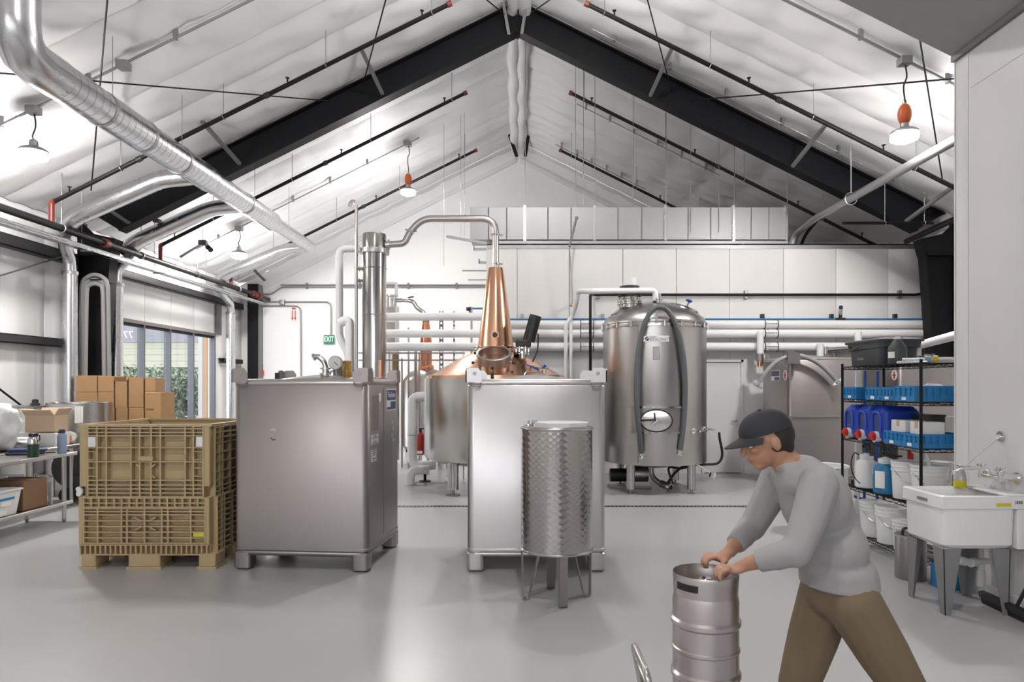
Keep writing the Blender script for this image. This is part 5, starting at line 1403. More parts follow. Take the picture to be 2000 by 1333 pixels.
for i in range(4):
    zz_ = UZ[4] - (UZ[4] - UZ[6]) * (i + 0.5) / 4
    up.box(UX[0], UX[1], 0.004, 0.055, zz_ - 0.005, zz_ + 0.005).box(UX[-2], UX[-1], 0.004, 0.055, zz_ - 0.005, zz_ + 0.005)
for sx in (-1, 1):                                             # cross braces of the gate latch
    for sz in (-1, 1):
        c = V((cx_(628), 0.02, cz_(488)))
        up.strip([c + V((sx * 0.045, 0, sz * 0.03)), c + V((sx * 0.085, 0, sz * 0.066))], (0, 1, 0), 0.035, 0.012)
for x0, x1 in ((UX[2], UX[3]), (UX[6], UX[7])):                # recessed windows of the gate
    for a, b in ((UZ[3], UZ[4]), (UZ[4], UZ[5]), (UZ[5], UZ[6])):
        up.box(x0 + 0.04, x1 - 0.006, 0.040, 0.056, b + 0.006, b + (a - b) * 0.5)
gp = part(bn, 'drop_gate', up, 'tan_plastic', angle=20)
sub(gp, 'gate_handle', MB().rbox(cx_(570), cx_(690), -0.012, 0.02, cz_(405), cz_(370), 0.008), 'tan_plastic')
for a, b in ((178, 238), (1028, 1082)):
    l_ = sub(gp, 'latch', MB().rbox(cx_(a), cx_(b), -0.012, 0.03, cz_(296), cz_(216), 0.008), 'bucket_white')
m = lattice(cx_(140), cx_(1100), cz_(1062), cz_(778), [cx_(c) for c in (140, 250, 438, 482, 620, 757, 805, 985, 1098)], [cz_(c) for c in (783, 806, 832, 880, 925, 970, 1015, 1058)], 0.05)
for sx in (-1, 1):
    for sz in (-1, 1):
        c = V((cx_(625), 0.015, cz_(905)))
        m.strip([c + V((sx * 0.03, 0, sz * 0.022)), c + V((sx * 0.06, 0, sz * 0.04)), c + V((sx * 0.10, 0, sz * 0.06))], (0, 1, 0), 0.03, 0.010)
lp_ = part(bn, 'lower_front', m, 'tan_plastic', angle=20)
sub(lp_, 'yellow_label', MB().box(cx_(1005), cx_(1090), -0.002, 0.001, cz_(1006), cz_(972)), 'label_yellow')
part(bn, 'mid_flange', lattice(cx_(132), cx_(1105), cz_(776), cz_(694), [cx_(140 + 60 * i) for i in range(17)], [cz_(c) for c in (700, 740, 772)], 0.045), 'tan_plastic', angle=20)
part(bn, 'base_flange', lattice(cx_(105), cx_(1128), cz_(1150), cz_(1066), [cx_(112 + 40 * i) for i in range(26)], [cz_(c) for c in (1072, 1148)], 0.045), 'tan_plastic', angle=20)
for a, b, z0, z1 in ((105, 168, 610, 130), (1086, 1135, 610, 130), (97, 138, 1062, 694), (1102, 1132, 970, 694)):
    part(bn, 'corner_post', MB().rbox(cx_(a), cx_(b), 0.0, 0.09, cz_(z0) if z0 < 700 else cz_(1066), cz_(z1), 0.012), 'tan_plastic')
# side panels share the lattice idea; the right one faces the tote
sideM = Matrix.Rotation(math.pi / 2, 4, 'Z')
sxs = [0.0, 0.10, 0.16, 0.34, 0.55, 0.76, 0.94, 1.0, 1.07]
sz_u = [0.66, 0.70, 0.74, 0.80, 0.88, 0.97, 1.06, 1.15, 1.20, 1.25, 1.30]
sz_l = [0.14, 0.19, 0.24, 0.30, 0.35, 0.40, 0.45, 0.50, 0.56, 0.60, 0.65]
for nm, zs in (('side_panel', sz_u), ('side_panel', sz_l)):
    q = lattice(0.0, 1.07, zs[0], zs[-1], sxs, zs, 0.045)
    g = MB().add(q.v, q.f, T(BW + (0.04 if zs is sz_l else 0.02), 0.09, 0) @ sideM)
    part(bn, nm, g, 'tan_plastic', angle=20)
    g = MB().add([(-v_[0], v_[1], v_[2]) for v_ in q.v], [tuple(reversed(f_)) for f_ in q.f], T(0.0, 0.09, 0) @ Matrix.Rotation(-math.pi / 2, 4, 'Z'))
    part(bn, nm, g, 'tan_plastic', angle=20)
part(bn, 'back_panel', MB().box(0.02, BW - 0.0, BDP - 0.03, BDP, 0.14, BH), 'tan_plastic')
part(bn, 'rim', MB().box(0.0, BW + 0.02, 0.0, 0.06, BH - 0.02, BH).box(0.0, BW + 0.02, BDP - 0.05, BDP, BH - 0.02, BH).box(0.0, 0.05, 0.06, BDP - 0.05, BH - 0.02, BH).box(BW - 0.03, BW + 0.02, 0.06, BDP - 0.05, BH - 0.02, BH), 'tan_plastic')
part(bn, 'bin_floor', MB().box(0.05, BW - 0.04, 0.06, BDP - 0.04, 0.14, 0.17), 'tan_plastic')
for c0_, c1_ in ((cx_(118), cx_(235)), (cx_(490), cx_(742)), (cx_(1045), cx_(1180))):
    for y0 in (0.0, 0.45, 0.92):
        part(bn, 'pallet_foot', MB().rbox(c0_, c1_, y0, y0 + 0.22, 0.02, 0.14, 0.015).box(c0_ - 0.012, c1_ + 0.012, y0 - 0.005, y0 + 0.225, 0.0, 0.022), 'tan_plastic')
part(bn, 'hinge_clip', MB().cyl((-0.005, -0.01, cz_(628)), (-0.005, 0.02, cz_(628)), 0.022, n=12).cyl((0.0, -0.01, cz_(665)), (0.0, 0.02, cz_(665)), 0.024, n=12).box(-0.02, 0.03, -0.008, 0.016, cz_(665), cz_(628)), 'bucket_white')

# ================================================================== STAINLESS TABLES
def table(name, label, x0, x1, y0, y1, z, legs, shelf=True, edge=0.045):
    t = thing(name, label, 'table', ((x0 + x1) / 2, (y0 + y1) / 2, 0), group='stainless work tables')
    part(t, 'tabletop', MB().rbox(x0, x1, y0, y1, z - edge, z, 0.012, 0.006), 'steel', True)
    if shelf:
        part(t, 'lower_shelf', MB().rbox(x0 + 0.02, x1 - 0.02, y0 + 0.05, y1 - 0.05, 0.22, 0.26, 0.01, 0.006), 'steel', True)
    for x, y in legs:
        lg = part(t, 'leg', MB().cyl((x, y, 0.04), (x, y, z - edge), 0.024, n=12), 'steel', True)
        sub(lg, 'bullet_foot', MB().cyl((x, y, 0.0), (x, y, 0.05), 0.014, 0.026, n=10), 'steel_dull', True)
    return t
TZ = 0.862
table('work_table', 'stainless work table with lower shelf at the left edge', -6.12, -5.54, 6.0, 8.59, TZ, ((-5.60, 8.42), (-6.06, 8.42), (-5.60, 6.1), (-6.06, 6.1)))
table('work_table', 'second stainless work table behind the first one', -6.90, -6.22, 7.0, 9.74, TZ, ((-6.28, 9.6), (-6.84, 9.6), (-6.28, 7.1), (-6.84, 7.1)), False)
b = thing('steel_bottle', 'dark green and steel water bottle on the near table', 'bottle', (-5.64, 7.94, TZ), group='water bottles')
part(b, 'body', MB().lathe([(0.0, 0.0), (0.055, 0.0), (0.058, 0.01), (0.058, 0.15)], n=24), 'green_bottle')
part(b, 'shoulder', MB().lathe([(0.058, 0.15), (0.057, 0.19), (0.05, 0.22), (0.042, 0.235)], n=24), 'steel_bright')
part(b, 'cap', MB().lathe([(0.043, 0.232), (0.046, 0.24), (0.046, 0.27), (0.03, 0.28), (0.0, 0.28)], n=20), 'black_plastic')
part(b, 'carry_loop', MB().tube(fillet([(0.045, 0, 0.255), (0.075, 0, 0.25), (0.075, 0, 0.20), (0.06, 0, 0.18)], 0.015, 3), 0.007, 6), 'black_plastic')
b = thing('flask_bottle', 'pale blue flask with black cap on the near table', 'bottle', (-5.585, 8.36, TZ), group='water bottles')
part(b, 'body', MB().lathe([(0.0, 0.0), (0.05, 0.0), (0.052, 0.01), (0.052, 0.21), (0.045, 0.235), (0.034, 0.245)], n=24), 'pale_blue')
part(b, 'cap', MB().lathe([(0.034, 0.243), (0.036, 0.28), (0.03, 0.29), (0.0, 0.29)], n=16).tube(fillet([(-0.03, 0, 0.275), (-0.045, 0, 0.255), (-0.04, 0, 0.235)], 0.01, 2), 0.006, 6), 'black_plastic')
single('tablet_case', 'black tablet case lying flat on the near table, lower one', 'tablet', MB().rbox(-0.17, 0.17, -0.12, 0.12, 0, 0.03, 0.02, M=T(-5.93, 8.22, TZ) @ rotz(0.2)), 'black_plastic', 'tablet cases')
single('tablet_case', 'dark blue folder stacked on top of the tablet case', 'tablet', MB().rbox(-0.18, 0.16, -0.12, 0.11, 0, 0.04, 0.02, M=T(-5.92, 8.26, TZ + 0.03) @ rotz(0.05)), 'label_blue', 'tablet cases')
single('small_knife', 'small dark tool lying on the near table', 'tool', MB().rbox(-0.05, 0.05, -0.015, 0.015, 0, 0.012, 0.006, M=T(-5.75, 8.40, TZ) @ rotz(0.5)), 'black_plastic')
# behind: white boxes, open carton, plastic sack, printed bag
def carton(name, label, x0, x1, y0, y1, z0, z1, m_='cardboard', group=None, flaps=0, rz=0.0, cat='box'):
    t = thing(name, label, cat, ((x0 + x1) / 2, (y0 + y1) / 2, z0), rz, group)
    w, d, h = (x1 - x0) / 2, (y1 - y0) / 2, z1 - z0
    part(t, 'box_body', MB().rbox(-w, w, -d, d, 0, h, 0.006, 0.004, 1) if not flaps else
         MB().box(-w, w, -d, d, 0, 0.006).box(-w, -w + 0.006, -d, d, 0.006, h).box(w - 0.006, w, -d, d, 0.006, h).box(-w + 0.006, w - 0.006, -d, -d + 0.006, 0.006, h).box(-w + 0.006, w - 0.006, d - 0.006, d, 0.006, h), m_)
    if flaps:
        fh = min(w, d) * 0.8
        for s, tilt in ((-1, 0.5), (1, 0.35)):
            part(t, 'flap', MB().box(-w, w, -0.003, 0.003, 0, fh, T(0, s * d, h) @ Matrix.Rotation(-s * tilt * flaps, 4, 'X')), m_)
            part(t, 'flap', MB().box(-0.003, 0.003, -d, d, 0, fh, T(s * w, 0, h) @ Matrix.Rotation(s * tilt * flaps, 4, 'Y')), m_)
    else:
        part(t, 'tape', MB().box(-w - 0.001, w + 0.001, -0.025, 0.025, h, h + 0.0015).box(-w - 0.0015, -w - 0.0005, -0.025, 0.025, h - 0.06, h), 'cardboard_light')
    return t
carton('white_box', 'white box on the rear table behind the green bottle', -6.86, -6.56, 9.30, 9.62, TZ, TZ + 0.19, 'label_white', 'white boxes on the rear table')
carton('white_box', 'white box on the rear table behind the pale blue flask', -6.52, -6.27, 9.25, 9.55, TZ, TZ + 0.18, 'label_white', 'white boxes on the rear table')
carton('open_carton', 'open tan carton propped on the white boxes', -6.72, -6.32, 9.30, 9.58, TZ + 0.195, TZ + 0.42, 'cardboard_light', None, 1.6)
def sack(name, label, c, r, m_, seed, group=None, cat='bag', squash=0.18):
    rg = random.Random(seed)
    n, k = 26, 16
    ph = [(rg.uniform(2, 6), rg.uniform(0, 6.28), rg.uniform(3, 7), rg.uniform(0, 6.28)) for _ in range(4)]
    rs = []
    for j in range(k + 1):
        t = -math.pi / 2 + math.pi * j / k
        row = []
        for i in range(n):
            a = 2 * math.pi * i / n
            f = 1 + squash * sum(math.sin(p[0] * a + p[1]) * math.sin(p[2] * t + p[3]) for p in ph) / 2
            sq = max(0.02, abs(math.cos(t)) ** 0.55)
            row.append((c[0] + r[0] * f * sq * math.cos(a), c[1] + r[1] * f * sq * math.sin(a), max(c[2] - r[2], c[2] + r[2] * (math.sin(t)) * (1 + 0.5 * (f - 1)))))
        rs.append(row)
    return single(name, label, cat, MB().rings(rs), m_, group, 60)
sack('plastic_sack', 'tall crumpled white plastic sack on the rear table', (-6.55, 8.55, TZ + 0.30), (0.25, 0.26, 0.30), 'bag_white', 3)
sack('plastic_sack', 'second white sack cut off by the left edge', (-6.50, 7.95, TZ + 0.24), (0.22, 0.22, 0.24), 'bag_white', 5)
sack('clear_wrap', 'crumpled clear wrap on top of the white boxes', (-6.56, 9.02, TZ + 0.07), (0.20, 0.10, 0.07), 'bag_white', 9, cat='wrap')
pb = sack('printed_bag', 'white bag with orange block at the end of the rear table', (-6.37, 9.63, TZ + 0.09), (0.13, 0.075, 0.09), 'bag_white', 11)
p = P(141, 857, 9.03)
link('orange_block', MB().rbox(0.0, 0.11, -0.085, -0.05, 0.04, 0.12, 0.006).mesh('orange_block'), 'orange', pb)
# lower shelf contents
t = thing('clear_bin', 'clear plastic storage bin with lid on the lower shelf', 'bin', (-5.80, 7.35, 0.262))
part(t, 'body', MB().rings([[(p_[0], p_[1], z) for p_ in rrect(-w, w, -d, d, 0.03)] for w, d, z in ((0.19, 0.30, 0.0), (0.22, 0.335, 0.26))]), 'translucent_white')
part(t, 'lid', MB().rbox(-0.235, 0.235, -0.35, 0.35, 0.26, 0.285, 0.03), 'bucket_white')
part(t, 'blue_tape', MB().box(0.206, 0.217, -0.0, 0.22, 0.175, 0.20), 'blue_crate')
part(t, 'label', MB().box(0.202, 0.212, 0.03, 0.17, 0.11, 0.165), 'label_white')
part(t, 'label', MB().box(0.190, 0.203, -0.08, 0.12, 0.01, 0.065), 'label_white')
carton('brown_carton', 'dark brown carton behind the clear bin on the lower shelf', -6.05, -5.62, 7.75, 8.15, 0.262, 0.60, 'cardboard_dark')
single('paper_sheet', 'sheet of pale card leaning on the brown carton', 'card', MB().box(-0.07, 0.07, -0.002, 0.002, 0, 0.22, T(-5.62, 8.20, 0.262) @ rotz(-0.7)), 'label_white')
t = thing('wheeled_pump', 'black wheeled pump cart parked behind the near table', 'cart', (-6.12, 10.0, 0))
part(t, 'chassis', MB().rbox(-0.40, 0.42, -0.25, 0.25, 0.12, 0.42, 0.04), 'black_plastic')
part(t, 'motor_cover', MB().cyl((-0.15, 0.0, 0.55), (0.38, 0.0, 0.55), 0.14, n=18), 'steel_dull')
for x in (-0.28, 0.30):
    for y in (-0.29, 0.29):
        part(t, 'wheel', MB().cyl((x, y - 0.03, 0.12), (x, y + 0.03, 0.12), 0.12, n=18), 'black_rubber')
part(t, 'drum_hood', MB().cyl((-0.30, -0.22, 0.50), (-0.30, 0.22, 0.50), 0.27, n=24), 'black_plastic')
part(t, 'hose', MB().tube(spline([(0.35, -0.2, 0.5), (0.62, -0.3, 0.62), (0.75, -0.32, 0.35), (0.60, -0.34, 0.03)], 6), 0.03, 8), 'grey_hose')
# dimpled vats behind the tables
for k, (px, d, r, topy, lab) in enumerate(((156, 10.65, 0.44, 788, 'large open dimpled steel vat in front of the cartons'), (60, 10.75, 0.37, 796, 'second dimpled steel vat nearer the wall'))):
    x = (px - VPX) * d / FPX
    zt = HCAM - (topy - VPY) * (d - r) / FPX
    t = thing('dimpled_vat', lab, 'vat', (x, d, 0), group='dimpled vats')
    part(t, 'shell', MB().lathe([(0.0, 0.30), (r * 0.9, 0.30), (r, 0.34), (r, zt - 0.01), (r - 0.008, zt - 0.01), (r - 0.01, 0.36), (0.0, 0.36)], n=48), 'scaled_vat')
    part(t, 'rim', MB().torus((0, 0, zt - 0.008), (0, 0, 1), r, 0.012, 48, 6), 'steel_bright')
    for q in range(4):
        a = math.pi / 4 + math.pi / 2 * q
        part(t, 'leg', MB().cyl((r * 0.8 * math.cos(a), r * 0.8 * math.sin(a), 0), (r * 0.8 * math.cos(a), r * 0.8 * math.sin(a), 0.36), 0.025, n=8), 'steel')
    if k == 0:
        a = math.radians(-62)
        part(t, 'label', arc_panel(-66, -52, r + 0.001, zt - 0.30, zt - 0.05, 4, 0.001), 'label_white')
        part(t, 'tag_plate', arc_panel(-84, -76, r + 0.001, zt - 0.12, zt - 0.06, 4, 0.001), 'label_white')
    else:
        part(t, 'lid', MB().lathe([(0.0, zt), (r + 0.01, zt), (r + 0.012, zt + 0.012), (0.0, zt + 0.03)], n=40), 'steel')
        part(t, 'vent_valve', MB().lathe([(0.06, zt + 0.02), (0.06, zt + 0.05), (0.045, zt + 0.06), (0.045, zt + 0.11), (0.0, zt + 0.12)], (0.14, -0.1, 0), 12).box(0.07, 0.21, -0.12, -0.08, zt + 0.03, zt + 0.05), 'black_plastic')
# cartons stacked beyond the vats
yb_ = 11.25
def cart_at(px0, px1, py0, py1, d, lab, flaps=0, rz=0.0, m_='cardboard'):
    a, b2 = P(px0, py1, d), P(px1, py0, d)
    return carton('cardboard_carton', lab, a.x, b2.x, d, d + 0.30, a.z, b2.z, m_, 'cartons stacked beyond the vats', flaps, rz)
zb_ = P(0, 832, yb_).z
for px0, px1, nm in ((147, 190, 'first'), (191, 224, 'second'), (226, 249, 'third'), (251, 281, 'fourth'), (283, 306, 'fifth')):
    a, b2 = P(px0, 832, yb_), P(px1, 832, yb_)
    carton('cardboard_carton', 'tall bottom carton of the %s column behind the bin' % nm, a.x, b2.x, yb_, yb_ + 0.34, 0, zb_ - 0.002, 'cardboard', 'cartons stacked beyond the vats')
cart_at(147, 190, 800, 832, yb_, 'lowest visible carton of the column nearest the wall pipes')
cart_at(147, 190, 767, 799.6, yb_, 'middle carton of the column nearest the wall pipes')
cart_at(148, 189, 734, 766.6, yb_, 'top carton of the column nearest the wall pipes')
cart_at(191, 223, 797, 832, yb_, 'lowest visible carton of the second column behind the vat')
cart_at(191, 222, 766, 796.6, yb_, 'middle carton of the second column behind the vat')
cart_at(191, 222, 735, 765.6, yb_, 'top carton of the second column behind the vat')
cart_at(226, 249, 797, 832, yb_, 'lower carton of the third column with bulging sides')
cart_at(225, 248, 745, 796.6, yb_, 'upper open carton of the third column with raised flaps', 1.0)
cart_at(251, 281, 797, 832, yb_, 'lower carton of the fourth column')
cart_at(251, 280, 738, 796.6, yb_, 'upper carton of the fourth column')
cart_at(283, 306, 766, 832, yb_, 'lower carton of the fifth column behind the opened one')
cart_at(283, 304, 739, 765.6, yb_, 'small top carton of the fifth column')
t = cart_at(284, 321, 767, 832, 10.7, 'opened carton standing in front of the fifth column', 0, -0.25)
sub(t.children[0], 'cut_out', MB().box(-0.12, 0.02, -0.1525, -0.150, 0.24, 0.27), 'cardboard_dark')
z_ = t.location.z
p = P(302, 832, 10.7)
single('carton_stand', 'low pallet box under the opened carton', 'box', MB().rbox(p.x - 0.20, p.x + 0.20, 10.62, 11.08, 0.0, z_ - 0.002, 0.006), 'cardboard_dark')

# grey hoses hung on the wall hook by the frame column
t = thing('wall_hoses', 'bundle of grey hoses looped over a hook on the column', 'hose', (-7.3, 12.0, 0.5))
for k, (r0, dd) in enumerate(((0.225, 0.0), (0.175, 0.02), (0.14, -0.05))):
    c = P(185, 562 + 4 * k, 11.95 + dd)
    pts = [(c.x - r0 - 0.035, c.y, 0.75)] + [(c.x - r0 - 0.03, c.y, 1.4), (c.x - r0 - 0.01, c.y, c.z - 0.4)]
    pts += [(c.x + r0 * math.cos(math.radians(a)), c.y, c.z + r0 * math.sin(math.radians(a))) for a in (165, 125, 90, 55, 15)]
    pts += [(c.x + r0 + 0.01, c.y, c.z - 0.4), (c.x + r0 + 0.03, c.y, 1.4), (c.x + r0 + 0.035, c.y, 0.75)]
    b0, b1 = V(pts[0]), V(pts[-1])
    pts += [(b1.x - 0.06, c.y, 0.58 - 0.05 * k), ((b0.x + b1.x) / 2, c.y, 0.5 - 0.05 * k), (b0.x + 0.06, c.y, 0.58 - 0.05 * k)]
    part(t, 'hose', MB().tube(spline(pts + [pts[0]], 4), 0.036, 10), 'grey_hose', True)
c = P(187, 545, 11.95)
part(t, 'hook', MB().box(c.x - 0.10, c.x + 0.10, 11.93, 12.36, c.z - 0.03, c.z - 0.005), 'black_steel', True)
single('pipe_stub', 'short white pipe stub on the window jamb', 'pipe', MB().cyl(P(226, 672, 13.5), P(217, 672, 13.3), 0.04, n=12), 'pvc_white')
single('tie_rod', 'thin grey diagonal rod across the left wall girts', 'rod', MB().tube([(-7.95, 9.4, 2.95), (-7.90, 11.9, 3.95)], 0.012, 6), 'grey_steel_paint')
single('tie_rod', 'black diagonal rod low on the left wall behind the sack', 'rod', MB().tube([P(-12, 752, 10.4), P(42, 793, 10.9)], 0.016, 6), 'black_steel')

# ================================================================== WIRE SHELF
SX0, SX1, SY0, SY1 = 3.60, 4.06, 6.10, 7.58
sh = thing('wire_shelf', 'black wire shelving unit loaded with blue crates and jugs', 'shelf', (3.83, 6.84, 0))
LV = [0.12, 0.60, 1.125, 1.545, 1.90]
for x in (SX0, SX1):
    for y in (SY0, SY1):
        p_ = part(sh, 'post', MB().cyl((x, y, 0.02), (x, y, 1.93), 0.0135, n=10), 'black_steel', True)
        sub(p_, 'foot', MB().cyl((x, y, 0.0), (x, y, 0.022), 0.02, n=10), 'black_plastic', True)
for z in LV:
    m = MB()
    for zz2 in (z - 0.004, z - 0.032):
        for a, b in (((SX0, SY0), (SX1, SY0)), ((SX1, SY0), (SX1, SY1)), ((SX1, SY1), (SX0, SY1)), ((SX0, SY1), (SX0, SY0))):
            m.cyl((a[0], a[1], zz2), (b[0], b[1], zz2), 0.0042, n=5)
    for x in (SX0, SX1):                                       # zigzag wires of the edge truss
        y, k = SY0, 0
        while y < SY1 - 0.05:
            m.cyl((x, y, z - 0.004 if k % 2 else z - 0.032), (x, y + 0.05, z - 0.032 if k % 2 else z - 0.004), 0.0032, n=4); y += 0.05; k += 1
    for y in (SY0, SY1):
        x, k = SX0, 0
        while x < SX1 - 0.03:
            m.cyl((x, y, z - 0.004 if k % 2 else z - 0.032), (x + 0.05, y, z - 0.032 if k % 2 else z - 0.004), 0.0032, n=4); x += 0.05; k += 1
    y = SY0 + 0.03
    while y < SY1:
        m.cyl((SX0, y, z - 0.003), (SX1, y, z - 0.003), 0.0028, n=4); y += 0.032
    for x in (SX0 + 0.15, SX0 + 0.31):
        m.cyl((x, SY0, z - 0.008), (x, SY1, z - 0.008), 0.004, n=4)
    part(sh, 'wire_deck', m, 'black_steel', True)

def crate(label, x0, y0, y1, z, h=0.13, ln=0.44, group='blue plastic crates'):
    t = thing('plastic_crate', label, 'crate', (x0 + ln / 2, (y0 + y1) / 2, z), group=group)
    w, d = ln / 2, (y1 - y0) / 2
    part(t, 'crate_floor', MB().box(-w, w, -d, d, 0, 0.008), 'blue_crate')
    def side(M, L_, nslot):
        m = MB().box(-L_, L_, 0, 0.008, h - 0.022, h, M).box(-L_, L_, 0, 0.008, 0.008, h * 0.36, M).box(-L_, L_, 0.004, 0.010, h * 0.58, h * 0.66, M)
        m.box(-L_, L_, 0.010, 0.012, h * 0.3, h - 0.01, M)
        k = nslot + 1
        for i in range(k + 1):
            x = -L_ + 2 * L_ * i / k
            m.box(max(-L_, x - 0.010), min(L_, x + 0.010), -0.003, 0.009, 0.008, h, M)
        return m
    part(t, 'side_wall', side(T(-w, 0, 0) @ rotz(-math.pi / 2), d, 3), 'blue_crate', angle=20)
    part(t, 'side_wall', side(T(w, 0, 0) @ rotz(math.pi / 2), d, 3), 'blue_crate', angle=20)
    part(t, 'side_wall', side(T(0, -d, 0), w, 6), 'blue_crate', angle=20)
    part(t, 'side_wall', side(T(0, d, 0) @ rotz(math.pi), w, 6), 'blue_crate', angle=20)
    part(t, 'paper_label', MB().box(-w - 0.0055, -w - 0.0035, -0.035, 0.035, 0.012, 0.04), 'label_white')
    return t
crate('blue crate at the far end of the second shelf', 3.605, 7.28, 7.56, LV[3])
crate('second blue crate from the far end of the second shelf', 3.605, 6.80, 7.08, LV[3])
crate('third blue crate from the far end of the second shelf', 3.605, 6.55, 6.79, LV[3])
crate('blue crate at the near end of the second shelf', 3.60, 6.20, 6.53, LV[3], 0.145)
crate('blue crate beside the jugs on the third shelf', 3.60, 6.43, 6.72, LV[2])
crate('blue crate at the near end of the third shelf', 3.60, 6.13, 6.42, LV[2])
sack('crumpled_film', 'crumpled clear film lying in the near blue crate', (3.86, 6.36, LV[3] + 0.115), (0.09, 0.08, 0.05), 'bag_white', 4, cat='film')
def jug(label, y, z):
    t = thing('blue_jug', label, 'jug', (3.80, y, z), group='blue jugs on the third shelf')
    part(t, 'body', MB().rbox(-0.19, 0.19, -0.125, 0.125, 0.0, 0.36, 0.06, 0.05, 5), 'blue_jug')
    m = MB().tube(fillet([(-0.195, -0.075, 0.10), (-0.195, -0.075, 0.30), (-0.195, 0.075, 0.30), (-0.195, 0.075, 0.10)], 0.07, 5), 0.014, 8)
    part(t, 'handle_ridge', m, 'blue_jug')
    part(t, 'grip_recess', MB().rbox(-0.193, -0.185, -0.045, 0.045, 0.10, 0.27, 0.003), 'label_blue')
    c = part(t, 'tap_collar', MB().cyl((-0.17, 0.0, 0.055), (-0.225, 0.0, 0.05), 0.055, n=16), 'bucket_white')
    sub(c, 'red_tap', MB().cyl((-0.225, -0.01, 0.06), (-0.25, -0.01, 0.058), 0.045, n=12).box(-0.262, -0.25, -0.05, 0.03, 0.045, 0.075), 'red_plastic')
jug('far blue jug with red tap on the third shelf', 7.44, LV[2])
jug('middle blue jug with red tap on the third shelf', 7.16, LV[2])
jug('near blue jug with red tap on the third shelf', 6.87, LV[2])
for y0, y1, lab in ((6.46, 6.70, 'grey white carton standing in the crate next to the jugs'), (6.17, 6.38, 'grey white carton standing in the near third shelf crate')):
    carton('pale_carton', lab, 3.66, 3.86, y0, y1, LV[2] + 0.010, LV[2] + 0.235, 'label_white', 'pale cartons in crates')
single('black_bin', 'black plastic bin at the back of the third shelf', 'bin', MB().rings([[(p_[0], p_[1], z) for p_ in rrect(3.885 - e, 4.05 + e, 6.45 - e, 6.95 + e, 0.03)] for e, z in ((0.0, LV[2] + 0.14), (0.0, LV[2] + 0.27), (0.006, LV[2] + 0.272), (0.006, LV[2] + 0.29))]), 'black_plastic')
# top shelf
t = thing('storage_bin', 'dark grey lidded storage bin on the top shelf', 'bin', (3.83, 7.17, LV[4]))
part(t, 'body', MB().rings([[(p_[0], p_[1], z) for p_ in rrect(-w, w, -d, d, 0.05)] for w, d, z in ((0.185, 0.30, 0.0), (0.19, 0.31, 0.012), (0.20, 0.325, 0.17), (0.215, 0.345, 0.175), (0.22, 0.35, 0.235))]), 'grey_tote')
part(t, 'lid', MB().rings([[(p_[0], p_[1], z) for p_ in rrect(-w, w, -d, d, 0.05)] for w, d, z in ((0.235, 0.37, 0.235), (0.24, 0.375, 0.25), (0.235, 0.37, 0.262), (0.20, 0.33, 0.272))]), 'grey_tote')
part(t, 'side_handle', MB().tube(fillet([(-0.21, 0.10, 0.215), (-0.245, 0.12, 0.17), (-0.245, 0.24, 0.17), (-0.21, 0.26, 0.215)], 0.03, 3), 0.010, 6), 'grey_tote')
for q in range(3):
    part(t, 'raised_mark', MB().box(-0.1975, -0.192, 0.02 + 0.045 * q, 0.05 + 0.045 * q, 0.06, 0.085), 'ink_grey')
t = thing('gallon_jug', 'grey translucent jug with white label on the top shelf', 'jug', (3.70, 6.66, LV[4]))
part(t, 'body', MB().lathe([(0.0, 0.0), (0.078, 0.0), (0.084, 0.01), (0.084, 0.15), (0.078, 0.17), (0.045, 0.225), (0.025, 0.245)], n=28), 'grey_tote')
part(t, 'cap', MB().lathe([(0.026, 0.243), (0.028, 0.268), (0.0, 0.272)], n=16), 'translucent_white')
part(t, 'label', arc_panel(172, 225, 0.0845, 0.06, 0.12, 6, 0.001), 'label_white')
t = thing('sample_tube', 'long white tube with yellow and blue ring on the top shelf', 'tube', (3.80, 6.35, LV[4]))
part(t, 'tube', MB().cyl((-0.17, 0.1, 0.035), (0.20, -0.05, 0.035), 0.018, n=12), 'bucket_white')
part(t, 'yellow_ring', MB().cyl((0.06, 0.0, 0.036), (0.095, -0.012, 0.036), 0.036, n=16), 'yellow_plastic')
part(t, 'blue_ring', MB().cyl((0.0, 0.03, 0.036), (0.045, 0.012, 0.036), 0.034, n=16), 'pale_blue')
single('scrub_brush', 'white scrubbing brush at the edge of the top shelf', 'brush', MB().rbox(-0.075, 0.075, -0.022, 0.022, 0, 0.025, 0.012, M=T(3.66, 6.45, LV[4]) @ rotz(-0.9)).cyl((3.70, 6.40, LV[4] + 0.013), (3.78, 6.30, LV[4] + 0.013), 0.010, 0.007, n=8), 'bucket_white')
# sprayers and buckets
def sprayer(label, x, y, z, m_, hose):
    t = thing('pump_sprayer', label, 'sprayer', (x, y, z), group='pump sprayers')
    part(t, 'tank', MB().lathe([(0.0, 0.0), (0.105, 0.0), (0.115, 0.012), (0.118, 0.22), (0.105, 0.275), (0.06, 0.30), (0.055, 0.31)], n=28), m_)
    part(t, 'collar', MB().lathe([(0.065, 0.30), (0.07, 0.31), (0.07, 0.35), (0.04, 0.36), (0.015, 0.37)], n=20), 'bucket_white')
    part(t, 'pump_handle', MB().cyl((0, 0, 0.36), (0, 0, 0.42), 0.012, n=8).tube(fillet([(0, -0.07, 0.42), (0, -0.07, 0.45), (0, 0.07, 0.45), (0, 0.07, 0.42), (0, -0.07, 0.42)], 0.02, 3), 0.011, 6), 'black_plastic')
    part(t, 'hose', MB().tube(spline(hose, 6), 0.007, 6), 'black_rubber')
    return t
sprayer('white pump sprayer with black hose at the far end of the fourth shelf', 3.74, 7.33, LV[1], 'translucent_white', [(-0.04, 0.05, 0.33), (-0.10, 0.06, 0.36), (-0.135, 0.06, 0.25), (-0.125, 0.03, 0.12), (-0.10, -0.06, 0.05)])
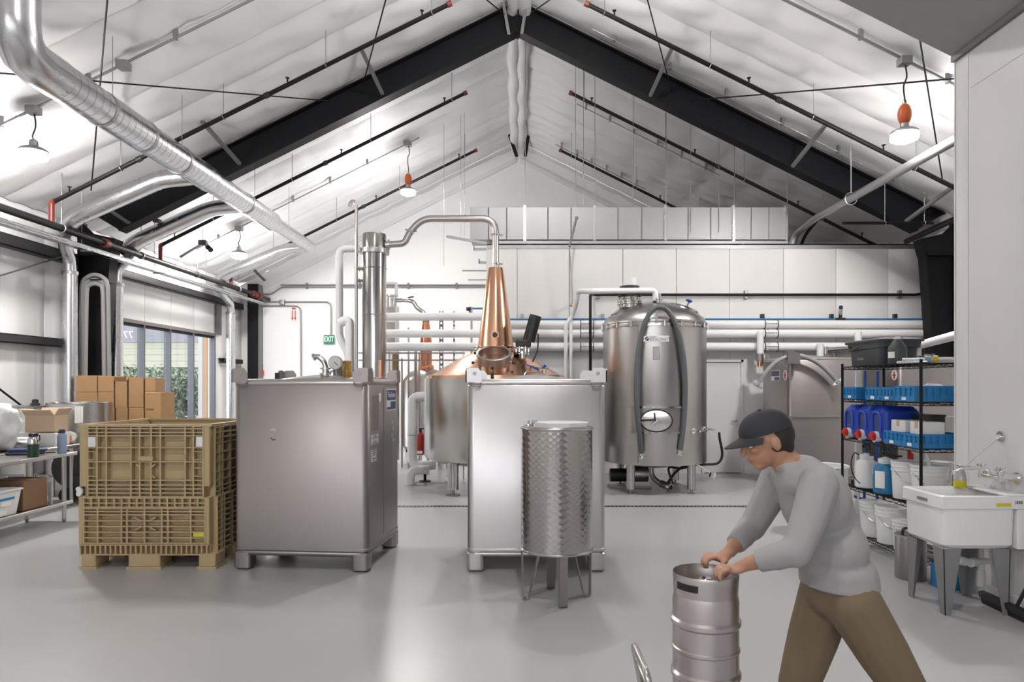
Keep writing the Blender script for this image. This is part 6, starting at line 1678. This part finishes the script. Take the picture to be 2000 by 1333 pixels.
t = sprayer('blue pump sprayer with white label on the fourth shelf', 3.73, 6.93, LV[1], 'blue_sprayer', [(0.04, 0.05, 0.33), (0.10, 0.06, 0.36), (0.13, 0.04, 0.25)])
part(t, 'label', arc_panel(190, 238, 0.119, 0.06, 0.23, 6, 0.001), 'label_white')
part(t, 'wand', MB().cyl((-0.10, 0.12, 0.375), (0.10, -0.12, 0.385), 0.010, n=8), 'black_plastic')
part(t, 'label', arc_panel(165, 172, 0.119, 0.19, 0.25, 3, 0.001), 'label_white')
def bucket(label, x, y, z, m_='bucket_white', r=0.145, h=0.36, lid=True, pump=False, group='white buckets'):
    t = thing('plastic_bucket', label, 'bucket', (x, y, z), group=group)
    part(t, 'body', MB().lathe([(0.0, 0.0), (r * 0.88, 0.0), (r * 0.9, 0.01), (r * 0.98, h * 0.74), (r * 1.03, h * 0.745), (r * 1.03, h * 0.78), (r * 0.99, h * 0.785), (r * 0.995, h * 0.85), (r * 1.035, h * 0.855), (r * 1.035, h * 0.88), (r, h * 0.885), (r, h * 0.97), (r * 0.97, h * 0.97)], n=32), m_)
    if lid:
        part(t, 'lid', MB().lathe([(r * 1.04, h * 0.945), (r * 1.05, h * 0.96), (r * 1.05, h * 1.0), (r * 0.96, h * 1.005), (r * 0.94, h * 0.985), (0.0, h * 0.985)], n=32), m_)
    part(t, 'bail_handle', MB().tube(spline([(r * 1.03, 0.0, h * 0.8), (r * 0.72, -r * 0.80, h * 0.52), (0, -r * 1.08, h * 0.42), (-r * 0.72, -r * 0.80, h * 0.52), (-r * 1.03, 0, h * 0.8)], 5), 0.004, 5), 'galv')
    if pump:
        pp = part(t, 'dispenser_pump', MB().cyl((0.0, 0.0, h * 0.98), (-0.03, 0, h + 0.13), 0.016, n=10).tube(fillet([(-0.03, 0, h + 0.13), (-0.045, 0.0, h + 0.15), (-0.13, 0.01, h + 0.135), (-0.15, 0.01, h + 0.11)], 0.02, 3), 0.014, 8), 'pvc_white')
    return t
bucket('white bucket between blue sprayer and dispenser bucket', 3.78, 6.62, LV[1])
bucket('white bucket with dispenser pump on the fourth shelf', 3.80, 6.31, LV[1], r=0.15, pump=True)
bucket('white bucket at the back of the fourth shelf near the partition', 4.06, 6.60, LV[1], r=0.12)
bucket('translucent bucket on the bottom shelf, far one', 3.74, 7.16, LV[0], 'bucket_clear')
bucket('white labelled bucket in the middle of the bottom shelf', 3.74, 6.84, LV[0], 'bucket_white')
bucket('short white bucket on the bottom shelf nearest the sink', 3.72, 6.52, LV[0], 'bucket_white', r=0.13, h=0.28)
single('red_gadget', 'small red tool standing behind the white buckets', 'tool', MB().rbox(3.93, 3.98, 6.86, 6.90, LV[1], LV[1] + 0.44, 0.01), 'red_plastic')
# broom handles leaning behind the far end of the shelf
for px, lab, m_ in ((1688, 'blue broom handle standing behind the shelf, left one', 'blue_handle'), (1713, 'blue broom handle standing behind the shelf, right one', 'blue_handle'), (1671, 'slim white mop handle behind the far shelf post', 'bucket_white')):
    x = (px - VPX) * 8.0 / FPX
    t = thing('broom', lab, 'broom', (x, 8.0, 0), group='brooms behind the shelf')
    part(t, 'handle', MB().cyl((0, 0, 0.10), (0.01, 0.0, 1.86), 0.017 if m_ != 'bucket_white' else 0.013, n=10), m_)
    part(t, 'head', MB().rbox(-0.02, 0.02, -0.16, 0.16, 0.05, 0.10, 0.015).box(-0.018, 0.018, -0.15, 0.15, 0.0, 0.05), 'blue_handle')
t = thing('dustpan', 'blue dustpan on a white pole at the foot of the shelf', 'dustpan', (P(1677, 0, 7.75).x, 7.75, 0))
part(t, 'pole', MB().cyl((0, 0, 0.0), (0, 0, 0.62), 0.016, n=10), 'bucket_white')
part(t, 'pan', MB().rings([[(0.0, y, 0.40), (0.16, y, 0.33), (0.16, y, 0.36), (0.0, y, 0.43)] for y in (-0.11, 0.11)]), 'blue_jug')
# steel canister under the sink end
t = thing('steel_canister', 'tall steel canister with black handle beside the sink', 'canister', (3.45, 6.0, 0))
part(t, 'body', MB().lathe([(0.0, 0.0), (0.118, 0.0), (0.125, 0.01), (0.125, 0.36), (0.12, 0.37)], n=28), 'steel_dull')
part(t, 'lid', MB().lathe([(0.13, 0.365), (0.13, 0.385), (0.11, 0.395), (0.0, 0.40)], n=28), 'steel')
part(t, 'handle', MB().tube(fillet([(-0.10, -0.05, 0.38), (-0.10, -0.05, 0.45), (0.0, -0.05, 0.45), (0.0, -0.05, 0.39)], 0.04, 4), 0.012, 8), 'black_plastic')
t = thing('blue_box', 'small blue box on the floor under the sink', 'box', (3.60, 5.72, 0))
part(t, 'body', MB().rbox(-0.10, 0.10, -0.08, 0.08, 0, 0.20, 0.01), 'blue_crate')
part(t, 'lid', MB().rbox(-0.105, 0.105, -0.085, 0.085, 0.20, 0.225, 0.01), 'black_plastic')
t = thing('white_drum', 'tall white plastic drum standing behind the worker', 'drum', (3.57, 8.05, 0))
part(t, 'body', MB().lathe([(0.0, 0.0), (0.25, 0.0), (0.27, 0.02), (0.285, 0.35), (0.295, 0.74), (0.285, 0.74), (0.27, 0.03), (0.0, 0.03)], n=40), 'bucket_white')
part(t, 'rim', MB().torus((0, 0, 0.745), (0, 0, 1), 0.297, 0.014, 40, 8), 'bucket_white')

# ================================================================== UTILITY SINK
sk = thing('utility_sink', 'white utility sink on grey metal legs at the right partition', 'sink', (3.42, 5.26, 0))
X0, X1, YA, YZ = 3.10, 3.735, 5.0, 5.52
b0 = [(X0 + 0.05, X1 - 0.10, YA + 0.04, YZ - 0.04, 0.49), (X0 + 0.02, X1 - 0.08, YA + 0.015, YZ - 0.015, 0.52), (X0 + 0.012, X1 - 0.075, YA + 0.01, YZ - 0.01, 0.785)]
rs = [[(p_[0], p_[1], z) for p_ in rrect(a, b, c, d, 0.05, 4)] for a, b, c, d, z in b0]
rs += [[(p_[0], p_[1], z) for p_ in rrect(X0 + e, X1 - e, YA + e, YZ - e, 0.02 if e < 0.02 else 0.05, 4)] for e, z in ((0.0, 0.79), (0.0, 0.875), (0.008, 0.882), (0.03, 0.882), (0.05, 0.86))]
rs += [[(p_[0], p_[1], z) for p_ in rrect(X0 + 0.06, X1 - 0.14, YA + 0.06, YZ - 0.06, 0.05, 4)] for z in (0.80, 0.55)]
part(sk, 'basin', MB().rings(rs, True, True), 'pvc_white', True)
part(sk, 'back_ledge', MB().rbox(X1 - 0.15, X1, YA, YZ, 0.876, 0.896, 0.015), 'pvc_white', True)
part(sk, 'badge', MB().box(X0 - 0.004, X0 - 0.0005, 5.17, 5.30, 0.815, 0.838), 'ink_grey', True)
part(sk, 'yellow_sticker', MB().box(3.50, 3.61, YA - 0.004, YA - 0.0005, 0.808, 0.832), 'label_yellow', True)
o = part(sk, 'barcode_sticker', MB().box(3.635, 3.70, YA - 0.004, YA - 0.0005, 0.822, 0.852), 'label_white', True)
for i in range(7):
    sub(o, 'bar', MB().box(3.640 + i * 0.008, 3.643 + i * 0.008 + 0.002 * (i % 2), YA - 0.005, YA - 0.004, 0.826, 0.848), 'ink', True)
part(sk, 'side_panel', MB().rbox(X1 - 0.07, X1, YA + 0.012, YZ - 0.01, 0.49, 0.786, 0.006), 'pvc_white', True)
def sleg(x, y, sx, sy):
    m = MB()
    for (ax, ay) in ((1, 0), (0, 1)):                          # folded sheet leg: two tapering faces meeting at the corner
        w0, w1, tk = 0.135, 0.055, 0.006
        if ax: a = [[(x, y, 0.49), (x + sx * w0, y, 0.49), (x + sx * w0, y + sy * tk, 0.49), (x, y + sy * tk, 0.49)], [(x + sx * 0.012, y, 0.0), (x + sx * w1, y, 0.0), (x + sx * w1, y + sy * tk, 0.0), (x + sx * 0.012, y + sy * tk, 0.0)]]
        else: a = [[(x, y, 0.49), (x + sx * tk, y, 0.49), (x + sx * tk, y + sy * w0, 0.49), (x, y + sy * w0, 0.49)], [(x + sx * 0.012, y, 0.0), (x + sx * (tk + 0.012), y, 0.0), (x + sx * (tk + 0.012), y + sy * w1, 0.0), (x + sx * 0.012, y + sy * w1, 0.0)]]
        m.rings(a)
    return m
for x, sx in ((X0 + 0.03, 1), (X1 - 0.11, -1)):
    for y, sy in ((YA + 0.025, 1), (YZ - 0.025, -1)):
        part(sk, 'leg', sleg(x, y, sx, sy), 'grey_steel_leg', True)
part(sk, 'drain_trap', MB().tube(fillet([(3.40, 5.30, 0.49), (3.40, 5.30, 0.33), (3.55, 5.36, 0.30), (3.68, 5.42, 0.30), (3.745, 5.42, 0.30)], 0.08, 4), 0.024, 10).cyl((3.55, 5.36, 0.30), (3.61, 5.39, 0.30), 0.034, n=12).cyl((3.43, 5.31, 0.335), (3.49, 5.33, 0.318), 0.034, n=12), 'pvc_white', True)
part(sk, 'standpipe', MB().cyl((3.68, 5.44, 0.10), (3.68, 5.44, 0.48), 0.03, n=12).cyl((3.68, 5.44, 0.10), (3.68, 5.44, 0.22), 0.035, n=12), 'pvc_white', True)
fa = thing('wall_faucet', 'chrome wall faucet with top brace above the sink', 'faucet', (3.70, 5.25, 0.96))
for y in (5.33, 5.12):
    v_ = part(fa, 'valve_body', MB().cyl((3.745, y, 1.0), (3.62, y, 1.0), 0.026, n=12).cyl((3.62, y, 0.975), (3.62, y, 1.05), 0.024, n=12), 'chrome', True)
    sub(v_, 'cross_handle', MB().cyl((3.62, y, 1.05), (3.62, y, 1.075), 0.010, n=8).cyl((3.585, y, 1.075), (3.655, y, 1.075), 0.008, n=6).cyl((3.62, y - 0.035, 1.075), (3.62, y + 0.035, 1.075), 0.008, n=6), 'chrome', True)
    sub(v_, 'wall_flange', MB().cyl((3.749, y, 1.0), (3.738, y, 1.0), 0.042, n=16), 'chrome', True)
part(fa, 'bridge', MB().cyl((3.62, 5.10, 1.0), (3.62, 5.35, 1.0), 0.018, n=10), 'chrome', True)
part(fa, 'spout', MB().tube(fillet([(3.62, 5.24, 1.0), (3.62, 5.26, 1.05), (3.44, 5.31, 1.055), (3.40, 5.32, 1.02)], 0.03, 4), 0.016, 10).cyl((3.402, 5.32, 1.03), (3.40, 5.32, 1.0), 0.021, n=12), 'chrome', True)
part(fa, 'bucket_hook', MB().box(3.41, 3.50, 5.285, 5.315, 1.068, 1.076), 'chrome', True)
br = part(fa, 'brace_rod', MB().cyl((3.47, 5.30, 1.07), (3.74, 5.30, 1.30), 0.007, n=8), 'chrome', True)
sub(br, 'wall_plate', MB().cyl((3.749, 5.30, 1.30), (3.738, 5.30, 1.30), 0.04, n=16).cyl((3.74, 5.30, 1.30), (3.72, 5.30, 1.29), 0.018, n=10), 'chrome', True)
t = thing('soap_bottle', 'clear bottle of yellow soap on the sink ledge', 'bottle', (3.53, 5.455, 0.882))
part(t, 'liquid', MB().lathe([(0.0, 0.0), (0.044, 0.0), (0.048, 0.006), (0.047, 0.055), (0.0, 0.055)], n=20), 'soap')
part(t, 'bottle', MB().lathe([(0.047, 0.055), (0.040, 0.11), (0.030, 0.135), (0.016, 0.15), (0.016, 0.16)], n=20), 'soap_clear')
part(t, 'cap', MB().cyl((0, 0, 0.158), (0, 0, 0.18), 0.017, n=12), 'bucket_white')
t = thing('soap_dish', 'small white soap dish on the sink ledge', 'dish', (3.68, 5.33, 0.897))
part(t, 'dish', MB().lathe([(0.0, 0.0), (0.028, 0.0), (0.034, 0.010), (0.030, 0.010), (0.0, 0.004)], n=16), 'bucket_white')
part(t, 'chain', MB().tube([(0.02, 0.02, 0.01), (0.04, 0.0, 0.03)], 0.003, 5), 'chrome')
t = thing('floor_squeegee', 'black floor squeegee leaning at the foot of the partition', 'squeegee', (3.62, 4.95, 0))
part(t, 'blade', MB().box(-0.012, 0.012, -0.36, 0.36, 0.0, 0.075, Matrix.Rotation(-0.25, 4, 'Y')), 'black_rubber')
part(t, 'clamp_bar', MB().box(-0.02, 0.02, -0.36, 0.36, 0.055, 0.10, Matrix.Rotation(-0.25, 4, 'Y')), 'black_plastic')
part(t, 'handle', MB().cyl((-0.01, 0.0, 0.08), (0.10, -0.55, 1.25), 0.013, n=8), 'black_plastic')
p = P(1907, 1075, 5.6)
single('wall_outlet', 'dark outlet box low on the partition below the sink', 'outlet', MB().rbox(3.722, 3.749, 5.52, 5.60, 0.30, 0.42, 0.004), 'grey_steel_paint')

# ================================================================== KEG ON A LOW CART
KX, KY = 0.755, 2.75
ct = thing('keg_cart', 'low steel cart with front rail carrying the keg', 'cart', (KX - 0.03, KY, 0))
part(ct, 'platform', MB().rbox(-0.20, 0.20, -0.19, 0.19, 0.305, 0.345, 0.02), 'steel_dull')
for x in (-0.15, 0.15):
    for y in (-0.15, 0.15):
        part(ct, 'upright', MB().cyl((x, y, 0.14), (x, y, 0.31), 0.016, n=10), 'steel_dull')
        part(ct, 'caster', MB().cyl((x, y - 0.018, 0.06), (x, y + 0.018, 0.06), 0.06, n=18), 'black_rubber')
        part(ct, 'fork', MB().box(x - 0.012, x + 0.012, y - 0.026, y - 0.020, 0.05, 0.15).box(x - 0.012, x + 0.012, y + 0.020, y + 0.026, 0.05, 0.15).box(x - 0.03, x + 0.03, y - 0.03, y + 0.03, 0.138, 0.15), 'steel')
part(ct, 'lower_tray', MB().rbox(-0.17, 0.17, -0.17, 0.17, 0.20, 0.215, 0.02), 'steel_dull')
part(ct, 'front_rail', MB().tube(fillet([(-0.185, -0.15, 0.335), (-0.235, -0.15, 0.60), (-0.235, 0.15, 0.60), (-0.185, 0.15, 0.335)], 0.04, 4), 0.014, 10), 'steel')
part(ct, 'rail_bar', MB().cyl((-0.222, -0.148, 0.53), (-0.222, 0.148, 0.53), 0.010, n=8), 'steel')
kg = thing('beer_keg', 'slim stainless keg being rolled along by the worker', 'keg', (KX, KY, 0.347))
r = 0.130
part(kg, 'body', MB().lathe([(0.0, 0.05), (r * 0.75, 0.045), (r * 0.95, 0.06), (r, 0.10), (r, 0.18), (r + 0.008, 0.19), (r + 0.008, 0.205), (r, 0.215), (r, 0.29), (r + 0.004, 0.295), (r + 0.004, 0.305), (r, 0.31), (r, 0.39), (r + 0.008, 0.40), (r + 0.008, 0.415), (r, 0.425), (r, 0.49), (r * 0.95, 0.525), (r * 0.7, 0.545), (r * 0.25, 0.55), (0.0, 0.55)], n=48), 'keg_steel')
part(kg, 'foot_ring', MB().lathe([(r * 0.97, 0.08), (r * 0.985, 0.01), (r * 1.0, 0.0), (r * 0.96, 0.0), (r * 0.93, 0.07)], n=48), 'keg_steel')
def chime():
    m = MB()
    n = 48
    prof = [(r * 0.955, 0.50), (r * 0.985, 0.565), (r * 1.0, 0.592), (r * 0.985, 0.60), (r * 0.965, 0.592), (r * 0.935, 0.52)]
    return m.lathe(prof, n=n)
part(kg, 'chime', chime(), 'keg_steel')
for a in (40, 220):
    part(kg, 'grip_slot', arc_panel(a - 22, a + 22, r * 0.975, 0.545, 0.572, 8, 0.004), 'black_rubber')
part(kg, 'valve', MB().lathe([(0.03, 0.548), (0.032, 0.565), (0.022, 0.575), (0.0, 0.575)], n=16), 'steel_bright')

# ================================================================== WORKER
def limb(m, pts, rr, n=12):                                    # overlapping tapered segments and joint balls
    pts = [V(p) for p in pts]
    for i in range(len(pts) - 1):
        m.cyl(pts[i], pts[i + 1], rr[i], rr[i + 1], n)
    for p, q in zip(pts, rr):
        m.ball(p, q, n, 8)
    return m
def melt(name, m, size, smooth=4, fac=0.5):                    # fuse overlapping volumes into one continuous skin
    me = m.mesh(name + '_raw', smooth=False)
    o = bpy.data.objects.new(name + '_raw', me)
    COL.objects.link(o)
    md = o.modifiers.new('r', 'REMESH')
    md.mode, md.voxel_size, md.use_smooth_shade = 'VOXEL', size, True
    if smooth:
        ms = o.modifiers.new('s', 'SMOOTH')
        ms.iterations, ms.factor = smooth, fac
    out = bpy.data.meshes.new_from_object(o.evaluated_get(bpy.context.evaluated_depsgraph_get()))
    bpy.data.objects.remove(o)
    bpy.data.meshes.remove(me)
    out.name = name
    out.polygons.foreach_set('use_smooth', [True] * len(out.polygons))
    return out
PO = V((1.30, 2.75, 0.0))
wk = thing('person', 'worker in black cap, grey shirt and khaki trousers pushing a keg', 'person', PO)
def L(x, y, z): return V((x, y, z)) - PO
hipc = L(1.300, 2.75, 0.86); waist = L(1.262, 2.75, 1.05); chest = L(1.195, 2.75, 1.235); neckb = L(1.100, 2.75, 1.375)
hf = V((-0.955, -0.03, -0.295)).normalized()                   # where the face looks
hs = hf.cross(V((0, 0, 1))).normalized()                       # towards the worker's right (away from the camera)
hu = hs.cross(hf).normalized()
hc = L(0.995, 2.75, 1.478)
def H(f, s, u): return hc + hf * f + hs * s + hu * u
shN, shF = L(1.135, 2.575, 1.322), L(1.120, 2.925, 1.322)
elN, elF = L(1.020, 2.525, 1.085), L(1.010, 2.965, 1.085)
wrN, wrF = L(0.885, 2.640, 1.005), L(0.885, 2.850, 1.005)
hiN, hiF = L(1.305, 2.655, 0.845), L(1.290, 2.845, 0.845)
knN, knF = L(1.525, 2.650, 0.480), L(1.165, 2.845, 0.445)
anN, anF = L(1.830, 2.650, 0.215), L(1.215, 2.845, 0.085)
body = MB()
limb(body, [hipc, waist, chest, L(1.145, 2.75, 1.31)], [0.120, 0.105, 0.125, 0.10])
body.ball(chest, (0.115, 0.165, 0.14), 16, 10).ball(hipc, (0.125, 0.165, 0.11), 16, 10).ball(L(1.14, 2.75, 1.315), (0.09, 0.17, 0.075), 16, 10)
limb(body, [neckb + V((0.01, 0, -0.02)), L(1.060, 2.75, 1.405), H(-0.03, 0, -0.06)], [0.065, 0.054, 0.056])
for s, a, b, c in ((-1, shN, elN, wrN), (1, shF, elF, wrF)):
    limb(body, [a, (a + b) / 2, b, (b + c) / 2 + V((0, 0, 0.003)), c], [0.056, 0.047, 0.040, 0.038, 0.027])
    # hand: palm over the rim, four curled fingers inside it, thumb closed on the outside
    pal = c + V((-0.045, -0.012 * s, -0.022))
    body.ball(pal, (0.045, 0.040, 0.017), 14, 8, None)
    limb(body, [c, pal], [0.026, 0.022])
    for k, (o, ln) in enumerate(((-0.030, 0.88), (-0.010, 1.0), (0.010, 0.95), (0.029, 0.78))):
        kb = pal + V((-0.030, o, 0.006))
        limb(body, [kb, kb + V((-0.030 * ln, o * 0.15, -0.004)), kb + V((-0.044 * ln, o * 0.2, -0.026 * ln)), kb + V((-0.038 * ln, o * 0.2, -0.046 * ln))], [0.0100, 0.0094, 0.0088, 0.0078], 8)
    tb_ = pal + V((0.012, -0.036 * s, -0.004))
    limb(body, [tb_, tb_ + V((-0.018, -0.014 * s, -0.016)), tb_ + V((-0.034, -0.012 * s, -0.036))], [0.013, 0.0115, 0.0095], 8)
limb(body, [hiN, (hiN + knN) / 2, knN, knN * 0.6 + anN * 0.4, anN], [0.088, 0.076, 0.055, 0.054, 0.036])
limb(body, [hiF, (hiF + knF) / 2, knF, knF * 0.6 + anF * 0.4, anF], [0.088, 0.076, 0.055, 0.054, 0.036])
limb(body, [anN, L(1.815, 2.65, 0.12), L(1.755, 2.65, 0.04)], [0.036, 0.036, 0.03])
limb(body, [anF, L(1.12, 2.845, 0.045), L(1.02, 2.845, 0.035)], [0.04, 0.036, 0.028])
# head: skull, jaw, brow, nose, lips, ears
Mh = frame(hc, hf, hs)                                         # local x forward, y to the right, z up
if (Mh.to_3x3() @ V((0, 0, 1))).dot(hu) < 0: Mh = Mh @ Matrix.Diagonal((1, 1, -1, 1))
body.ball((-0.012, 0, 0.022), (0.098, 0.076, 0.092), 20, 14, Mh)
body.ball((0.020, 0, -0.045), (0.066, 0.058, 0.062), 16, 10, Mh)
body.ball((0.048, 0, -0.088), (0.030, 0.034, 0.024), 12, 8, Mh)
body.ball((0.070, 0, 0.020), (0.020, 0.050, 0.014), 12, 8, Mh)
body.ball((0.062, 0.034, -0.018), (0.022, 0.022, 0.020), 10, 8, Mh).ball((0.062, -0.034, -0.018), (0.022, 0.022, 0.020), 10, 8, Mh)
body.cyl(Mh @ V((0.078, 0, 0.012)), Mh @ V((0.104, 0, -0.026)), 0.009, 0.014, 10).ball(Mh @ V((0.103, 0, -0.028)), 0.014, 10, 8)
body.ball((0.076, 0, -0.055), (0.016, 0.024, 0.008), 12, 6, Mh).ball((0.074, 0, -0.067), (0.016, 0.021, 0.008), 12, 6, Mh)
for s in (-1, 1):
    body.ball((-0.010, s * 0.078, -0.012), (0.020, 0.009, 0.032), 12, 8, Mh)
sk_ = link('body', melt('body', body, 0.0055, 3), 'skin', wk)
for s in (-1, 1):
    e = link('eye', MB().ball((0.071, s * 0.031, 0.0015), 0.0135, 14, 10, Mh).mesh('eye'), 'eye_white', wk)
    link('pupil', MB().ball((0.0815, s * 0.031, 0.0015), (0.004, 0.006, 0.006), 10, 6, Mh).mesh('pupil'), 'ink', e)
    link('eyebrow', MB().tube([Mh @ V((0.090, s * 0.014, 0.022)), Mh @ V((0.088, s * 0.032, 0.028)), Mh @ V((0.074, s * 0.050, 0.022))], [0.004, 0.005, 0.003], 6).mesh('eyebrow'), 'hair', wk)
link('mouth', MB().tube([Mh @ V((0.080, -0.022, -0.061)), Mh @ V((0.0915, 0, -0.060)), Mh @ V((0.080, 0.022, -0.061))], [0.002, 0.004, 0.002], 6).mesh('mouth'), 'lips', wk)
hair = MB().ball((-0.034, 0, 0.008), (0.088, 0.081, 0.082), 18, 12, Mh).ball((-0.062, 0, -0.045), (0.042, 0.060, 0.040), 14, 10, Mh)
link('hair', melt('hair', hair, 0.007, 2), 'hair', wk)
cap = MB()
rs = []
for j in range(9):
    t = math.pi / 2 * j / 8
    rs.append([Mh @ V((-0.012 + 0.108 * math.cos(t) ** 0.8 * math.cos(a), 0.086 * math.cos(t) ** 0.8 * math.sin(a), 0.032 + 0.088 * math.sin(t))) for a in [2 * math.pi * i / 28 for i in range(28)]])
cap.rings(rs)
cp = link('cap', cap.mesh('cap', angle=60), 'cap_black', wk)
vz = MB()
top, bot = [], []
n = 14
rows = []
for j in range(5):
    f = j / 4
    row = []
    for i in range(n + 1):
        a = -1.15 + 2.3 * i / n
        row.append(Mh @ V((-0.012 + (0.106 + 0.075 * f * math.cos(a) ** 1.2) * math.cos(a), (0.086 + 0.01 * f) * math.sin(a) * (1 - 0.05 * f), 0.036 - 0.020 * f - 0.012 * abs(math.sin(a)) ** 2)))
    rows.append(row)
lo = [[p - hu * 0.004 for p in r_] for r_ in rows]
vz.rings(rows, False, False, closed=False).rings([list(reversed(r_)) for r_ in lo], False, False, closed=False)
edge = rows[-1]; el_ = lo[-1]
vz.add(edge + el_, [(i, i + n + 1, i + n + 2, i + 1) for i in range(n)])
link('visor', vz.mesh('visor', angle=60), 'cap_black', cp)
link('button', MB().ball((-0.012, 0, 0.121), (0.009, 0.009, 0.005), 10, 6, Mh).mesh('button'), 'cap_black', cp)
# clothes: slightly larger skins over the same skeleton
shirt = MB()
limb(shirt, [L(1.290, 2.75, 0.93), waist, chest, L(1.145, 2.75, 1.31)], [0.128, 0.126, 0.138, 0.11])
shirt.ball(chest, (0.130, 0.180, 0.155), 18, 12).ball(L(1.14, 2.75, 1.318), (0.104, 0.182, 0.085), 18, 12).ball(L(1.285, 2.75, 0.955), (0.143, 0.178, 0.09), 18, 12).ball(waist, (0.132, 0.172, 0.13), 18, 12)
shirt.ball(L(1.09, 2.75, 1.375), (0.070, 0.074, 0.034), 14, 8)
shirt.rings([[L(1.292, 2.75, 0.895) + V((0.146 * math.cos(a), 0.178 * math.sin(a), 0)) for a in [2 * math.pi * i / 24 for i in range(24)]], [L(1.285, 2.75, 0.97) + V((0.14 * math.cos(a), 0.175 * math.sin(a), 0)) for a in [2 * math.pi * i / 24 for i in range(24)]]])
for a, b, c in ((shN, elN, wrN), (shF, elF, wrF)):
    limb(shirt, [a, (a + b) / 2 + V((0.008, 0, -0.006)), b + V((0.006, 0, -0.006))], [0.074, 0.066, 0.057])
    w2 = b * 0.25 + c * 0.75
    limb(shirt, [b, (b + w2) / 2 + V((0, 0, -0.004))], [0.055, 0.050])
    shirt.cyl((b + w2) / 2, w2, 0.050, 0.044, 14)
link('shirt', melt('shirt', shirt, 0.009, 3), 'shirt', wk)
tr = MB()
tr.ball(hipc, (0.135, 0.172, 0.115), 18, 12).ball(L(1.30, 2.75, 0.92), (0.125, 0.165, 0.06), 18, 10)
for a, b, c, e in ((hiN, knN, anN, 1), (hiF, knF, anF, 0)):
    lw = b * 0.12 + c * 0.88
    limb(tr, [a, (a + b) / 2, b, (b + lw) / 2], [0.110, 0.100, 0.080, 0.074])
    tr.cyl((b + lw) / 2, lw, 0.074, 0.066, 16)
link('trousers', melt('trousers', tr, 0.010, 3), 'khaki', wk)
link('belt', MB().rings([[L(1.297, 2.75, z) + V((q * math.cos(a), (q + 0.035) * math.sin(a), 0)) for a in [2 * math.pi * i / 24 for i in range(24)]] for z, q in ((0.90, 0.131), (0.932, 0.128))], False, False).mesh('belt'), 'cap_black', wk)
for a, toe, heel in ((anN, L(1.735, 2.65, 0.028), L(1.862, 2.65, 0.155)), (anF, L(0.975, 2.845, 0.034), L(1.250, 2.845, 0.036))):
    s_ = MB()
    d_ = (toe - heel)
    limb(s_, [heel, heel + d_ * 0.35, heel + d_ * 0.75, toe], [0.036, 0.042, 0.042, 0.032], 12)
    limb(s_, [a + V((0, 0, 0.01)), heel + d_ * 0.22], [0.047, 0.042], 12)
    if a is anF:
        s_ = MB().add([(v_[0], v_[1], max(v_[2], 0.004)) for v_ in s_.v], s_.f)
    else:
        s_ = MB().add([(v_[0], v_[1], max(v_[2], 0.002)) for v_ in s_.v], s_.f)
    link('shoe', melt('shoe', s_, 0.008, 2), 'shoe', wk)
